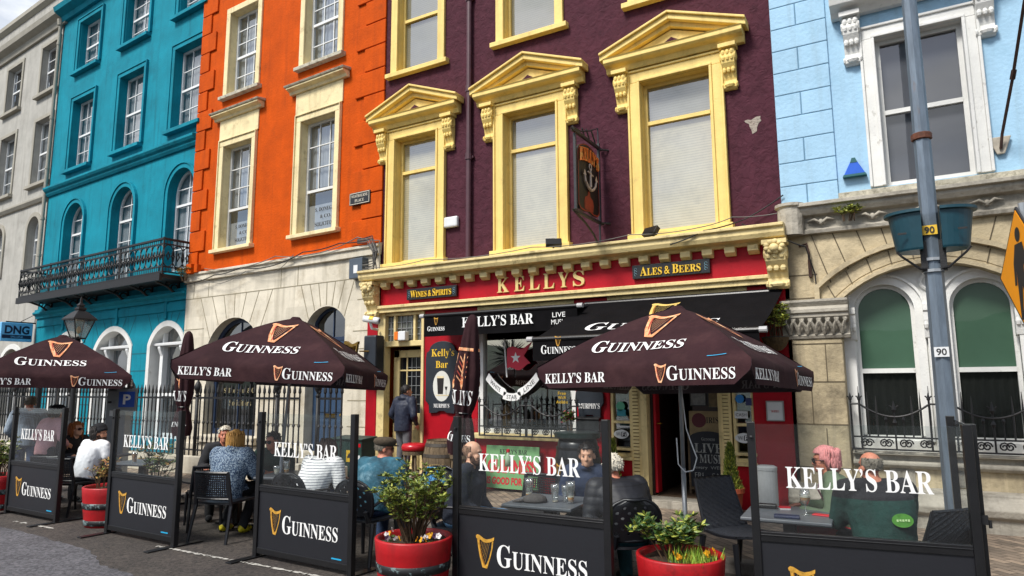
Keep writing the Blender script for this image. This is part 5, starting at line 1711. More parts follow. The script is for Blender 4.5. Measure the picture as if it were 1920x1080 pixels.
mb = MB(); mb.lathe([(.001, .075), (.05, .07), (.09, .05), (.105, .02), (.1, .004), (.001, .004)], (0, 0, 0), 20, T=Matrix.Diagonal((1.15, .95, 1, 1))); mb.build('crown', m_capg, t, smooth=True)
mb = MB(); mb.add([(-.12 + .0, -.07, .018), (-.2, -.05, .004), (-.22, 0, .002), (-.2, .05, .004), (-.12, .07, .018), (-.1, 0, .03)], [(0, 1, 2, 5), (5, 2, 3, 4)]); mb.build('peak', m_capg, t, solid=.006)
t = thing('wallet', 'dark blue wallet at front of the right table', 'wallet', (-.98, 6.2, zt), R(8)); mb = MB(); mb.box(-.1, .1, -.045, .045, 0, .025); mb.build('leather', M('navy_leather', '1c2440', .5, .15, 20, .2, 60), t, bevel=.008)
t = thing('phone', 'red-cased phone beside the stemmed beer glass', 'phone', (-.73, 6.45, zt), R(-10)); mb = MB(); mb.box(-.08, .08, -.04, .04, 0, .01); mb.build('case', M('red_case', 'c01a28', .4, .05), t, bevel=.004)
t = thing('cigarette_packet', 'red and white packet on the right table', 'packet', (-1.06, 6.62, zt), R(20)); mb = MB(); mb.box(-.045, .045, -.03, .03, 0, .022); mb.build('box', M('packet_white', 'c9c9c9', .5, .05), t); mb = MB(); mb.box(-.046, .046, -.031, .031, .012, .023); mb.build('lid', MATS['red_case'], t)
t = thing('sunglasses_case', 'black glasses case at back of the right table', 'case', (-1.2, 6.6, zt), R(5)); mb = MB(); mb.box(-.08, .08, -.035, .035, 0, .04); mb.build('case', m_blackp, t, bevel=.012)
t = thing('shopping_bag', 'crumpled blue patterned bag on a round-backed chair', 'bag', (-4.92, 6.6, .46))
mb = MB(); n = 20
for j in range(13):
    for i in range(n):
        a = 2 * PI * i / n; z = .34 * j / 12; r = .17 * (1 - .35 * (j / 12) ** 2) + .045 * noise.noise((math.cos(a) * 2.2, math.sin(a) * 2.2, z * 9))
        mb.v.append((r * math.cos(a) * 1.1, r * math.sin(a) * .7, z))
for j in range(12):
    for i in range(n): mb.f.append((j * n + i, j * n + (i + 1) % n, (j + 1) * n + (i + 1) % n, (j + 1) * n + i)); mb.m.append(0)
mb.build('bag', M('blue_bag_print', '2f7fb8', .6, .3, 9, .3, 20, stain='9cc26a', stain_amt=.9, stain_scale=9, stain_lo=.55, stain_hi=.6), t, smooth=True)
mb = MB(); mb.tube([(-.1, 0, .3), (-.06, -.02, .42), (.06, -.02, .42), (.1, 0, .3)], .01, 6); mb.build('handle', M('blue_strap', '3a8fc4', .7, .1), t)
t = thing('bottle', 'small green bottle with red cap on wall stool', 'bottle', (-4.9, 8.3, .72))
mb = MB(); mb.lathe([(.001, 0), (.045, 0), (.045, .12), (.02, .17), (.018, .2), (.001, .2)], (0, 0, 0), 12); mb.build('bottle', M('pale_green_plastic', '9fb89a', .4, .1), t, smooth=True)
mb = MB(); mb.lathe([(.024, .19), (.024, .23), (.001, .235)], (0, 0, 0), 12); mb.build('cap', MATS['red_case'], t)

# ---------------------------------------------------------------- barrel, stools, board, keg planter, bollard
m_oak = M('weathered_oak', '6b5b45', .85, .3, 4, .5, 30, stretch=(6, 6, .6), stain='35291c', stain_amt=.6, stain_scale=3)
t = thing('whiskey_barrel', 'weathered oak barrel standing against the red pub wall', 'barrel', (-6.88, 9.5, .11))
rad = lambda z: .27 + .07 * math.sin(PI * z / .82)
mb = MB(); ns_ = 22
for k in range(ns_):
    a0 = 2 * PI * k / ns_ + .012; a1 = 2 * PI * (k + 1) / ns_ - .012
    zz = [.82 * j / 10 for j in range(11)]
    b = len(mb.v)
    for z in zz:
        for a in (a0, (a0 + a1) / 2, a1): mb.v.append((rad(z) * math.cos(a), rad(z) * math.sin(a), z))
    for j in range(10):
        for i in range(2): mb.f.append((b + j * 3 + i, b + j * 3 + i + 1, b + j * 3 + 4 + i, b + j * 3 + 3 + i)); mb.m.append(0)
mb.lathe([(.001, .79), (.255, .79), (.27, .82), (.28, .82)], (0, 0, 0), 30); mb.lathe([(rad(z) - .004, z) for z in zz], (0, 0, 0), 30)
mb.build('staves', m_oak, t)
for z in (.05, .2, .55, .72):
    q = MB(); q.lathe([(rad(z) + .001, z - .002), (rad(z) + .006, z), (rad(z + .05) + .006, z + .05), (rad(z + .05) + .001, z + .052)], (0, 0, 0), 30); q.build('hoop', M('rusty_hoop', '3b352e', .6, .2, 12), t)
mb = MB(); cyl = lambda x, y, z: ((rad(z) + .008) * math.sin(x / .33 + .35), -(rad(z) + .008) * math.cos(x / .33 + .35), z)
mb.text('POWERS', -.06, .36, .33, .09, f=cyl); mb.text('LABEL', .06, .26, .13, .045, f=cyl); mb.build('lettering', M('stencil_gold', 'b39a5c', .7, .15, 20), t)
m_redv = M('red_vinyl', 'b01420', .28, .06, 3)
def stool():
    t = thing('bar_stool', 'red vinyl topped bar stool with turned wooden legs beside barrel', 'stool', (-7.42, 9.42, .11), group='red bar stools')
    mb = MB(); mb.lathe([(.001, .62), (.19, .62), (.215, .64), (.22, .69), (.2, .735), (.12, .75), (.001, .755)], (0, 0, 0), 26); mb.build('seat', m_redv, t, smooth=True)
    mb = MB(); mb.lathe([(.2, .56), (.205, .62), (.001, .62)], (0, 0, 0), 22); mb.build('seat_base', m_oak, t)
    for k in range(4):
        a = PI / 4 + k * PI / 2
        p = [(math.cos(a) * (.23 - .09 * s), math.sin(a) * (.23 - .09 * s), .58 * s) for s in [i / 8 for i in range(9)]]
        mb = MB(); mb.tube(p, [.016, .022, .016, .025, .018, .026, .02, .024, .024], 8); mb.build('leg', m_oak, t, smooth=True)
    mb = MB(); mb.tube([(.19 * math.cos(k * PI / 8), .19 * math.sin(k * PI / 8), .2) for k in range(17)], .013, 6, cap=False); mb.build('foot_ring', m_oak, t)
    return t
so = stool()
dup(so, loc=(-6.35, 9.3, .11), label='red vinyl topped bar stool half hidden behind bald man')
# dark keg planter with emblem
t = thing('keg_planter', 'black barrel table with gold harp emblem below pub window', 'barrel', (-4.33, 9.35, .11)); t.scale = (.92, .92, .96)
rad = lambda z: .3 + .07 * math.sin(PI * z / .98)
mb = MB(); mb.lathe([(.001, 0), (.3, 0)] + [(rad(z), z) for z in [.098 * k for k in range(11)]] + [(.001, .98)], (0, 0, 0), 30); mb.build('cask', M('black_cask_paint', '14171a', .3, .12, 4), t, smooth=True)
for z in (.16, .36, .66, .82):
    q = MB(); q.lathe([(rad(z), z - .003), (rad(z) + .01, z), (rad(z) + .01, z + .035), (rad(z), z + .038)], (0, 0, 0), 30); q.build('hoop', m_blackp, t)
mb = MB(); q = lambda x, y, z: ((rad(z) + .012 - y) * math.sin(x / .37 - .5), -(rad(z) + .012 - y) * math.cos(x / .37 - .5), z)
harp(mb, 0, .42, .2, f=q); mb.build('harp_emblem', [m_gold, m_goldd], t)
mb = MB(); mb.text('GUINNESS', 0, .2 + .1, .26, .05, f=q); mb.build('lettering', m_letw, t)
mb = MB(); mb.lathe([(.001, .985), (.36, .985), (.37, 1.0), (.37, 1.06), (.34, 1.07), (.001, 1.07)], (0, 0, 0), 26); mb.build('table_top', M('dark_green_top', '0b211d', .4, .1), t)
shrub('small pink-flowered plant on the black barrel', (-4.4, 9.3, 0), .22, .13, 9, [m_leafd, m_leaf, m_petr], (.05, .014), 8, 13, z0=1.19)
m_pgreen = M('poster_green', '6fa06a', .6, .06, 3)
t = thing('poster_board', 'pale green poster board with red block lettering leaning under pub window', 'poster', (-5.75, 9.82, .16))
t.rotation_euler = (R(-6), 0, 0)
mb = MB(); mb.box(-.5, .5, -.012, .012, 0, .68); b_ = mb.build('board', m_pgreen, t)
mb = MB(); mb.text('KELLYSBAR', .02, .55, .52, .075, y=-.0145); mb.build('lettering', m_letter, b_)
mb = MB(); mb.text('GUIBIG', 0, .24, .92, .22, y=-.0145); mb.text('ISGOOD', 0, .06, .92, .12, y=-.0145); mb.build('red_lettering', M('poster_red', 'c21c2c', .6, .05), b_)
t = thing('ashtray_bin', 'pale grey cylindrical bin beside dark red pier', 'bin', (-1.7, 9.4, .11))
mb = MB(); mb.lathe([(.001, 0), (.13, 0), (.13, .62), (.135, .625), (.135, .66), (.1, .68), (.001, .68)], (0, 0, 0), 22); mb.build('bin', M('pale_grey_metal', '8f9294', .5, .08, 4), t, smooth=False)
# ---------------------------------------------------------------- railings
def spear_rail(label, x0, x1, y, zb, zt, pitch, posts, lean=0.0):
    t = thing('iron_railing', label, 'railing', ((x0 + x1) / 2, y, 0), wc=True)
    n = int((x1 - x0) / pitch)
    mb = MB(); mb.box(x0, x1, y - .012, y + .012, zt - .04, zt); mb.box(x0, x1, y - .012, y + .012, zb + .1, zb + .13); mb.build('rail', m_iron, t)
    mb = MB()
    for k in range(n + 1):
        x = x0 + (x1 - x0) * k / n
        mb.tube([(x, y, zb), (x, y, zb + .3), (x, y, zb + .35), (x, y, zb + .4), (x, y, zb + .62), (x, y, zb + .66), (x, y, zb + .7), (x, y, zt + .06), (x, y, zt + .09), (x, y, zt + .14), (x, y, zt + .26)], [.016, .016, .026, .016, .016, .03, .016, .016, .03, .026, .002], 6)
    mb.build('bar', m_iron, t)
    for x in posts:
        mb = MB(); mb.tube([(x, y, zb - .05), (x, y, zt)], .034, 8)
        mb.lathe([(.034, zt), (.05, zt + .02), (.03, zt + .05), (.028, zt + .08), (.065, zt + .14), (.075, zt + .2), (.05, zt + .27), (.02, zt + .32), (.001, zt + .4)], (x, y, 0), 12); mb.build('post', m_iron, t, smooth=True)
    return t
spear_rail('black spear-topped railing along the teal and orange houses', -19.95, -9.66, 8.9, .46, 1.63, .135, (-20.0, -17.4, -14.9, -12.6, -10.25))
spear_rail('short black spear-topped railing right of the navy door gap', -9.16, -8.62, 8.9, .46, 1.63, .135, (-9.2,))
spear_rail('black spear-topped railing in front of grey house', -27, -20.4, 9.3, .46, 1.63, .135, (-20.5, -23.5))
t = thing('railing_plinth', 'low pale stone kerb carrying the long railing', 'plinth', (-15, 8.9, 0), wc=True)
mb = MB(); mb.box(-20.1, -9.5, 8.78, 9.02, .11, .46); mb.build('stone', m_ashlar, t, bevel=.015)
t = thing('railing_plinth', 'short pale stone kerb by the navy door', 'plinth', (-8.9, 8.9, 0), wc=True)
mb = MB(); mb.box(-9.3, -8.55, 8.78, 9.02, .11, .46); mb.build('stone', m_ashlar, t, bevel=.015)
def window_guard(label, x0, x1, y, z0, z1):
    t = thing('window_guard', label, 'window guard', ((x0 + x1) / 2, y, z0), wc=True)
    c = (x0 + x1) / 2
    n = 20
    mb = MB()
    sag = lambda x: z1 - .16 * (1 - (2 * (x - x0 - .1) / (x1 - x0 - .2) - 1) ** 2) if x0 + .1 < x < x1 - .1 else z1
    mb.tube([(x0 + (x1 - x0) * k / n, y, sag(x0 + (x1 - x0) * k / n)) for k in range(n + 1)], .014, 6)
    mb.box(x0, x1, y - .01, y + .01, z0 + .15, z0 + .17); mb.box(x0, x1, y - .01, y + .01, z0, z0 + .02); mb.build('rail', m_iron, t)
    mb = MB()
    for k in range(1, 10):
        x = x0 + (x1 - x0) * k / 10
        if k == 5:
            mb.tube([(x, y, z0), (x, y, z0 + .3), (x, y, z0 + .34), (x, y, z0 + .38), (x, y, sag(x) + .05), (x, y, sag(x) + .09), (x, y, sag(x) + .2)], [.012, .012, .03, .012, .012, .03, .002], 6)
            mb.tube([(x - .05, y, sag(x) + .14), (x, y, sag(x) + .1), (x + .05, y, sag(x) + .14)], .01, 5)
        elif k % 2 or k in (2, 8): mb.tube([(x, y, z0 + .15), (x, y, z1 - .1), (x, y, sag(x) + .22)], [.01, .014, .003], 5)
        else: mb.tube([(x, y, z0 + .15), (x, y, z0 + .34), (x, y, z0 + .38), (x, y, z0 + .42), (x, y, sag(x))], [.009, .009, .022, .009, .006], 6)
    for x in (x0, x0 + .1, x1 - .1, x1):
        mb.tube([(x, y, z0), (x, y, z1 + .04), (x, y, z1 + .06), (x, y, z1 + .14)], [.013, .013, .025, .004], 6)
        mb.tube([(x - .035, y, z1 + .1), (x, y, z1 + .06), (x + .035, y, z1 + .1)], .009, 5)
    mb.build('bar', m_iron, t)
    mb = MB()
    for k in range(5):
        x = x0 + .05 + (x1 - x0 - .1) * k / 4
        for s in (-1, 1):
            cx = x + s * .08
            if x0 < cx < x1: mb.tube([(cx + .05 * (1 - q / 18) * math.cos(q * .7), y, z0 + .085 + .055 * (1 - q / 18) * math.sin(q * .7)) for q in range(15)], .009, 4)
    mb.build('scroll', m_iron, t)
    mb = MB()
    for x in (x0, x1): mb.tube([(x, y, z1), (x, 9.99, z1)], .01, 5); mb.tube([(x, y, z0 + .01), (x, 9.99, z0 + .01)], .01, 5)
    mb.build('bracket', m_iron, t)
    return t
window_guard('black iron guard with sagging top rail at the green-blind window beside the pub', -.7, .26, 9.83, 1.0, 1.57)
window_guard('black iron guard with sagging top rail at the window behind the galvanised post', .3, 1.28, 9.83, 1.0, 1.57)
window_guard('black iron guard at left half of pub window', -6.28, -5.4, 9.7, 1.0, 1.5)
window_guard('black iron guard at right half of pub window', -5.38, -4.5, 9.7, 1.0, 1.5)

# ================================================================ signs, awnings and fittings on the fronts
m_signb = M('black_sign_board', '15171b', .4, .15, 6)
m_signy = M('sign_yellow', 'e3b92e', .5, .08, 10)
m_slateb = M('dark_slate_sign', '20262e', .45, .2, 4)
def board(name, label, x, z, w_, h, y, key, tw, th_, rim=None):
    t = thing(name, label, 'sign', (x, y, z))
    mb = MB(); mb.box(-w_ / 2, w_ / 2, -.025, .03, -h / 2, h / 2); mb.build('board', m_signb, t, bevel=.006)
    mb = MB(); mb.text(key, 0, -h / 2 + (h - th_) / 2, tw, th_, y=-.045, th=.02); mb.build('lettering', m_signy, t)
    mb = MB()
    for s in (-1, 1):
        for q in range(3): mb.tube([(s * (w_ / 2 - .06), -.028, -.05 + .05 * q + .025 * math.sin(a)) if 0 else (s * (w_ / 2 - .055) + .02 * math.cos(a), -.028, -.04 + .04 * q + .02 * math.sin(a)) for a in [k * PI / 4 for k in range(7)]], .004, 4)
    mb.build('ornament', M('pale_blue_ornament', '6f93a0', .6, .1), t)
board('name_board', 'black board with yellow WINES & SPIRITS lettering on red fascia', -7.42, 3.5, 1.12, .2, 9.86, 'WINES', .92, .13)
board('name_board', 'black board with yellow ALES & BEERS lettering on red fascia', -2.99, 3.53, 1.18, .21, 9.86, 'ALES', .92, .14)
t = thing('street_sign', 'black WESTBOURNE PLACE plate on the orange wall', 'sign', (-8.75 - .58 * math.cos(R(3)), 10.0 + .58 * math.sin(R(3)) - .06, 5.58), R(-3))
mb = MB(); mb.box(-.29, .29, -.012, .012, -.13, .13); mb.build('plate', m_signb, t, bevel=.01)
mb = MB(); rect_band(mb, -.26, .26, -.105, .105, .012, -.015, -.0122, bottom=True); mb.text('WESTBOURNE', 0, .02, .46, .06, y=-.016); mb.text('PLACE', 0, -.075, .26, .06, y=-.016); mb.build('lettering', M('aged_white_letters', 'c9c2b0', .6, .15, 20), t)
# oval advertising board
t = thing('advertising_sign', 'tall dark shaped sign with yellow lettering over a painted glass of stout', 'sign', (-7.23, 9.95, 1.98))
def outline(w_, h):
    P = []
    for k in range(13): a = PI * k / 12; P.append((w_ * .78 * math.cos(a), h - .16 + .16 * math.sin(a)))
    P += [(-w_ * .95, h - .2), (-w_, h - .3), (-w_, -h + .22), (-w_ * .8, -h + .16), (-w_ * .76, -h), (-w_ * .3, -h + .01), (-.06, -h + .04), (.06, -h + .04), (w_ * .3, -h + .01), (w_ * .76, -h), (w_ * .8, -h + .16), (w_, -h + .22), (w_, -h + .3 if 0 else h - .3), (w_ * .95, h - .2)]
    return P
mb = MB(); mb.prism(outline(.36, .64), -.02, .015); mb.build('board', m_slateb, t, bevel=.006)
mb = MB(); mb.text('Kellys', .02, .33, .5, .17, y=-.024); mb.text('Bar', .0, .16, .27, .125, y=-.024); mb.build('lettering', m_signy, t)
mb = MB(); mb.add([(.0 + .19 * math.cos(k * PI / 12), -.0225, -.16 + .27 * math.sin(k * PI / 12)) for k in range(24)], [tuple(range(24))]); ov = mb.build('oval', M('cream_white_print', 'cfd0c8', .5, .05), t)
mb = MB(); mb.add([(-.1, -.026, -.02), (-.08, -.026, -.3), (.03, -.026, -.3), (.05, -.026, -.02)], [(0, 1, 2, 3)]); mb.add([(.07, -.026, -.17), (.09, -.026, -.23), (.11, -.026, -.23), (.13, -.026, -.17)], [(0, 1, 2, 3)]); mb.box(.097, .103, -.026, -.0255, -.31, -.23); mb.build('stout_print', M('stout_print', '1b1613', .5, .1), ov)
mb = MB(); mb.box(-.1, .05, -.0265, -.0262, -.02, .015); mb.box(-.12, .16, -.0265, -.0262, -.33, -.315); mb.build('foam_print', M('foam_print', 'd8c79c', .6, .1), ov)
mb = MB(); mb.text('MURPHYS', .0, -.54, .34, .07, y=-.024); mb.build('small_lettering', m_letw, t)
t = thing('advertising_sign', 'small black wavy-footed sign with white lettering on red pier', 'sign', (-4.38, 9.93, 1.62))
mb = MB(); P = outline(.24, .3); mb.prism(P, -.02, .02); mb.build('board', m_slateb, t, bevel=.006)
mb = MB(); mb.text('MURPHYS', 0, -.16, .36, .08, y=-.024); mb.build('lettering', m_letw, t)
t = thing('letter_box', 'black metal letter box under the small wavy-footed sign', 'box', (-4.38, 9.92, 1.2)); mb = MB(); mb.box(-.19, .19, -.09, .03, -.1, .1); mb.sweep([(.03, .1), (-.11, .1), (-.11, .11), (.03, .15)], -.2, .2); mb.build('body', m_blackp, t, bevel=.008)
mb = MB(); mb.box(-.14, .14, -.095, -.088, .02, .04); mb.build('slot', m_iron, t)
# White Star flag sign and ribbon
t = thing('flag_sign', 'red swallow-tail flag with white star on a white staff over a lettered ribbon', 'sign', (-5.85, 9.93, 1.98))
mb = MB(); n = 14
top = [(-.02 + .46 * k / n, .46 + .03 * math.sin(k * .55) + (.05 * (k / n) ** 2)) for k in range(n + 1)]
bot = [(-.02 + .44 * k / n, .1 + .04 * math.sin(k * .5 + 1) + .07 * (k / n)) for k in range(n + 1)]
mb.prism([bot[0]] + bot[1:-1] + [(.43, .2), (.3, .33), (.46, .56)] + list(reversed(top[:-1])), -.012, .012); mb.build('flag', M('flag_red', 'c8203a', .5, .1), t)
mb = MB(); mb.add([(.15 + (.1 if k % 2 == 0 else .04) * math.sin(k * PI / 5), -.016, .3 + (.1 if k % 2 == 0 else .04) * math.cos(k * PI / 5)) for k in range(10)], [tuple(range(10))]); mb.build('star', m_letw, t)
mb = MB(); mb.tube([(-.08, 0, .6), (-.03, 0, -.02)], .013, 8); mb.ell((-.083, 0, .61), .022, 8); mb.build('staff', m_letw, t)
def rib(u): # centre line of the ribbon
    return (-.42 + .98 * u, .02 - .3 * (1 - (2 * u - 1) ** 2) - .02)
for (u0, u1, dz, key) in ((0, .34, 0, 'WHITE'), (.33, .67, -.05, 'STAR'), (.66, 1.0, 0, 'LINE')):
    mb = MB(); m_ = 8
    up = []; lo = []
    for k in range(m_ + 1):
        u = u0 + (u1 - u0) * k / m_; x, z = rib(u); d = Vector((.98, .0 + .3 * 4 * (2 * u - 1) * .5)).normalized(); nx, nz = -d.y, d.x
        up.append((x + nx * .062, z + dz + nz * .062)); lo.append((x - nx * .062, z + dz - nz * .062))
    mb.prism(lo + up[::-1], -.014 if dz else -.004, .006 if dz else .01); r_ = mb.build('ribbon', m_letw, t)
    mb = MB(); uc = (u0 + u1) / 2
    def rf(x, y, z):
        u = uc + x; a, b = rib(u); d = Vector((.98, .3 * 4 * (2 * u - 1) * .5)).normalized()
        return (a - d.y * z, y, b + dz + d.x * z)
    mb.text(key, 0, -.033, .2, .066, y=-.018 if dz else -.008, f=rf); mb.build('lettering', m_letter, r_)
for u in (.33, .67):
    x, z = rib(u); mb = MB(); mb.lathe([(.001, -.006), (.06, -.006), (.06, .006), (.001, .006)], (0, 0, 0), 14, T=Matrix.Translation((x, -.008, z - .0)) @ Matrix.Rotation(PI / 2, 4, 'X')); mb.build('scroll', m_letw, t)
# stickers in the bay windows
def sticker(label, x, z, w_, h, mt, key=None, m2=None, y=9.985, rnd=False, tw=.8, z2=0):
    t = thing('window_sticker', label, 'sticker', (x, y, z))
    mb = MB()
    if rnd: mb.lathe([(.001, -.002), (w_ / 2, -.002), (w_ / 2, .002), (.001, .002)], (0, 0, 0), 20, T=Matrix.Rotation(PI / 2, 4, 'X'))
    else: mb.box(-w_ / 2, w_ / 2, -.002, .002, -h / 2, h / 2)
    mb.build('sheet', mt, t)
    if key: mb = MB(); mb.text(key, 0, -h * .22, w_ * tw, h * .44, y=-.004); mb.build('lettering', m2, t)
m_stg = M('sticker_green', '4c9a78', .5, .1); m_stb = M('sticker_blue', '2476b8', .5, .1); m_stw = M('sticker_white', 'c8cac8', .5, .05); m_stn = M('sticker_navy', '2a2f5a', .5, .1)
sticker('round green sticker on left bay window', -3.89, 1.5, .14, .14, m_stg, rnd=True)
sticker('teal square sticker below the round green one', -3.88, 1.4, .14, .1, M('sticker_teal', '1c7a86', .5, .1))
sticker('round blue sticker on right bay window', -2.11, 1.62, .12, .12, m_stb, rnd=True)
sticker('small navy sticker beside the round blue one', -1.99, 1.58, .08, .1, m_stn)
sticker('white CASH sticker on right bay window', -2.1, 1.4, .18, .1, m_stw, 'CASH', m_letter)
for x, lab in ((-3.89, 'grey cloud-shaped WiFi sticker on left bay window'), (-2.08, 'grey cloud-shaped WiFi sticker on right bay window')):
    t = thing('window_sticker', lab, 'sticker', (x, 9.985, 1.08))
    mb = MB(); mb.prism([(.11 * math.cos(k * PI / 12) * (1 + .12 * math.cos(k * PI / 12 * 2)), .07 * math.sin(k * PI / 12)) for k in range(24)], -.002, .002); mb.build('sheet', m_stw, t)
    mb = MB(); mb.box(.003, .085, -.0035, -.0025, -.036, .036); mb.text('Wi', -.045, -.028, .07, .056, y=-.004); mb.build('lettering', m_letter, t)
    mb = MB(); mb.text('Fi', .045, -.028, .055, .056, y=-.0045); mb.build('white_lettering', m_letw, t)
t = thing('window_sticker', 'small yellow Free Wi-Fi Available lettering in pub window', 'sticker', (-4.92, 10.055, 1.6)); mb = MB()
for k, q in enumerate(('FREEWIFI1', 'FREEWIFI2', 'FREEWIFI3')): mb.text(q, 0, .07 - .07 * k, .14 if k < 2 else .2, .05, y=0)
mb.build('lettering', m_signy, t)
# chalkboard and posters in the lobby
t = thing('chalkboard', 'arched chalkboard lettered LIVE MUSIC inside the entrance', 'sign', (-2.72, 10.55, .3), R(0))
mb = MB(); mb.prism([(-.28, 0), (.26, 0), (.26, .72)] + [(-.01 + .27 * math.cos(a), .72 + .1 * math.sin(a)) for a in [k * PI / 10 for k in range(11)]] + [(-.28, .72)], -.01, .02); cb = mb.build('board', M('chalk_slate', '2b3038', .85, .25, 3), t)
mb = MB(); mb.text('LIVE', 0, .5, .42, .14, y=-.014); mb.text('MUSIC', .06, .35, .4, .13, y=-.014); mb.text('every', 0, .25, .42, .06, y=-.014); mb.text('FRI', 0, .13, .44, .08, y=-.014); mb.text('GUINNESS', 0, .68, .2, .05, y=-.014); mb.build('lettering', M('chalk', '9aa0a0', .9, .35, 40), cb)
mb = MB(); mb.box(-.31, -.28, -.02, .02, -.1, .74); mb.box(-.31, .26, -.03, .02, -.04, -.005); mb.build('frame', m_oak, t)
t = thing('tin_sign', 'tan IRISH sign with maroon roundel behind the chalkboard', 'sign', (-2.74, 10.6, 1.22)); mb = MB(); mb.box(-.27, .27, -.01, .01, -.2, .2); mb.build('plate', M('aged_tan_print', '9c8a66', .7, .15, 8), t)
mb = MB(); mb.lathe([(.001, -.012), (.11, -.012)], (0, 0, 0), 16, T=Matrix.Translation((-.12, 0, .06)) @ Matrix.Rotation(PI / 2, 4, 'X') @ Matrix.Translation((0, 0, .024))); mb.box(-.14, -.1, -.0135, -.0125, .02, .1) ; mb.build('roundel', M('maroon_print', '5c1c2c', .6, .1), t)
mb = MB(); mb.text('IRISH', .12, .02, .26, .09, y=-.014); mb.build('lettering', m_letter, t)
for x, z, w_, h, lab, c in ((-2.86, 1.62, .22, .22, 'grey photo notice at left above the chalkboard', '8e9498'), (-2.6, 1.6, .2, .24, 'tan framed notice above the chalkboard', '7d6f55')):
    t = thing('notice', lab, 'poster', (x, 10.605, z)); mb = MB(); mb.box(-w_ / 2, w_ / 2, -.008, .008, -h / 2, h / 2); mb.build('sheet', M('notice_' + c, c, .7, .25, 14), t)
    mb = MB(); rect_band(mb, -w_ / 2, w_ / 2, -h / 2, h / 2, .015, -.014, .008, bottom=True); mb.build('frame', m_blackp, t)
t = thing('framed_notice', 'small framed notice on the dark red right pier', 'poster', (-1.64, 9.96, 1.46)); mb = MB(); mb.box(-.1, .1, -.01, .01, -.12, .12); mb.build('sheet', m_stw, t); mb = MB(); rect_band(mb, -.1, .1, -.12, .12, .015, -.018, .01, bottom=True); mb.build('frame', M('silver_frame', '8c8c88', .4, .1), t); mb = MB(); mb.text('MURPHYS', 0, -.02, .1, .03, y=-.013); mb.build('lettering', m_redv, t)
# projecting inn sign
m_wrought = M('wrought_iron', '222327', .5, .2, 12, .1, 40)
t = thing('hanging_sign', 'wrought iron bracket sign with orange lettering and raised anchor', 'sign', (-4.1, 9.95, 5.0))
mb = MB()
mb.box(-.02, .02, -.12, -.08, -.62, .7); mb.box(-.02, .02, -1.18, -1.14, -.6, .58)
mb.box(-.022, .022, -1.25, .02, .6, .64); mb.box(-.022, .022, -1.25, .02, -.64, -.6)
mb.tube([(0, -1.2, -.64), (0, -.75, -.74), (0, -.4, -.86), (0, -.12, -1.06)], .018, 6); mb.tube([(0, -.12, -1.06), (0, -.12, -.62)], .016, 6)
for cy, r in ((-.35, .1), (-.6, .07), (-.8, .05)):
    mb.tube([(0, cy + r * (1 - q / 22) * math.cos(q * .7), .66 + r + r * (1 - q / 22) * math.sin(q * .7 - 1.5)) for q in range(18)], .012, 5)
mb.tube([(0, -1.25, .66), (0, -.9, .68), (0, -.5, .8), (0, -.12, .95), (0, -.1, .64)], .012, 5)
mb.tube([(0, -1.33, .62), (0, -1.2, .62)], [.004, .03], 6); mb.tube([(0, -1.33, -.62), (0, -1.2, -.62)], [.004, .03], 6)
mb.tube([(0, -.1, .6), (.12, .05, .6)], .016, 6); mb.tube([(0, -.1, -.62), (.12, .05, -.62)], .016, 6)
mb.build('bracket', m_wrought, t); t.scale = (1, .86, 1)
def face(mb, s):
    return lambda x, y, z: (s * (.022 - y), -.64 + s * x, z)
mb = MB(); P = [(-.46, -.5), (-.38, -.56), (-.2, -.57), (0, -.54), (.2, -.57), (.38, -.56), (.46, -.5), (.46, .3)] + [(.46 * math.cos(a), .3 + .22 * math.sin(a)) for a in [k * PI / 12 for k in range(1, 12)]] + [(-.46, .3)]
mb.prism(P, -.02, .02, 0, f=lambda x, y, z: (y, -.64 + x, z)); bd = mb.build('board', M('sign_dark_ground', '0c0a0a', .5, .2, 4), t)
mb = MB()
for s in (1, -1):
    f = face(mb, s); n_ = len(P)
    Q = [(x * .95, (z + .02) * .965 - .015) for x, z in P]
    for k in range(n_):
        a, b, c, d = P[k], P[(k + 1) % n_], Q[(k + 1) % n_], Q[k]
        mb.add([f(a[0], 0, a[1]), f(b[0], 0, b[1]), f(c[0], 0, c[1]), f(d[0], 0, d[1])], [(0, 1, 2, 3)])
    mb.add([f(x, -.002, z) for x, z in ((-.2, -.53), (.16, -.53), (.2, -.42), (.16, -.34), (.05, -.3), (.03, -.23), (-.05, -.23), (-.07, -.3), (-.18, -.34), (-.22, -.42))], [tuple(range(10))])
mb.build('painted_border', M('rust_red_paint', '8a2f18', .6, .25, 8), bd)
mb = MB(); mb2 = MB()
for s in (1, -1):
    f = face(mb, s)
    mb.text('KELLYS2', .0, .17, .82, .22, y=-.03, f=lambda x, y, z, f=f: f(x, y, z + .06 * (1 - (x / .42) ** 2)), th=.02)
    mb2.tube([f(0, -.03, .14), f(0, -.03, -.16)], [.014, .022], 8)
    mb2.tube([f(.05 * math.cos(a), -.03, .16 + .05 * math.sin(a)) for a in [k * PI / 6 for k in range(13)]], .01, 6, cap=False)
    mb2.tube([f(-.11, -.03, .07), f(.11, -.03, .04)], .013, 6)
    mb2.tube([f(-.26, -.03, .02), f(-.22, -.03, -.1), f(-.11, -.03, -.18), f(0, -.03, -.21), f(.11, -.03, -.18), f(.22, -.03, -.1), f(.26, -.03, .02)], [.008, .018, .022, .026, .022, .018, .008], 8)
    for q in (-1, 1): mb2.add([f(q * .26, -.035, .08), f(q * .32, -.035, -.02), f(q * .19, -.035, -.01)], [(0, 1, 2)])
mb.build('lettering', M('orange_gold_paint', 'e2742c', .45, .25, 9, stain='e6c06a', stain_amt=.8, stain_scale=6), bd)
mb2.build('anchor', M('anchor_grey', 'b5a294', .5, .3, 12), bd)
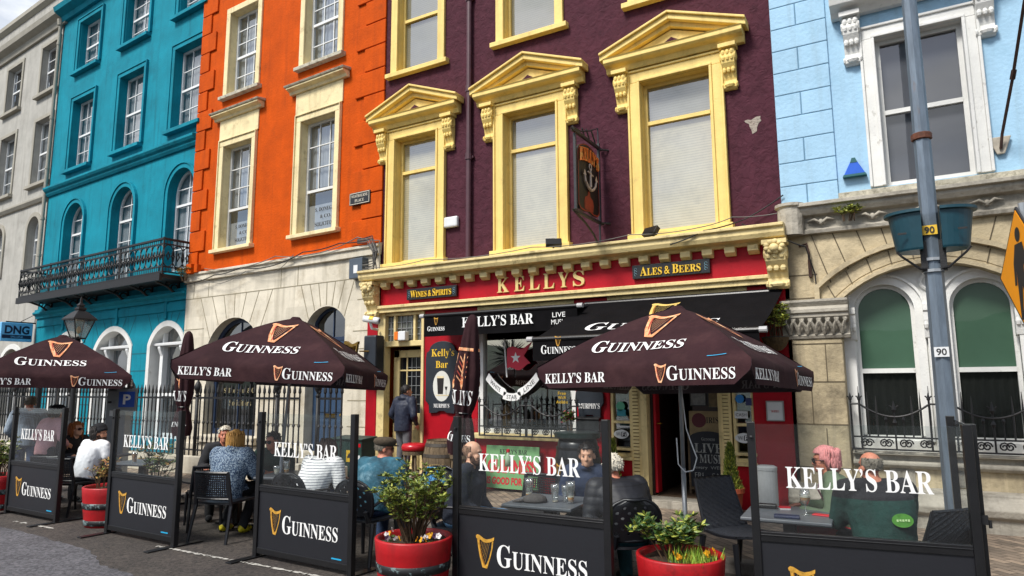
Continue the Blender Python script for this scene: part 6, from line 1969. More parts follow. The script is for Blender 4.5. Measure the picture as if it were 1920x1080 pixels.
# harp bracket sign
t = thing('harp_sign', 'gilded wooden harp on a dark slate panel between cream wall and doorway', 'sign', (-8.72, 9.72, 2.35))
mb = MB(); mb.box(-.14, .16, -.05, .2, -.42, .42); mb.build('panel', m_slateb, t, bevel=.03)
mb = MB(); harp(mb, 0, -.2, .52, y=-.2, f=lambda x, y, z: (-.3 + x * .9, y - .02 + .1 * x, z), gold=0, dark=1, th=.05); mb.tube([(-.12, -.18, .12), (.0, -.03, .12)], .015, 6); mb.build('harp', [M('antique_gold', '7d6228', .4, .3, 14, metal=.5), M('antique_gold_dark', '4a3a1a', .5, .3, 14)], t)
# ---------------------------------------------------------------- awnings
m_awn = M('black_awning_canvas', '0f0e10', .95, .2, 4, .15, 30, stain='77706a', stain_amt=.8, stain_scale=42, stain_lo=.69, stain_hi=.71, spec=.1)
def awning(label, x0, x1, yb, zb, yf, zf, drop, folded_=False):
    t = thing('awning', label, 'awning', ((x0 + x1) / 2, yb, zb), wc=True)
    n = 12
    mb = MB()
    top = lambda u, v: (x0 + (x1 - x0) * u - (.06 * v if not folded_ else 0), yb + (yf - yb) * v, zb + (zf - zb) * v - .03 * math.sin(PI * v))
    for j in range(n):
        for i in range(n): mb.quad(top(i / n, j / n), top((i + 1) / n, j / n), top((i + 1) / n, (j + 1) / n), top(i / n, (j + 1) / n))
    c = mb.build('canopy', m_awn, t, solid=.006)
    mb = MB()
    for i in range(24):
        u0, u1 = i / 24, (i + 1) / 24
        w_ = lambda u: .012 * math.sin(u * 26)
        a, b = top(u0, 1), top(u1, 1)
        mb.quad((a[0], a[1] - .04, a[2] - .02), (b[0], b[1] - .04, b[2] - .02), (b[0], b[1] - .04 + w_(u1), b[2] - drop), (a[0], a[1] - .04 + w_(u0), a[2] - drop))
    v = mb.build('valance', m_awn, t, solid=.004)
    mb = MB(); a, b = top(0, 1), top(1, 1); mb.tube([(a[0], a[1] - .03, a[2]), (b[0], b[1] - .03, b[2])], .035, 10); mb.build('front_bar', m_blackp, t)
    mb = MB()
    for q, s in ((a, -1), (b, 1)): mb.tube([(q[0] + s * .0, q[1] - .03, q[2]), (q[0] + s * .09, q[1] - .03, q[2])], .038, 10)
    mb.build('end_cap', M('pale_end_cap', 'a9a9a9', .5, .05), t)
    mb = MB(); mb.tube([(x0 + .05, yb, zb - .03), (x1 - .05, yb, zb - .03)], .05, 10)
    for q in (x0 + .1, x1 - .1):
        mb.tube([(q, yb, zb - .1), (q + (.35 if q < (x0 + x1) / 2 else -.35), (yb + yf) / 2, zf - .02), (q, yf, zf - .03)], .018, 6)
    mb.build('arm', m_blackp, t)
    return t, c, v, top
t, c, v, top = awning('rolled-in black awning with white lettering over pub window', -7.2, -4.3, 9.92, 3.1, 9.4, 3.02, .36, True)
mb = MB(); f = lambda x, y, z: (x, 9.34 + y, 2.68 + z)
mb.text('KELLYSBAR', -5.72, .1, 1.35, .17, y=-.004, f=f); mb.text('GUINNESS', -6.93, .07, .36, .085, y=-.004, f=f); mb.text('LIVEs', -4.6, .18, .22, .075, y=-.004, f=f); mb.text('MUSs', -4.6, .07, .26, .075, y=-.004, f=f); mb.build('lettering', m_letw, v)
mb = MB(); harp(mb, -6.93, .17, .13, y=-.004, f=f); mb.build('harp_emblem', [m_gold, m_goldd], v)
t, c, v, top = awning('extended black awning with large lettering over the pub entrance', -4.46, -1.44, 9.93, 3.12, 8.38, 2.46, .3)
mb = MB(); f = lambda x, y, z: (x, 8.325 + y, 2.18 + z)
mb.text('GUINNESS', -4.12, .07, .52, .12, y=-.004, f=f); mb.text('GUINNESS', -1.95, .07, .52, .12, y=-.004, f=f); mb.build('lettering', m_letw, v)
mb = MB(); harp(mb, -4.12, .17, .14, y=-.004, f=f); harp(mb, -1.95, .17, .14, y=-.004, f=f); mb.build('harp_emblem', [m_gold, m_goldd], v)
mb = MB(); ft = lambda x, y, z: (lambda p: (p[0], p[1], p[2] + .012 - y))(top((x + 4.46) / 3.02, 1 - z / 1.68))
mb.text('GUINNESS', -2.95, .3, 1.85, .36, f=ft); mb.build('top_lettering', m_letw, c)
mb = MB(); harp(mb, -3.0, .78, .62, f=ft); mb.build('harp_emblem', [M('pale_gold_print', 'd8b96a', .5, .15, 15), m_goldd], c)
# ---------------------------------------------------------------- small fittings
m_plw = M('white_plastic', 'd5d7d8', .4, .05)
t = thing('alarm_box', 'white blank alarm box on the purple wall beside downpipe', 'alarm box', (-7.06, 9.97, 4.79)); mb = MB(); mb.box(-.15, .15, -.06, .03, -.1, .1); mb.build('case', m_plw, t, bevel=.03)
t = thing('alarm_box', 'orange and white strobe alarm on the fanlight sill', 'alarm box', (-8.14, 9.9, 2.74)); mb = MB(); mb.box(-.04, .13, -.06, .06, -.08, .09); mb.build('case', m_plw, t, bevel=.015); mb = MB(); mb.box(-.13, -.04, -.062, .058, -.07, .085); mb.build('lens', M('orange_lens', 'e0700c', .25, .1), t, bevel=.012)
t = thing('alarm_box', 'blue triangular alarm box on light blue wall', 'alarm box', (-.45, 9.96, 4.7)); mb = MB(); mb.prism([(-.14, -.12), (.14, -.12), (.02, .12), (-.02, .12)], -.05, .04); mb.build('case', M('alarm_blue', '1558c4', .4, .08), t, bevel=.01); mb = MB(); mb.prism([(-.145, -.125), (.145, -.125), (.13, -.095), (-.13, -.095)], -.054, .04); mb.prism([(-.045, .06), (.045, .06), (.021, .125), (-.021, .125)], -.054, .04); mb.build('cap', M('alarm_teal', '1d5a5e', .4, .1), t)
t = thing('security_camera', 'white bullet camera with yellow mark beside doorway corner', 'camera', (-8.62, 9.6, 3.05)); mb = MB()
T = Matrix.Rotation(R(20), 4, 'Z') @ Matrix.Rotation(R(100), 4, 'Y')
mb.lathe([(.001, -.16), (.06, -.15), (.065, .12), (.06, .16), (.05, .165)], (0, 0, 0), 16, T=T); mb.build('housing', m_plw, t, smooth=True)
mb = MB(); mb.lathe([(.05, .14), (.001, .142)], (0, 0, 0), 14, T=T); mb.build('lens', m_iron, t)
mb = MB(); mb.tube([(-.02, .0, -.06), (-.02, .05, -.16), (-.1, .3, -.16)], .025, 8); mb.build('mount', m_plw, t)
mb = MB(); mb.lathe([(.066, -.03), (.068, -.03), (.068, .05), (.066, .05)], (0, 0, 0), 14, a0=PI * .9, a1=PI * 1.5, T=T); mb.build('label_patch', m_signy, t)
for x, z, lab, a in ((-4.83, 4.06, 'black floodlight below middle purple window', 30), (-3.22, 4.05, 'black floodlight below right purple window', -25)):
    t = thing('floodlight', lab, 'lamp', (x, 9.66, z), R(a)); mb = MB(); mb.box(-.13, .13, -.05, .03, -.02, .12, T=Matrix.Rotation(R(-35), 4, 'X')); mb.build('head', m_blackp, t, bevel=.008); mb = MB(); mb.tube([(0, .03, .02), (0, .1, -.03)], .015, 6); mb.build('mount', m_blackp, t)
t = thing('meter_box', 'grey-blue meter box on the cream wall under cables', 'box', (-9.26, 9.95, 4.12), R(-3)); mb = MB(); mb.box(-.18, .18, -.12, .1, -.2, .2); mb.build('case', M('grey_blue_plastic', '47525e', .5, .1), t, bevel=.01); mb = MB(); mb.box(-.05, .06, -.125, -.12, -.1, .06); mb.build('notice', m_plw, t)
t = thing('junction_box', 'orange painted junction box at the end of the iron balcony', 'box', (-14.9, 10.2, 4.66), R(-3)); mb = MB(); mb.box(-.1, .1, -.12, .05, -.12, .12); mb.box(.12, .26, -.06, .05, -.1, .1); mb.build('case', m_orange, t, bevel=.008)
t = thing('utility_cabinet', 'dark green electrical cabinet with yellow hazard stickers', 'cabinet', (-8.72, 9.3, .11)); mb = MB(); mb.box(-.36, .36, -.16, .2, 0, .78); mb.sweep([(.22, .78), (-.19, .78), (-.19, .8), (.22, .83)], -.39, .39); mb.build('case', M('cabinet_green', '1f3a35', .5, .12, 5), t, bevel=.008)
for x, z in ((.08, .5), (.26, .42), (.24, .2)):
    mb = MB(); mb.box(x - .07, x + .07, -.164, -.16, z - .1, z + .1); q = mb.build('hazard_sticker', m_signy if x != .26 else m_plw, t)
    mb = MB(); mb.add([(x - .05, -.167, z - .03), (x + .05, -.167, z - .03), (x, -.167, z + .07)], [(0, 1, 2)]); mb.build('triangle', m_letter if x != .26 else m_signy, q)
mb = MB(); mb.box(.28, .34, -.164, -.16, .66, .72); mb.build('red_mark', m_redv, t)
# cables across the fronts
def cable(label, pts, r=.012, mt=None, name='cable'):
    P = []
    for i in range(len(pts) - 1):
        a = Vector(pts[i]); b = Vector(pts[i + 1]); n = 6
        s = min(.05, (b - a).length * .03)
        for k in range(n): u = k / n; P.append(a + (b - a) * u - Vector((0, 0, s * 4 * u * (1 - u))))
    P.append(Vector(pts[-1]))
    mb = MB(); c = P[0].copy(); mb.tube(P, r, 5)
    o = mb.build(name, mt or m_iron, None, off=tuple(c)); tag(o, label, 'cable')
m_cabg = M('grey_cable', '6d6a64', .7, .15)
def of(x, z, dy=-.18): return (-8.75 + x * math.cos(R(3)), 10.0 - x * math.sin(R(3)) + dy, z)
cable('black cable sagging along top of the cream ashlar', [of(-6.4, 4.3), of(-5.2, 4.42), of(-4.2, 4.5), of(-3.2, 4.42), of(-2.1, 4.62), of(-1.0, 4.68), of(-.1, 4.66), of(.05, 4.0)])
cable('grey cable looping below the orange wall', [of(-5.6, 4.62), of(-4.4, 4.5), of(-3.0, 4.63), of(-1.6, 4.55), of(-.5, 4.74), of(.1, 4.6), of(.12, 4.05)], .01, m_cabg)
cable('thin pale cable drooping over cream ashlar joints', [of(-6.0, 4.46), of(-4.9, 4.2), of(-4.0, 4.4), of(-2.9, 4.3), of(-2.4, 4.6)], .007, m_cabg)
for k in range(5): cable(['black cable coiled outermost', 'grey cable coiled second', 'black cable coiled in the middle', 'grey cable coiled fourth', 'black cable coiled innermost'][k] + ' in the bundle by the meter box', [of(-.5, 4.7 - .02 * k), of(-.1 - .03 * k, 4.72 - .03 * k), of(.05 - .03 * k, 4.4), of(-.06, 4.02 + .05 * k), of(-.45, 4.05 + .04 * k)], .011, m_iron if k % 2 == 0 else m_cabg)
cable('pale grey cable lying along the shopfront cornice', [(-8.8, 9.6, 4.05), (-7.4, 9.62, 4.07), (-5.2, 9.6, 4.06), (-3.5, 9.6, 4.07), (-2.4, 9.6, 4.06), (-2.0, 9.62, 4.15), (-1.4, 9.6, 4.12)], .007, m_cabg)
cable('black cable rising from cornice end across purple wall', [(-2.9, 9.6, 3.85), (-2.4, 9.6, 4.0), (-1.9, 9.9, 4.16), (-1.36, 9.93, 4.45)], .01)
cable('black cable hanging on the limestone beside carved bracket', [(-1.9, 9.72, 4.06), (-1.3, 9.75, 3.75), (-1.1, 9.8, 3.66), (-1.02, 9.9, 3.3), (-1.0, 9.9, 2.9)], .01)
cable('white cord looped from parasol pole', [(-2.0, 6.8, 1.85), (-1.96, 6.78, 1.4), (-1.86, 6.76, 1.12), (-1.9, 6.76, 1.0), (-1.98, 6.76, .98), (-2.05, 6.77, 1.05), (-2.06, 6.78, 1.3)], .006, m_plw, 'cord')
t = thing('iron_hook', 'rusty black wall hook on limestone beside shopfront', 'hook', (-1.1, 9.95, 3.6)); mb = MB(); mb.tube([(-.1, 0, .1), (0, -.04, .12), (.02, -.04, 0), (.02, -.02, -.3)], .016, 6); mb.box(-.0, .04, -.03, .03, -.34, -.1); mb.build('hook', M('rusty_iron', '3a241b', .8, .3, 14), t)
t = thing('stay_bracket', 'rusted triangular wall plate with slanting stay rod on blue wall', 'bracket', (1.16, 9.96, 4.72)); mb = MB(); mb.prism([(-.12, .1), (.12, .1), (.04, -.12), (-.04, -.12)], -.015, .015); mb.build('plate', M('bare_metal_plate', 'a79f90', .6, .2, 9), t, bevel=.01); mb = MB(); mb.tube([(0, -.03, -.06), (.02, -.1, .1), (.12, -.55, .6), (.4, -2.4, 2.4)], .018, 6); mb.tube([(.12, -.55, .6), (.135, -.62, .68)], .03, 6); mb.build('rod', MATS['rusty_iron'], t)
# hanging basket
t = thing('hanging_basket', 'moss-lined hanging basket with yellow-green shrub on dark red pier', 'planter', (-1.53, 9.62, 2.42))
mb = MB(); mb.lathe([(.001, -.17), (.08, -.15), (.14, -.09), (.175, 0), (.18, .02), (.16, .03), (.001, .03)], (0, 0, 0), 18); mb.build('liner', M('moss_liner', '4a3a22', .95, .35, 14, .9, 40), t, smooth=True)
mb = MB(); mb.tube([(.18 * math.cos(k * PI / 8), .18 * math.sin(k * PI / 8), .02) for k in range(17)], .006, 4, cap=False)
for k in range(3): a = k * 2.1; mb.tube([(.18 * math.cos(a), .18 * math.sin(a), .02), (0, .05, .5)], .004, 4)
mb.tube([(0, .05, .5), (0, .05, .56), (0, .36, .56)], .012, 6); mb.build('chain', m_iron, t)
shrub('yellow-green leafy shrub growing from the hanging basket', (-1.53, 9.62, 2.42), .42, .2, 22, [m_leafy, m_leaf, m_leafd], (.05, .014), 8, 21, z0=.02)
# fern in the cornice
shrub('small fern rooted in the limestone cornice', (-.55, 9.8, 3.98), .12, .16, 7, [m_leafy, m_leaf, m_leafd], (.06, .014), 5, 22, z0=0, name='fern')
shrub('brown and green weeds growing at the end of the balcony', (-15.05, 10.1, 4.4), .3, .25, 14, [m_dry, m_leafd, m_leaf], (.06, .01), 5, 23, z0=0, name='weed')
# ---------------------------------------------------------------- galvanised pole
m_galv = M('galvanised_steel', '6a7682', .45, .18, 5, .1, 30, metal=.35, stain='7a5a42', stain_amt=.7, stain_scale=2.2, stain_lo=.6, stain_hi=.72, stretch=(3, 3, .5))
t = thing('lamp_post', 'tall galvanised octagonal post with two teal half planters, numbered 90', 'lamp post', (.29, 8.3, .11)); t.rotation_euler = (0, R(-.25), 0)
mb = MB(); mb.tube([(0, 0, 0), (0, 0, 1.2), (.02, 0, 4.0), (.035, 0, 6.5), (.05, 0, 8.5)], [.1, .095, .082, .07, .06], 8); mb.build('shaft', m_galv, t)
mb = MB(); mb.lathe([(.084, 4.3), (.1, 4.31), (.1, 4.37), (.084, 4.38)], (.02, 0, 0), 10); mb.build('band', M('rust_band', '5c3422', .8, .3, 12), t)
for z, key in ((3.3, 0), (2.03, 1)):
    mb = MB(); mb.box(-.06, .075, -.1, -.094, z - .05, z + .05) if key == 0 else mb.box(-.06, .07, -.106, -.1, z - .05, z + .05); q = mb.build('number_plate', MATS['sign_yellow'] if key == 0 else m_plw, t)
    mb = MB(); mb.text('90', .005, z - .035, .09, .07, y=-.108); mb.build('lettering', m_letter, q)
mb = MB()
for z in (2.86, 2.98): mb.lathe([(.1, z), (.108, z), (.108, z + .03), (.1, z + .03)], (.012, 0, 0), 12)
mb.build('strap', m_alu, t)
m_tealpl = M('teal_plastic', '0d3c49', .45, .12, 4)
for s, lab in ((-1, 'teal half-round planter on the pub side of the galvanised post'), (1, 'teal half-round planter on the far side of galvanised post from the pub')):
    t = thing('post_planter', lab, 'planter', (.295 + s * .085, 8.29, 3.2))
    a0, a1 = (PI * .5, PI * 1.5) if s < 0 else (-PI * .5, PI * .5)
    pr = [(.001, 0), (.24, 0), (.25, .02), (.3, .38), (.34, .39), (.34, .42), (.29, .42), (.28, .38)]
    mb = MB(); mb.lathe(pr, (0, 0, 0), 16, a0=a0, a1=a1, T=Matrix.Diagonal((1, .8, 1, 1))); mb.quad((0, -.2, .005), (0, .2, .005), (0, .25, .41), (0, -.25, .41)); mb.build('bowl', m_tealpl, t, smooth=False)
    mb = MB(); mb.lathe([(.001, .36), (.28, .36)], (0, 0, 0), 12, a0=a0, a1=a1, T=Matrix.Diagonal((1, .8, 1, 1))); mb.build('soil', m_soil, t)
    mb = MB(); mb.box(s * .18 - .04, s * .18 + .04, -.235, -.225, .16, .18); mb.build('slot', m_iron, t)
    mb = MB(); mb.tube([(s * -.04, -.05, -.2), (s * .04, -.12, -.2), (s * .2, -.16, -.06), (s * .24, -.16, -.01)], .012, 6); mb.box(-.03, .03, -.08, .0, -.22, .1); mb.build('bracket', m_iron, t)
# warning sign at the right edge
t = thing('warning_sign', 'orange diamond walking pedestrian warning sign on a grey pole', 'sign', (.695, 5.56, 2.57), R(-79))
mb = MB(); mb.prism([(0, -.43), (.42, 0), (0, .43), (-.42, 0)], -.006, .006); mb.build('plate', m_letter, t)
mb = MB(); mb.prism([(0, -.405), (.395, 0), (0, .405), (-.395, 0)], -.009, -.0062); mb.build('face', M('traffic_orange', 'f29a08', .4, .06), t)
mb = MB(); y = -.011
def pl(P): mb.add([((a + .1) * 1.3, y, b * .8 + .02) for a, b in P], [tuple(range(len(P)))])
mb.add([(-.0 + .045 * math.cos(k * PI / 7), y, .24 + .05 * math.sin(k * PI / 7)) for k in range(14)], [tuple(range(14))])
pl([(-.15, .2), (-.05, .2), (-.03, .12), (-.01, .0), (.1, -.08), (.08, -.11), (-.04, -.04), (-.06, .02), (-.06, -.1), (-.01, -.28), (.06, -.4), (.02, -.42), (-.06, -.3), (-.1, -.16), (-.12, -.32), (-.12, -.44), (-.16, -.43), (-.16, -.1), (-.16, -.02), (-.17, -.14), (-.2, -.14), (-.19, .05)])
mb.build('pedestrian_symbol', m_letter, t)
mb = MB(); mb.tube([(.0, .04, -2.6), (0, .04, .45)], .03, 10); mb.build('pole', m_alu, t)
# ---------------------------------------------------------------- ticket machine, lantern, estate agent sign, posts
m_mtr = M('meter_grey', '7b7f83', .45, .08, 3, metal=.2)
t = thing('ticket_machine', 'grey parking ticket machine with blue P plate', 'parking meter', (-12.75, 7.4, .11), R(38))
mb = MB(); mb.box(-.17, .17, -.14, .14, 0, 1.66); mb.sweep([(-.14, 1.66), (.14, 1.66), (.14, 1.68), (-.1, 1.72)], -.17, .17); mb.build('cabinet', m_mtr, t, bevel=.012)
mb = MB(); mb.box(-.1, -.02, -.15, -.138, 1.2, 1.3); mb.build('notice', m_plw, t); mb = MB(); mb.tube([(-.1, -.14, 1.45), (-.1, -.2, 1.45)], .02, 8); mb.build('coin_slot', m_iron, t)
t2 = MB(); t2.box(.02, .36, -.19, -.16, 1.28, 1.7); q = t2.build('plate', m_mtr, t); mb = MB(); mb.box(.06, .33, -.194, -.1905, 1.36, 1.64); q = mb.build('sign_face', M('parking_blue', '1447a8', .4, .05), q)
mb = MB(); mb.text('P', .2, 1.41, .13, .18, y=-.197); mb.build('lettering', m_letw, t)
t = thing('street_lamp', 'black lantern street lamp in front of teal house', 'street lamp', (-16.1, 8.3, .11))
mb = MB(); mb.lathe([(.12, 0), (.12, .5), (.08, .6), (.07, .9), (.055, 1.0), (.045, 2.7), (.06, 2.75), (.03, 2.8), (.03, 2.86)], (0, 0, 0), 12); mb.build('post', m_iron, t, smooth=False)
mb = MB()
for k in range(4): a = PI / 4 + k * PI / 2; mb.tube([(.03 * math.cos(a), .03 * math.sin(a), 2.68), (.13 * math.cos(a), .13 * math.sin(a), 2.72), (.15 * math.cos(a), .15 * math.sin(a), 2.82)], .012, 5); mb.tube([(.155 * math.cos(a), .155 * math.sin(a), 2.82), (.31 * math.cos(a), .31 * math.sin(a), 3.22)], .014, 5)
mb.lathe([(.16, 2.8), (.17, 2.83), (.001, 2.84)], (0, 0, 0), 4, a0=PI / 4, a1=PI / 4 + 2 * PI)
mb.lathe([(.33, 3.22), (.36, 3.22), (.36, 3.25), (.3, 3.3), (.17, 3.4), (.1, 3.44), (.12, 3.46), (.12, 3.5), (.07, 3.52), (.09, 3.56), (.03, 3.62), (.02, 3.72), (.001, 3.76)], (0, 0, 0), 4, a0=PI / 4, a1=PI / 4 + 2 * PI); mb.build('lantern_frame', m_iron, t)
mb = MB()
for k in range(4):
    a = PI / 4 + k * PI / 2; b = a + PI / 2
    mb.quad((.15 * math.cos(a), .15 * math.sin(a), 2.84), (.15 * math.cos(b), .15 * math.sin(b), 2.84), (.305 * math.cos(b), .305 * math.sin(b), 3.22), (.305 * math.cos(a), .305 * math.sin(a), 3.22))
mb.build('pane', glass('lantern_glass', (.75, .76, .74), .1, .02, .35), t)
mb = MB(); mb.ell((0, 0, 3.0), (.05, .05, .09), 10); mb.build('bulb', M('lamp_bulb', 'c8a060', .4, .1), t)
t = thing('agent_sign', 'bright blue letting agent sign projecting from grey house', 'sign', (-23.9, 10.48, 3.54))
mb = MB(); mb.box(-.06, .06, -.44, .44, -.29, .29); mb.build('box', M('agent_blue', '74bff2', .4, .12, 4), t, bevel=.02)
mb = MB(); f = lambda x, y, z: (.066 - y, x, z); mb.text('DNG', 0, -.06, .68, .26, f=f); mb.box(.062, .066, -.4, .4, -.2, -.09); mb.build('lettering', M('agent_navy', '101a40', .5, .05), t)
mb = MB(); mb.text('SPILLANE', 0, -.175, .34, .055, f=lambda x, y, z: (.07, x, z)); mb.build('small_lettering', MATS['agent_blue'], t)
mb = MB(); mb.box(-.02, .02, -.3, .6, .29, .33); mb.tube([(0, .5, .31), (0, .5, .6), (0, .1, .33)], .012, 5); mb.build('bracket', m_iron, t)
t = thing('bollard_post', 'slim black post behind leftmost parasol', 'post', (-17.6, 8.3, .11)); mb = MB(); mb.lathe([(.09, 0), (.09, .3), (.06, .34), (.055, 1.9), (.07, 1.95), (.001, 2.0)], (0, 0, 0), 10); mb.build('post', m_iron, t)
# spiky palm on the promenade behind the camera, mirrored in the pub window
random.seed(31)
t = thing('palm_tree', 'dark spiky palm mirrored in the pub window', 'tree', (-17.9, -10.3, 0))
mb = MB()
for k in range(240):
    a = random.uniform(0, 2 * PI); el = random.uniform(-.7, 1.4)
    d = Vector((math.cos(a) * math.cos(el), math.sin(a) * math.cos(el), math.sin(el)))
    leaf(mb, Vector((0, 0, 3.2)) + d * .15, d, random.uniform(.8, 1.25), .03)
mb.build('crown', M('palm_dark', '20281c', .6, .3), t); mb = MB(); mb.tube([(0, 0, 0), (.05, 0, 1.6), (0, 0, 3.2)], [.16, .12, .1], 8); mb.build('trunk', m_twig, t)
for x, z, w_, h, c, lab in ((-6.28, 1.12, .1, .34, 'b9b4a8', 'white lighthouse model at left end of pub window sill'), (-6.05, 1.1, .2, .42, '8a6a3a', 'brown wooden figure on the pub window sill')):
    t = thing('ornament', lab, 'ornament', (x, 10.2, z)); mb = MB(); mb.lathe([(.001, 0), (w_ / 2, 0), (w_ * .4, h * .55), (w_ * .5, h * .6), (w_ * .32, h * .66), (w_ * .3, h * .85), (.001, h)], (0, 0, 0), 12); mb.build('figure', M('ornament_' + c, c, .6, .2, 9), t)

# ================================================================ people
m_skin = M('skin', 'c58a6c', .55, .08, 9); m_skinr = M('sunburnt_skin', 'c07a60', .55, .1, 9); m_skinp = M('pale_skin', 'd2a083', .55, .08, 9)
REMESH = []   # (object, voxel size, smoothing, fold depth, fold scale)

def ering(mb, pts, rad, n=14, right=Vector((1, 0, 0))):
    """tube of elliptical rings; rad = [(half width, half depth)]"""
    pts = [Vector(p) for p in pts]
    k = len(pts); b = len(mb.v)
    for i, p in enumerate(pts):
        d = (pts[min(i + 1, k - 1)] - pts[max(i - 1, 0)]).normalized()
        a = (right - d * right.dot(d)).normalized(); c = d.cross(a)
        for j in range(n):
            t = 2 * PI * j / n
            mb.v.append(tuple(p + a * math.cos(t) * rad[i][0] + c * math.sin(t) * rad[i][1]))
    for i in range(k - 1):
        for j in range(n): mb.f.append((b + i * n + j, b + i * n + (j + 1) % n, b + (i + 1) * n + (j + 1) % n, b + (i + 1) * n + j)); mb.m.append(0)
    mb.f.append(tuple(b + j for j in range(n - 1, -1, -1))); mb.m.append(0)
    mb.f.append(tuple(b + (k - 1) * n + j for j in range(n))); mb.m.append(0)

def limb(mb, pts, rs, n=10):
    for i in range(len(pts) - 1): 
        mb.tube([pts[i], Vector(pts[i]).lerp(Vector(pts[i + 1]), .5), pts[i + 1]], [rs[i], (rs[i] + rs[i + 1]) / 2 * 1.04, rs[i + 1]], n)
    for p, r in zip(pts, rs): mb.ell(p, r * .99, 10)

def ik(S, T, l1, l2, pole):
    S = Vector(S); T = Vector(T); d = T - S
    L_ = min(d.length, l1 + l2 - .005)
    d.normalize()
    T2 = S + d * L_
    a = (l1 * l1 - l2 * l2 + L_ * L_) / (2 * L_)
    h = math.sqrt(max(0, l1 * l1 - a * a))
    p = Vector(pole); p = (p - d * p.dot(d)).normalized()
    return S + d * a + p * h, T2

def hand(mb, W, d, palm, side, curl=.6):
    """palm, four unequal bent fingers and a thumb from wrist W along d; palm faces the given way"""
    d = Vector(d).normalized(); pn = Vector(palm); pn = (pn - d * pn.dot(d)).normalized(); s = d.cross(pn) * side
    T = Matrix((s, d, pn)).transposed()
    mb.ell(W + d * .045, (.041, .05, .016), 10, T=T.to_4x4())
    for i, (x, l_) in enumerate(((-.03, .066), (-.0105, .076), (.0105, .071), (.03, .056))):
        p = W + d * .08 + s * x; pts = [p - d * .02]; dd = d.copy(); q = p
        pts.append(q)
        for g in range(3):
            a = curl * (.5 + .35 * g)
            dd = (d * math.cos(a) + pn * math.sin(a)).normalized()
            q = q + dd * l_ * (.45, .32, .26)[g]; pts.append(q)
        mb.tube(pts, [.0095, .0092, .0085, .0078, .0055], 7)
    p = W + d * .025 - s * .036
    mb.tube([p, p - s * .025 + d * .025 + pn * .008, p - s * .03 + d * .055 + pn * .02], [.012, .0105, .007], 7)

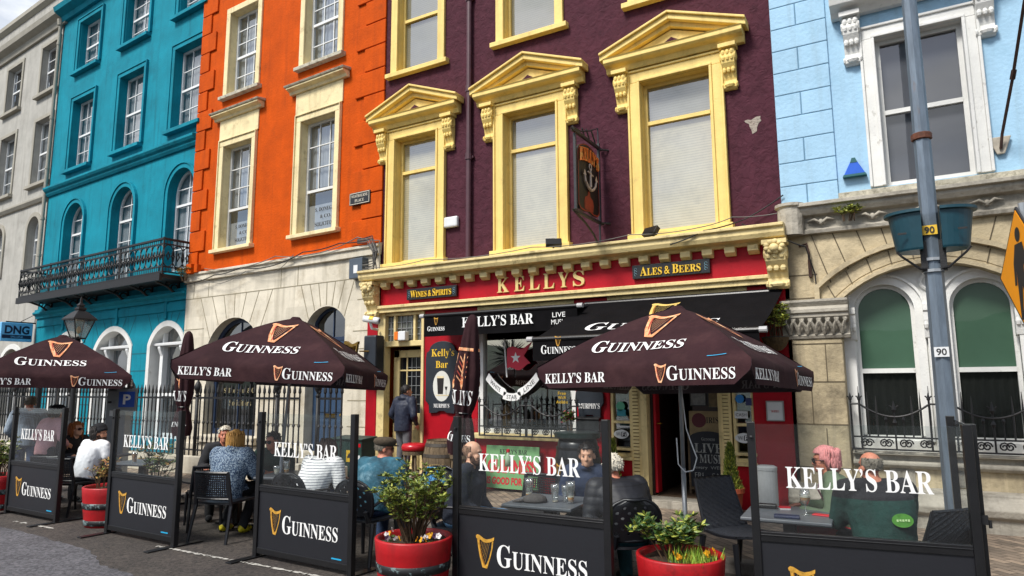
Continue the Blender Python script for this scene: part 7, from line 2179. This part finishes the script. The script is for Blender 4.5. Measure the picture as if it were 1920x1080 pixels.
def person(label, loc, rz, sit=True, lean=14, side=0, head=(0, 0), hands=None, skin=None, top=None, sleeve=1.0, topfold=(.008, 9), legs=None, hair=None, k=1.0, bulk=1.0, coat=0.0, hood=False, shoes=None, glasses=None, hat=None, beard=None, collar=None, extra=None, pelvis=None, knees=None, feet=None, group='people at the pub'):
    skin = skin or m_skin
    hz = pelvis if pelvis is not None else (.535 if sit else .93)
    ln = R(lean); sl = R(side)
    H = Vector((0, 0, hz))
    up = Vector((math.sin(sl), math.sin(ln), math.cos(ln) * math.cos(sl))).normalized()
    up2 = Vector((math.sin(sl * 1.1), math.sin(ln * 1.35), math.cos(ln * 1.35))).normalized()
    mid = H + up * .22; chest = mid + up2 * .15; nb = chest + up2 * .12
    rgt = Vector((1, 0, 0))
    sh = [chest + up2 * .07 + rgt * s * .188 * (.5 + bulk * .5) for s in (-1, 1)]
    hy, hp = R(head[0]), R(head[1])
    Rh = Matrix.Rotation(hy, 3, 'Z') @ Matrix.Rotation(hp, 3, 'X')
    neckv = (up2 * .6 + Vector((0, .25, .6))).normalized()
    hc = nb + neckv * .05 + Vector((0, 0, .095)) + Rh @ Vector((0, .02, 0))
    def hd(x, y, z): return hc + Rh @ Vector((x, y, z))
    mb = MB()
    b_ = bulk
    ering(mb, [H - up * .09, H, mid - up * .05, mid, chest, chest + up2 * .075, nb], [(.13, .09), (.15 * b_, .105 * b_), (.13 * b_, .1 * b_), (.135 * b_, .1 * b_), (.155 * b_, .105 * b_), (.12, .075), (.055, .05)], 16)
    mb.ell(H - up * .02, (.14, .11, .1), 12)
    mb.tube([nb - up2 * .04, nb + neckv * .06, hc + Rh @ Vector((0, -.01, -.06))], [.062, .054, .055], 12)
    for s in (-1, 1): mb.tube([nb + neckv * .02, sh[(s + 1) // 2]], [.05, .055], 10)
    T4 = Rh.to_4x4()
    mb.ell(hd(0, -.012, .025), (.0745, .094, .088), 18, T=T4); mb.ell(hd(0, .03, -.045), (.06, .062, .075), 16, T=T4); mb.ell(hd(0, .062, -.085), (.034, .03, .03), 12, T=T4)
    mb.ell(hd(0, .088, -.022), (.013, .02, .028), 10, T=T4); mb.ell(hd(0, .1, -.035), (.016, .014, .013), 10, T=T4); mb.ell(hd(0, .076, .022), (.05, .016, .014), 10, T=T4)
    for s in (-1, 1):
        mb.ell(hd(s * .076, -.008, -.018), (.012, .024, .032), 10, T=T4); mb.ell(hd(s * .04, .058, -.035), (.022, .024, .022), 10, T=T4)
    mb.ell(hd(0, .085, -.066), (.024, .012, .007), 8, T=T4); mb.ell(hd(0, .083, -.078), (.02, .012, .007), 8, T=T4)
    # arms
    hands = hands or [((-.2, .42, .2 + 0), (0, 1, -.2), (0, 0, -1)), ((.2, .42, .2), (0, 1, -.2), (0, 0, -1))]
    arms = []
    for i, s in enumerate((-1, 1)):
        tgt, hd_, pn = hands[i]
        S = sh[i]
        E, W = ik(S, H + Vector(tgt), .29, .255, (s * .5, -.35, -1))
        arms.append((S, E, W))
        limb(mb, [S, E], [.052, .042]); limb(mb, [E, W], [.042, .027])
        hand(mb, W, hd_, pn, s)
    # legs
    lg = []
    for i, s in enumerate((-1, 1)):
        hj = H + Vector((s * .09, .01, -.02))
        if sit:
            kn = Vector((s * .13, .43, .53)) if not knees else Vector(knees[i]); ft = Vector((s * .14, .38, .08)) if not feet else Vector(feet[i])
        else:
            ft = Vector((s * .1, .0, .08)) if not feet else Vector(feet[i]); kn = (hj + ft) / 2 + Vector((0, .03, 0))
        lg.append((hj, kn, ft))
        limb(mb, [hj, kn], [.08, .055]); limb(mb, [kn, ft], [.055, .038])
        mb.ell(ft + Vector((0, .06, -.035)), (.042, .12, .036), 10)
    loc = Vector(loc)
    o = mb.build('person', skin, None)
    o.location = loc; o.rotation_euler = (0, 0, rz); o.scale = (k, k, k)
    tag(o, label, 'person', group)
    REMESH.append((o, .0085, 3, 0, 1))
    # top: jacket, coat, shirt
    c = MB(); a_ = .022
    bot = [H - up * (.06 + coat), H] if sit else [H - Vector((0, 0, .1 + coat)), H]
    w0 = (.165 * b_ + coat * .12, .14 * b_ + coat * .1)
    ering(c, bot + [mid - up * .05, mid, chest, chest + up2 * .075, nb + up2 * .0], [w0, (.168 * b_, .14 * b_), (.172 * b_, .142 * b_), (.182 * b_, .142 * b_), (.2 * b_, .142 * b_), (.17, .11), (.075, .07)], 18)
    if coat and sit: ering(c, [H + Vector((0, -.1, .0)), H + Vector((0, .1, .0)), H + Vector((0, .32, -.0))], [(.2, .1), (.21, .115), (.19, .1)], 14, right=rgt)
    for i, s in enumerate((-1, 1)):
        S, E, W = arms[i]
        c.tube([nb - up2 * .015 + rgt * s * .03, nb.lerp(S, .55) + up2 * .0, S], [.07, .08, .085], 10)
        if sleeve >= .99:
            Wc = E.lerp(W, .97)
            limb(c, [S, E], [.088 * (.4 + .6 * b_), .066]); limb(c, [E, E.lerp(W, .5), Wc], [.06, .052, .042])
        else:
            limb(c, [S, S.lerp(E, sleeve)], [.084, .07])
    if hood:
        c.ell(nb - Vector((0, .07, -.0)) + up2 * .01, (.12, .07, .06), 12); c.tube([nb + Vector((-.09, -.02, .03)), nb + Vector((0, -.09, .045)), nb + Vector((.09, -.02, .03))], [.035, .05, .035], 10)
    if collar: c.tube([nb + up2 * .015 + Vector((.075 * math.cos(t), .065 * math.sin(t), 0)) for t in [q * PI / 8 for q in range(17)]], .022, 8)
    tp_ = c.build('jacket' if sleeve > .5 else 'shirt', top or m_blackp, o)
    REMESH.append((tp_, .013, 3, topfold[0], topfold[1]))
    # trousers
    c = MB()
    c.ell(H - up * .03, (.165 * b_, .135 * b_, .12), 14)
    for hj, kn, ft in lg: limb(c, [hj, kn], [.098 * b_ ** .5, .076]); limb(c, [kn, ft + Vector((0, 0, .0))], [.076, .06])
    tr = c.build('trousers', legs or MATS['dark_cloth'], o); REMESH.append((tr, .014, 3, .007, 10))
    c = MB()
    for hj, kn, ft in lg:
        c.ell(ft + Vector((0, .06, -.035)), (.05, .135, .045), 12); c.ell(ft + Vector((0, -.01, -.01)), (.048, .055, .055), 10)
    s_ = c.build('shoes', shoes or MATS['dark_cloth'], o); REMESH.append((s_, .012, 3, 0, 1))
    # hair
    def shell(name, mt, rr, keep, amp=.004, freq=60, grooves=0.0, nn=40, dz=.0):
        h = MB(); idx = {}
        mm = 26
        for i in range(mm + 1):
            th = PI * i / mm
            for j in range(nn):
                ph = 2 * PI * j / nn
                u = Vector((math.sin(th) * math.cos(ph), math.sin(th) * math.sin(ph), math.cos(th)))
                f_ = 1 + amp * 10 * noise.noise(u * 3.1 + loc) + amp * 5 * noise.noise(u * 9) + grooves * math.sin(ph * 34 + 3 * noise.noise(u * 4))
                h.v.append(tuple(hd(u.x * rr[0] * f_, -.012 + u.y * rr[1] * f_, .025 + dz + u.z * rr[2] * f_)))
                idx[(i, j)] = keep(u)
        for i in range(mm):
            for j in range(nn):
                if idx[(i, j)] and idx[(i + 1, j)] and idx[(i, (j + 1) % nn)] and idx[(i + 1, (j + 1) % nn)]:
                    h.f.append((i * nn + j, (i + 1) * nn + j, (i + 1) * nn + (j + 1) % nn, i * nn + (j + 1) % nn)); h.m.append(0)
        return h.build(name, mt, o, smooth=True, solid=.006)
    if hair:
        kind, mt = hair
        if kind in ('short', 'ring'):   # loose tufts over the cap of hair
            c = MB(); random.seed(len(label) * 7)
            for q in range(220):
                u = Vector((random.gauss(0, 1), random.gauss(0, 1), random.gauss(0, 1))).normalized()
                ok = (u.z > (.42 if u.y > .62 else (0 if u.y > .1 else -.55))) if kind == 'short' else (-.55 < u.z < .5 and u.y < .15)
                if not ok: continue
                l_ = .028 if kind == 'short' else .014
                p = hd(u.x * .08, -.012 + u.y * .1, .025 + u.z * .096)
                dv = Rh @ (u * .7 + Vector((random.uniform(-.6, .6), random.uniform(-.2, .8), random.uniform(-.7, .1)))).normalized()
                c.tube([p, p + dv * l_ * .6, p + dv * l_ + Vector((0, 0, -.006))], [.006 if kind == 'short' else .0035, .0045 if kind == 'short' else .003, .001], 4)
            c.build('hair_tufts', mt, o, smooth=True)
        if kind == 'short': shell('hair', mt, (.083, .104, .1), lambda u: u.z > (.38 if u.y > .62 else (-.05 if u.y > .1 else -.62)) + .04 * math.sin(u.x * 40), .006, 60, .012)
        elif kind == 'receding': shell('hair', mt, (.079, .1, .094), lambda u: (u.z > -.6 and u.y < .1 and not (u.z > .72 and -.75 < u.y)) , .004, 60, .008)
        elif kind == 'ring': shell('hair', mt, (.0785, .098, .092), lambda u: -.62 < u.z < .55 and u.y < .2, .003, 60, .006)
        else:
            shell('hair', mt, (.088, .11, .104), lambda u: u.z > (.3 if u.y > .6 else (-.25 if u.y > .15 else -.8)), .006, 60, .02)
            c = MB(); ln_ = {'bob': .2, 'long': .3, 'swept': .12}[kind]
            random.seed(hash(label) % 1000 if 0 else len(label))
            for q in range(150):
                ph = random.uniform(PI * .86, PI * 2.14) if kind != 'swept' else random.uniform(PI * .95, PI * 2.05)
                u = Vector((math.cos(ph), math.sin(ph), 0)); z0 = random.uniform(-.02, .09)
                p0 = hd(u.x * .084, -.012 + u.y * .106, .02 + z0)
                L_ = ln_ * random.uniform(.6, 1.08)
                p1 = p0 + Rh @ Vector((u.x * .02, u.y * .022, 0)) - Vector((0, 0, L_ * .5)); p2 = p0 + Rh @ Vector((u.x * random.uniform(-.02, .02), u.y * random.uniform(-.015, .02), 0)) - Vector((random.uniform(-.02, .02), 0, L_ + z0))
                c.tube([p0, p0.lerp(p1, .5) + Rh @ Vector((u.x * .008, u.y * .008, 0)), p1, p2], [.008, .011, .01, .003], 5)
            c.build('hair_strands', mt, o, smooth=True)
    if beard: 
        c = MB(); c.ell(hd(0, .05, -.085), (.052, .05, .045), 14, T=T4)
        for s in (-1, 1): c.ell(hd(s * .048, .02, -.06), (.018, .035, .045), 10, T=T4)
        q = c.build('beard', beard, o); REMESH.append((q, .008, 2, .003, 60))
    if glasses:
        c = MB(); n_ = 12
        for s in (-1, 1):
            P = [hd(s * .034 + .029 * math.cos(t), .103 - .012 * abs(s * .034 + .029 * math.cos(t)) / .06, -.004 + .022 * math.sin(t)) for t in [q * 2 * PI / n_ for q in range(n_)]]
            c.add(P, [tuple(range(n_))]); c.tube(P + [P[0]], .003, 5, cap=False); c.tube([hd(s * .063, .09, .0), hd(s * .08, .03, .0), hd(s * .081, -.02, -.006)], .0032, 5)
        c.tube([hd(-.008, .106, .002), hd(.008, .106, .002)], .003, 5)
        c.build('sunglasses', glasses, o)
    elif True:
        for s in (-1, 1):
            c = MB(); c.ell(hd(s * .031, .081, -.004), (.012, .008, .006), 8, T=T4); c.build('eye', MATS['eye_dark'], o)
    if hat:
        kind, mt = hat
        c = MB()
        if kind == 'beanie':
            hh = [(.088, -.01), (.094, .0), (.094, .035), (.09, .037), (.09, .06), (.075, .1), (.045, .128), (.001, .136)]
            c.lathe([(r_, z_ + .02) for r_, z_ in hh], (0, 0, 0), 22, T=Matrix.Translation(hc) @ T4 @ Matrix.Rotation(R(12), 4, 'X') @ Matrix.Diagonal((1, 1.18, 1, 1))); c.build('beanie', mt, o, smooth=True)
        else:
            hh = [(.084, .03), (.092, .035), (.108 if kind == 'flat' else .094, .07), (.1 if kind == 'flat' else .088, .1), (.06, .128 if kind == 'cap' else .118), (.001, .135 if kind == 'cap' else .122)]
            c.lathe(hh, (0, 0, 0), 22, T=Matrix.Translation(hc) @ T4 @ Matrix.Diagonal((1, 1.2, 1, 1)))
            L_ = .075 if kind == 'cap' else .04
            P0 = [hd(.075 * math.cos(t), .0 + .1 * math.sin(t), .045) for t in [PI * .12 + q * PI * .76 / 8 for q in range(9)]]
            P1 = [hd(.078 * math.cos(t), .02 + (.1 + L_) * math.sin(t), .03) for t in [PI * .12 + q * PI * .76 / 8 for q in range(9)]]
            for q in range(8): c.quad(P0[q], P0[q + 1], P1[q + 1], P1[q])
            c.build('cap', mt, o, smooth=True, solid=.006)
    if extra: extra(o, dict(hd=hd, chest=chest, up2=up2, mid=mid, nb=nb, sh=sh, H=H, bulk=b_))
    return o

M('dark_cloth', '17181c', .85, .15, 9, .2, 60); M('eye_dark', '241812', .3, .1)
m_denimj = M('denim_jeans', '2c3f5e', .85, .2, 12, .25, 90); m_greytr = M('grey_trousers', '5c5c60', .9, .15, 9, .2, 60); m_navyj = M('navy_waterproof', '171f33', .6, .15, 5, .15, 30)
m_blackglass = M('dark_lens', '0c0c0e', .12, .1)
def speck(nt, tc, out):
    N = nt.nodes.new; L = nt.links.new
    v = N('ShaderNodeTexNoise'); v.inputs['Scale'].default_value = 62; v.inputs['Detail'].default_value = 3; L(tc.outputs['Object'], v.inputs['Vector'])
    r = N('ShaderNodeValToRGB'); r.color_ramp.interpolation = 'CONSTANT'
    e = r.color_ramp.elements; e[0].color = (.028, .05, .1, 1); e[1].position = .47; e[1].color = (.1, .16, .24, 1)
    q = e.new(.56); q.color = (.33, .4, .46, 1); q = e.new(.64); q.color = (.05, .09, .16, 1)
    L(v.outputs['Fac'], r.inputs[0]); return r.outputs[0]
m_coat = M('speckled_blue_coat', '6a7f94', .8, .1, pre=speck)
def stripes(sc, a, b, pos=.62, dirn='Z'):
    def f(nt, tc, out):
        N = nt.nodes.new; L = nt.links.new
        w_ = N('ShaderNodeTexWave'); w_.bands_direction = dirn; w_.wave_profile = 'SAW'; w_.inputs['Scale'].default_value = sc; w_.inputs['Distortion'].default_value = .35; w_.inputs['Detail Scale'].default_value = 1.5
        L(tc.outputs['Object'], w_.inputs['Vector'])
        r = N('ShaderNodeValToRGB'); r.color_ramp.interpolation = 'CONSTANT'; r.color_ramp.elements[0].color = a; r.color_ramp.elements[1].position = pos; r.color_ramp.elements[1].color = b
        L(w_.outputs['Fac'], r.inputs[0]); return r.outputs[0]
    return f
m_stripe = M('breton_stripe', 'e0e0e0', .85, .05, pre=stripes(10.5, (.8, .8, .79, 1), (.03, .04, .09, 1), .8))
def check(nt, tc, out):
    N = nt.nodes.new; L = nt.links.new; prev = out
    for dirn in ('Z', 'X', 'Y'):
        w_ = N('ShaderNodeTexWave'); w_.bands_direction = dirn; w_.inputs['Scale'].default_value = 14; L(tc.outputs['Object'], w_.inputs['Vector'])
        m = N('ShaderNodeMixRGB'); m.blend_type = 'MULTIPLY'; m.inputs[0].default_value = .35; L(prev, m.inputs[1]); L(w_.outputs['Color'], m.inputs[2]); prev = m.outputs[0]
    return prev
m_check = M('pale_check_shirt', 'aebfcf', .85, .1, pre=check)
m_denim = M('washed_denim', '2a5a6c', .85, .4, 5, .3, 70, stain='8fb0bd', stain_amt=.6, stain_scale=4, stain_lo=.52, stain_hi=.68)
m_tee = M('white_cotton', 'd8dadd', .85, .05, 4); m_pinkt = M('pink_cotton', 'cf9c9f', .85, .1, 5); m_bottle = M('bottle_green_cotton', '123028', .85, .15, 6)
def yoke(nt, tc, out):
    N = nt.nodes.new; L = nt.links.new
    q = N('ShaderNodeSeparateXYZ'); L(tc.outputs['Object'], q.inputs[0])
    g = N('ShaderNodeMath'); g.operation = 'GREATER_THAN'; g.inputs[1].default_value = .915; L(q.outputs['Z'], g.inputs[0])
    m = N('ShaderNodeMixRGB'); L(g.outputs[0], m.inputs[0]); L(out, m.inputs[1]); m.inputs[2].default_value = (.008, .008, .011, 1)
    return m.outputs[0]
m_greenj = M('green_fleece', '0b352f', .85, .25, 6, .3, 90, pre=yoke); m_sage = M('sage_cotton', '5f6f57', .85, .12, 6, .2, 60)
m_blond = M('blonde_hair', 'b88a48', .6, .3, 14, .4, 60, stretch=(6, 6, 1)); m_whiteh = M('white_hair', 'c9c2b2', .7, .15, 14, .4, 60); m_brown = M('brown_hair', '3b281f', .55, .3, 14, .4, 60, stretch=(6, 6, 1)); m_darkh = M('dark_hair', '1c1613', .5, .3, 14, .4, 60); m_ginger = M('auburn_hair', '9c5c2a', .6, .3, 14, .4, 60, stretch=(6, 6, 1)); m_pinkh = M('pink_hair', 'd68a88', .6, .25, 14, .4, 60, stretch=(5, 5, 1)); m_greyh = M('grey_hair', '6f685c', .7, .2, 14, .4, 60); m_beardb = M('brown_beard', '4a3022', .8, .3, 30, .6, 80)
m_tweed = M('tweed_cap', '453a2c', .9, .25, 30, .4, 90); m_blackw = M('black_wool', '15161a', .95, .2, 20, .4, 80)
m_hiviz = M('yellow_trainer', 'c2b21c', .6, .2, 9)

person('woman with blonde bob in speckled blue coat, seen from behind on slat chair', (-7.6, 5.84, 0), R(14), lean=12, head=(8, 0), hands=[((-.2, .42, .19), (.3, 1, -.1), (0, 0, -1)), ((.22, .42, .19), (-.3, 1, -.1), (0, 0, -1))], top=m_coat, topfold=(.016, 7), hair=('bob', m_blond), coat=.08, bulk=1.32, hood=True, shoes=m_hiviz, legs=MATS['dark_cloth'], feet=[(-.1, .12, .08), (.2, .1, .08)])
person('white-haired person mostly hidden behind woman in blue coat', (-8.74, 6.66, 0), R(-129), lean=14, hair=('short', m_whiteh), top=MATS['dark_cloth'], glasses=None, skin=m_skinr)
person('man in sunglasses and dark green top sitting across the table', (-7.66, 6.68, 0), R(-140), lean=24, head=(-38, -4), hands=[((-.05, .4, .17), (1, .2, 0), (0, 0, -1)), ((.14, .4, .17), (-1, .2, 0), (0, 0, -1))], top=m_bottle, hair=('short', m_darkh), glasses=m_blackglass, skin=m_skinr)
person('person in striped white top seen from behind, head bowed', (-6.26, 5.94, 0), R(4), lean=30, head=(0, -18), hands=[((-.15, .42, .19), (.3, 1, -.1), (0, 0, -1)), ((.15, .42, .19), (-.3, 1, -.1), (0, 0, -1))], top=m_stripe, topfold=(.014, 8), hair=('long', m_brown), bulk=1.2, legs=m_denimj)
person('man in flat cap and washed denim jacket facing away on round-backed chair', (-5.2, 5.86, 0), R(4), lean=17, head=(-48, -4), hands=[((-.18, .42, .15), (.2, 1, -.1), (0, 0, -1)), ((.2, .4, .05), (-.1, 1, -.2), (0, 0, -1))], top=m_denim, topfold=(.022, 8), hair=('ring', m_greyh), hat=('flat', m_tweed), glasses=m_blackglass, skin=m_skinr, bulk=1.3, collar=True, legs=m_denimj)
person('man in navy hooded jacket standing at pub side door', (-7.95, 9.76, .28), R(-8), sit=False, lean=4, head=(-28, 2), hands=[((-.22, .12, -.02), (0, .6, -1), (1, 0, 0)), ((.2, .16, .0), (0, .7, -1), (-1, 0, 0))], top=m_navyj, topfold=(.014, 7), hair=('short', m_darkh), hood=True, bulk=1.12, k=.93, coat=.03, legs=m_greytr)
person('bald bearded man in dark navy top seen in profile behind windbreak', (-4.02, 5.86, 0), R(-78), lean=10, head=(-4, -3), hands=[((-.1, .3, .02), (.4, 1, -.2), (0, 0, -1)), ((.14, .34, .02), (-.4, 1, -.2), (0, 0, -1))], top=M('navy_sweatshirt', '1d2330', .85, .12, 6, .15, 50), beard=m_beardb, skin=m_skinp, bulk=1.25, legs=M('light_jeans', '557a9c', .85, .15, 8, .2, 70), hair=('ring', M('shaved_hair', '8a6a55', .8, .1, 40)))
person('young dark-haired man facing the road behind white-haired man', (-2.93, 6.66, 0), R(-168), lean=18, head=(6, -4), hands=[((-.22, .34, .16), (.3, 1, -.1), (0, 0, -1)), ((.16, .4, .17), (-.3, 1, -.1), (0, 0, -1))], top=M('dark_blue_denim', '22304a', .8, .2, 9, .2, 60), hair=('short', m_darkh), skin=m_skinp, collar=True)
m_puffer = M('quilted_black_nylon', '131419', .6, .15, 6, pre=stripes(3.4, (.012, .013, .018, 1), (.004, .004, .006, 1), .93))
person('white-haired man in quilted black puffer jacket, back to the road', (-2.24, 5.95, 0), R(50), lean=31, head=(14, -4), hands=[((-.16, .42, .17), (.3, 1, -.1), (0, 0, -1)), ((.16, .42, .17), (-.3, 1, -.1), (0, 0, -1))], top=m_puffer, topfold=(.016, 6), hair=('short', m_whiteh), bulk=1.28, skin=m_skinr, legs=M('teal_trousers', '1d4a52', .8, .15, 8), collar=True)
def lanyard(o, d):
    c = MB(); n_ = d['nb']; c.tube([n_ + Vector((-.06, .07, .0)), d['chest'] + Vector((-.03, .15, -.02)), d['mid'] + Vector((0, .16, .02))], .008, 5); c.tube([n_ + Vector((.06, .07, .0)), d['chest'] + Vector((.03, .15, -.02)), d['mid'] + Vector((0, .16, .02))], .008, 5); c.build('lanyard', M('woven_lanyard', '7a4a5a', .8, .3, 40), o)
person('woman with swept pink hair and dark glasses in sage green shirt', (-.55, 6.98, 0), R(100), lean=16, head=(6, -2), hands=[((-.16, .42, .17), (.3, 1, -.1), (0, 0, -1)), ((.2, .4, .17), (-.3, 1, -.1), (0, 0, -1))], top=m_sage, topfold=(.01, 9), hair=('swept', m_pinkh), glasses=m_blackglass, skin=m_skinr, extra=lanyard, legs=M('red_trousers', '8c1b22', .8, .15, 8))
def jacket_marks(o, d):
    c0 = d['chest']; u = d['up2']
    c = MB(); P = []
    back = lambda x, z, off=.0: tuple(c0 + Vector((x, -.152 * d['bulk'] + .1 * x * x * 8 * .3 - off, 0)) + u * z)
    c.add([back(.05 + .085 * math.cos(t), -.12 + .052 * math.sin(t), .012) for t in [q * PI / 12 for q in range(24)]], [tuple(range(24))]); q = c.build('badge', M('lime_badge', '4c8a2e', .6, .2, 20), o)
    c = MB()
    for k in range(5): c.add([back(.0 + .022 * k, -.128 + .006 * (k % 2), .016), back(.015 + .022 * k, -.128, .016), back(.015 + .022 * k, -.11, .016), back(.0 + .022 * k, -.112, .016)], [(0, 1, 2, 3)])
    c.build('badge_marks', M('pale_lime', 'b9d89a', .6, .1), q)
    c = MB()
    for s in (-1, 1): c.tube([d['nb'] + Vector((s * .07, -.07, .0)), d['sh'][(s + 1) // 2] + Vector((0, -.08, .0)), d['sh'][(s + 1) // 2] + Vector((s * .02, -.09, -.09))], .005, 5)
    c.build('piping', m_letw, o)
person('balding man in green and black jacket with lime badge, back to the road', (-.27, 6.34, 0), R(30), lean=12, head=(14, 0), hands=[((-.16, .44, .17), (.3, 1, -.1), (0, 0, -1)), ((.18, .42, .17), (-.3, 1, -.1), (0, 0, -1))], top=m_greenj, topfold=(.015, 8), hair=('ring', m_greyh), skin=m_skinr, bulk=1.42, collar=True, extra=jacket_marks)
person('man in white tee and black beanie with dark shaggy hair, sitting with back to road', (-10.84, 5.84, 0), R(6), lean=16, head=(-68, 2), hands=[((-.2, .4, .15), (.3, 1, -.1), (0, 0, -1)), ((.26, .4, .12), (-.1, 1, -.1), (0, 0, -1))], top=m_tee, sleeve=.55, topfold=(.018, 8), hair=('swept', m_darkh), hat=('beanie', m_blackw), beard=m_beardb, skin=m_skin, bulk=1.18)
person('auburn-haired person in dark glasses and dark top behind the white tee', (-12.4, 6.36, 0), R(-80), lean=16, head=(4, 4), top=MATS['dark_cloth'], hair=('bob', m_ginger), glasses=m_blackglass, skin=m_skinp)
person('person in pink top and black cap standing behind leftmost glass screen', (-12.2, 5.92, 0), R(12), sit=False, lean=14, head=(-20, -6), hands=[((-.2, .25, .05), (0, .8, -.4), (1, 0, 0)), ((.2, .25, .05), (0, .8, -.4), (-1, 0, 0))], top=m_pinkt, hair=('swept', m_darkh), hat=('cap', m_blackw), k=.93, legs=MATS['dark_cloth'])
person('grey-haired man in pale checked shirt walking along the pavement', (-13.5, 6.25, 0), R(62), sit=False, lean=3, head=(10, -4), hands=[((-.2, .2, .02), (0, .8, -.5), (1, 0, 0)), ((.22, .12, -.02), (0, .6, -.8), (-1, 0, 0))], top=m_check, hair=('short', m_greyh), skin=m_skinr, bulk=1.08, legs=m_denimj, feet=[(-.1, .2, .08), (.1, -.2, .12)])

# ---------------------------------------------------------------- dog
m_dogd = M('black_fur', '1b1714', .85, .3, 30, .6, 90); m_dogw = M('white_fur', 'c4beb2', .85, .15, 30, .6, 90)
mb = MB()
ering(mb, [(0, -.16, .12), (0, -.1, .22), (0, .0, .33), (0, .06, .42), (0, .08, .5)], [(.09, .09), (.115, .11), (.1, .105), (.07, .075), (.055, .06)], 12)
mb.ell((0, .1, .55), (.062, .075, .06), 12); mb.tube([(0, .13, .54), (0, .2, .52), (0, .23, .515)], [.042, .034, .024], 10)
for s in (-1, 1):
    limb(mb, [(s * .06, .05, .36), (s * .065, .08, .2), (s * .065, .07, .12), (s * .065, .09, .03)], [.045, .032, .026, .024]); mb.ell((s * .065, .11, .022), (.028, .045, .022), 8)
    limb(mb, [(s * .09, -.1, .2), (s * .13, .04, .19), (s * .12, -.08, .06), (s * .12, .02, .03)], [.075, .05, .03, .026]); mb.ell((s * .12, .06, .022), (.028, .05, .022), 8)
    mb.ell((s * .06, .07, .6), (.014, .03, .045), 8, T=Matrix.Rotation(R(s * 28), 4, 'Y'))
mb.tube([(0, -.2, .08), (0, -.32, .05), (.06, -.4, .06)], [.025, .018, .008], 8)
dg = mb.build('dog', m_dogd, None); dg.location = (-7.85, 7.85, .11); dg.rotation_euler = (0, 0, R(-140)); tag(dg, 'black and white dog sitting on the pavement beyond striped top', 'dog')
REMESH.append((dg, .009, 3, .003, 50))
mb = MB(); mb.ell((0, .2, .515), (.036, .05, .034), 10); mb.ell((0, .1, .36), (.06, .07, .1), 10); mb.ell((0, .165, .575), (.014, .025, .05), 8); q = mb.build('white_patch', m_dogw, dg); REMESH.append((q, .009, 3, .003, 50))
mb = MB(); mb.ell((0, .25, .525), (.014, .01, .01), 8)
for s in (-1, 1): mb.ell((s * .03, .16, .565), .009, 8)
mb.build('nose', m_iron, dg)

# ---------------------------------------------------------------- fuse every figure into one skin
def fuse():
    for o, vx, it, amp, sc in REMESH:
        md = o.modifiers.new('fuse', 'REMESH'); md.mode = 'VOXEL'; md.voxel_size = vx; md.adaptivity = 0
        ms = o.modifiers.new('soft', 'SMOOTH'); ms.factor = .5; ms.iterations = it * 2
    bpy.context.view_layer.update()
    dg = bpy.context.evaluated_depsgraph_get()
    for o, vx, it, amp, sc in REMESH:
        me = bpy.data.meshes.new_from_object(o.evaluated_get(dg))
        mats = [m for m in o.data.materials]
        o.modifiers.clear()
        old = o.data; me.name = old.name
        me.materials.clear()
        for m in mats: me.materials.append(m)
        if amp:
            wl = o.parent.location if o.parent else Vector((0, 0, 0))
            off = Vector((wl.x * 3.1, wl.y * 1.7, 0))
            nr = [v.normal.copy() for v in me.vertices]
            for v, n_ in zip(me.vertices, nr):
                p = v.co * sc + off
                d = noise.noise(Vector((p.x, p.y, p.z * .55))) + .5 * abs(noise.noise(p * 2.1))
                if mats and mats[0].name.startswith('quilted'): d = .5 * d + .4 * abs(math.sin(v.co.z * PI / .075)) ** .6
                v.co += n_ * d * amp
        for p in me.polygons: p.use_smooth = True; p.material_index = 0
        o.data = me
        bpy.data.meshes.remove(old)
fuse()
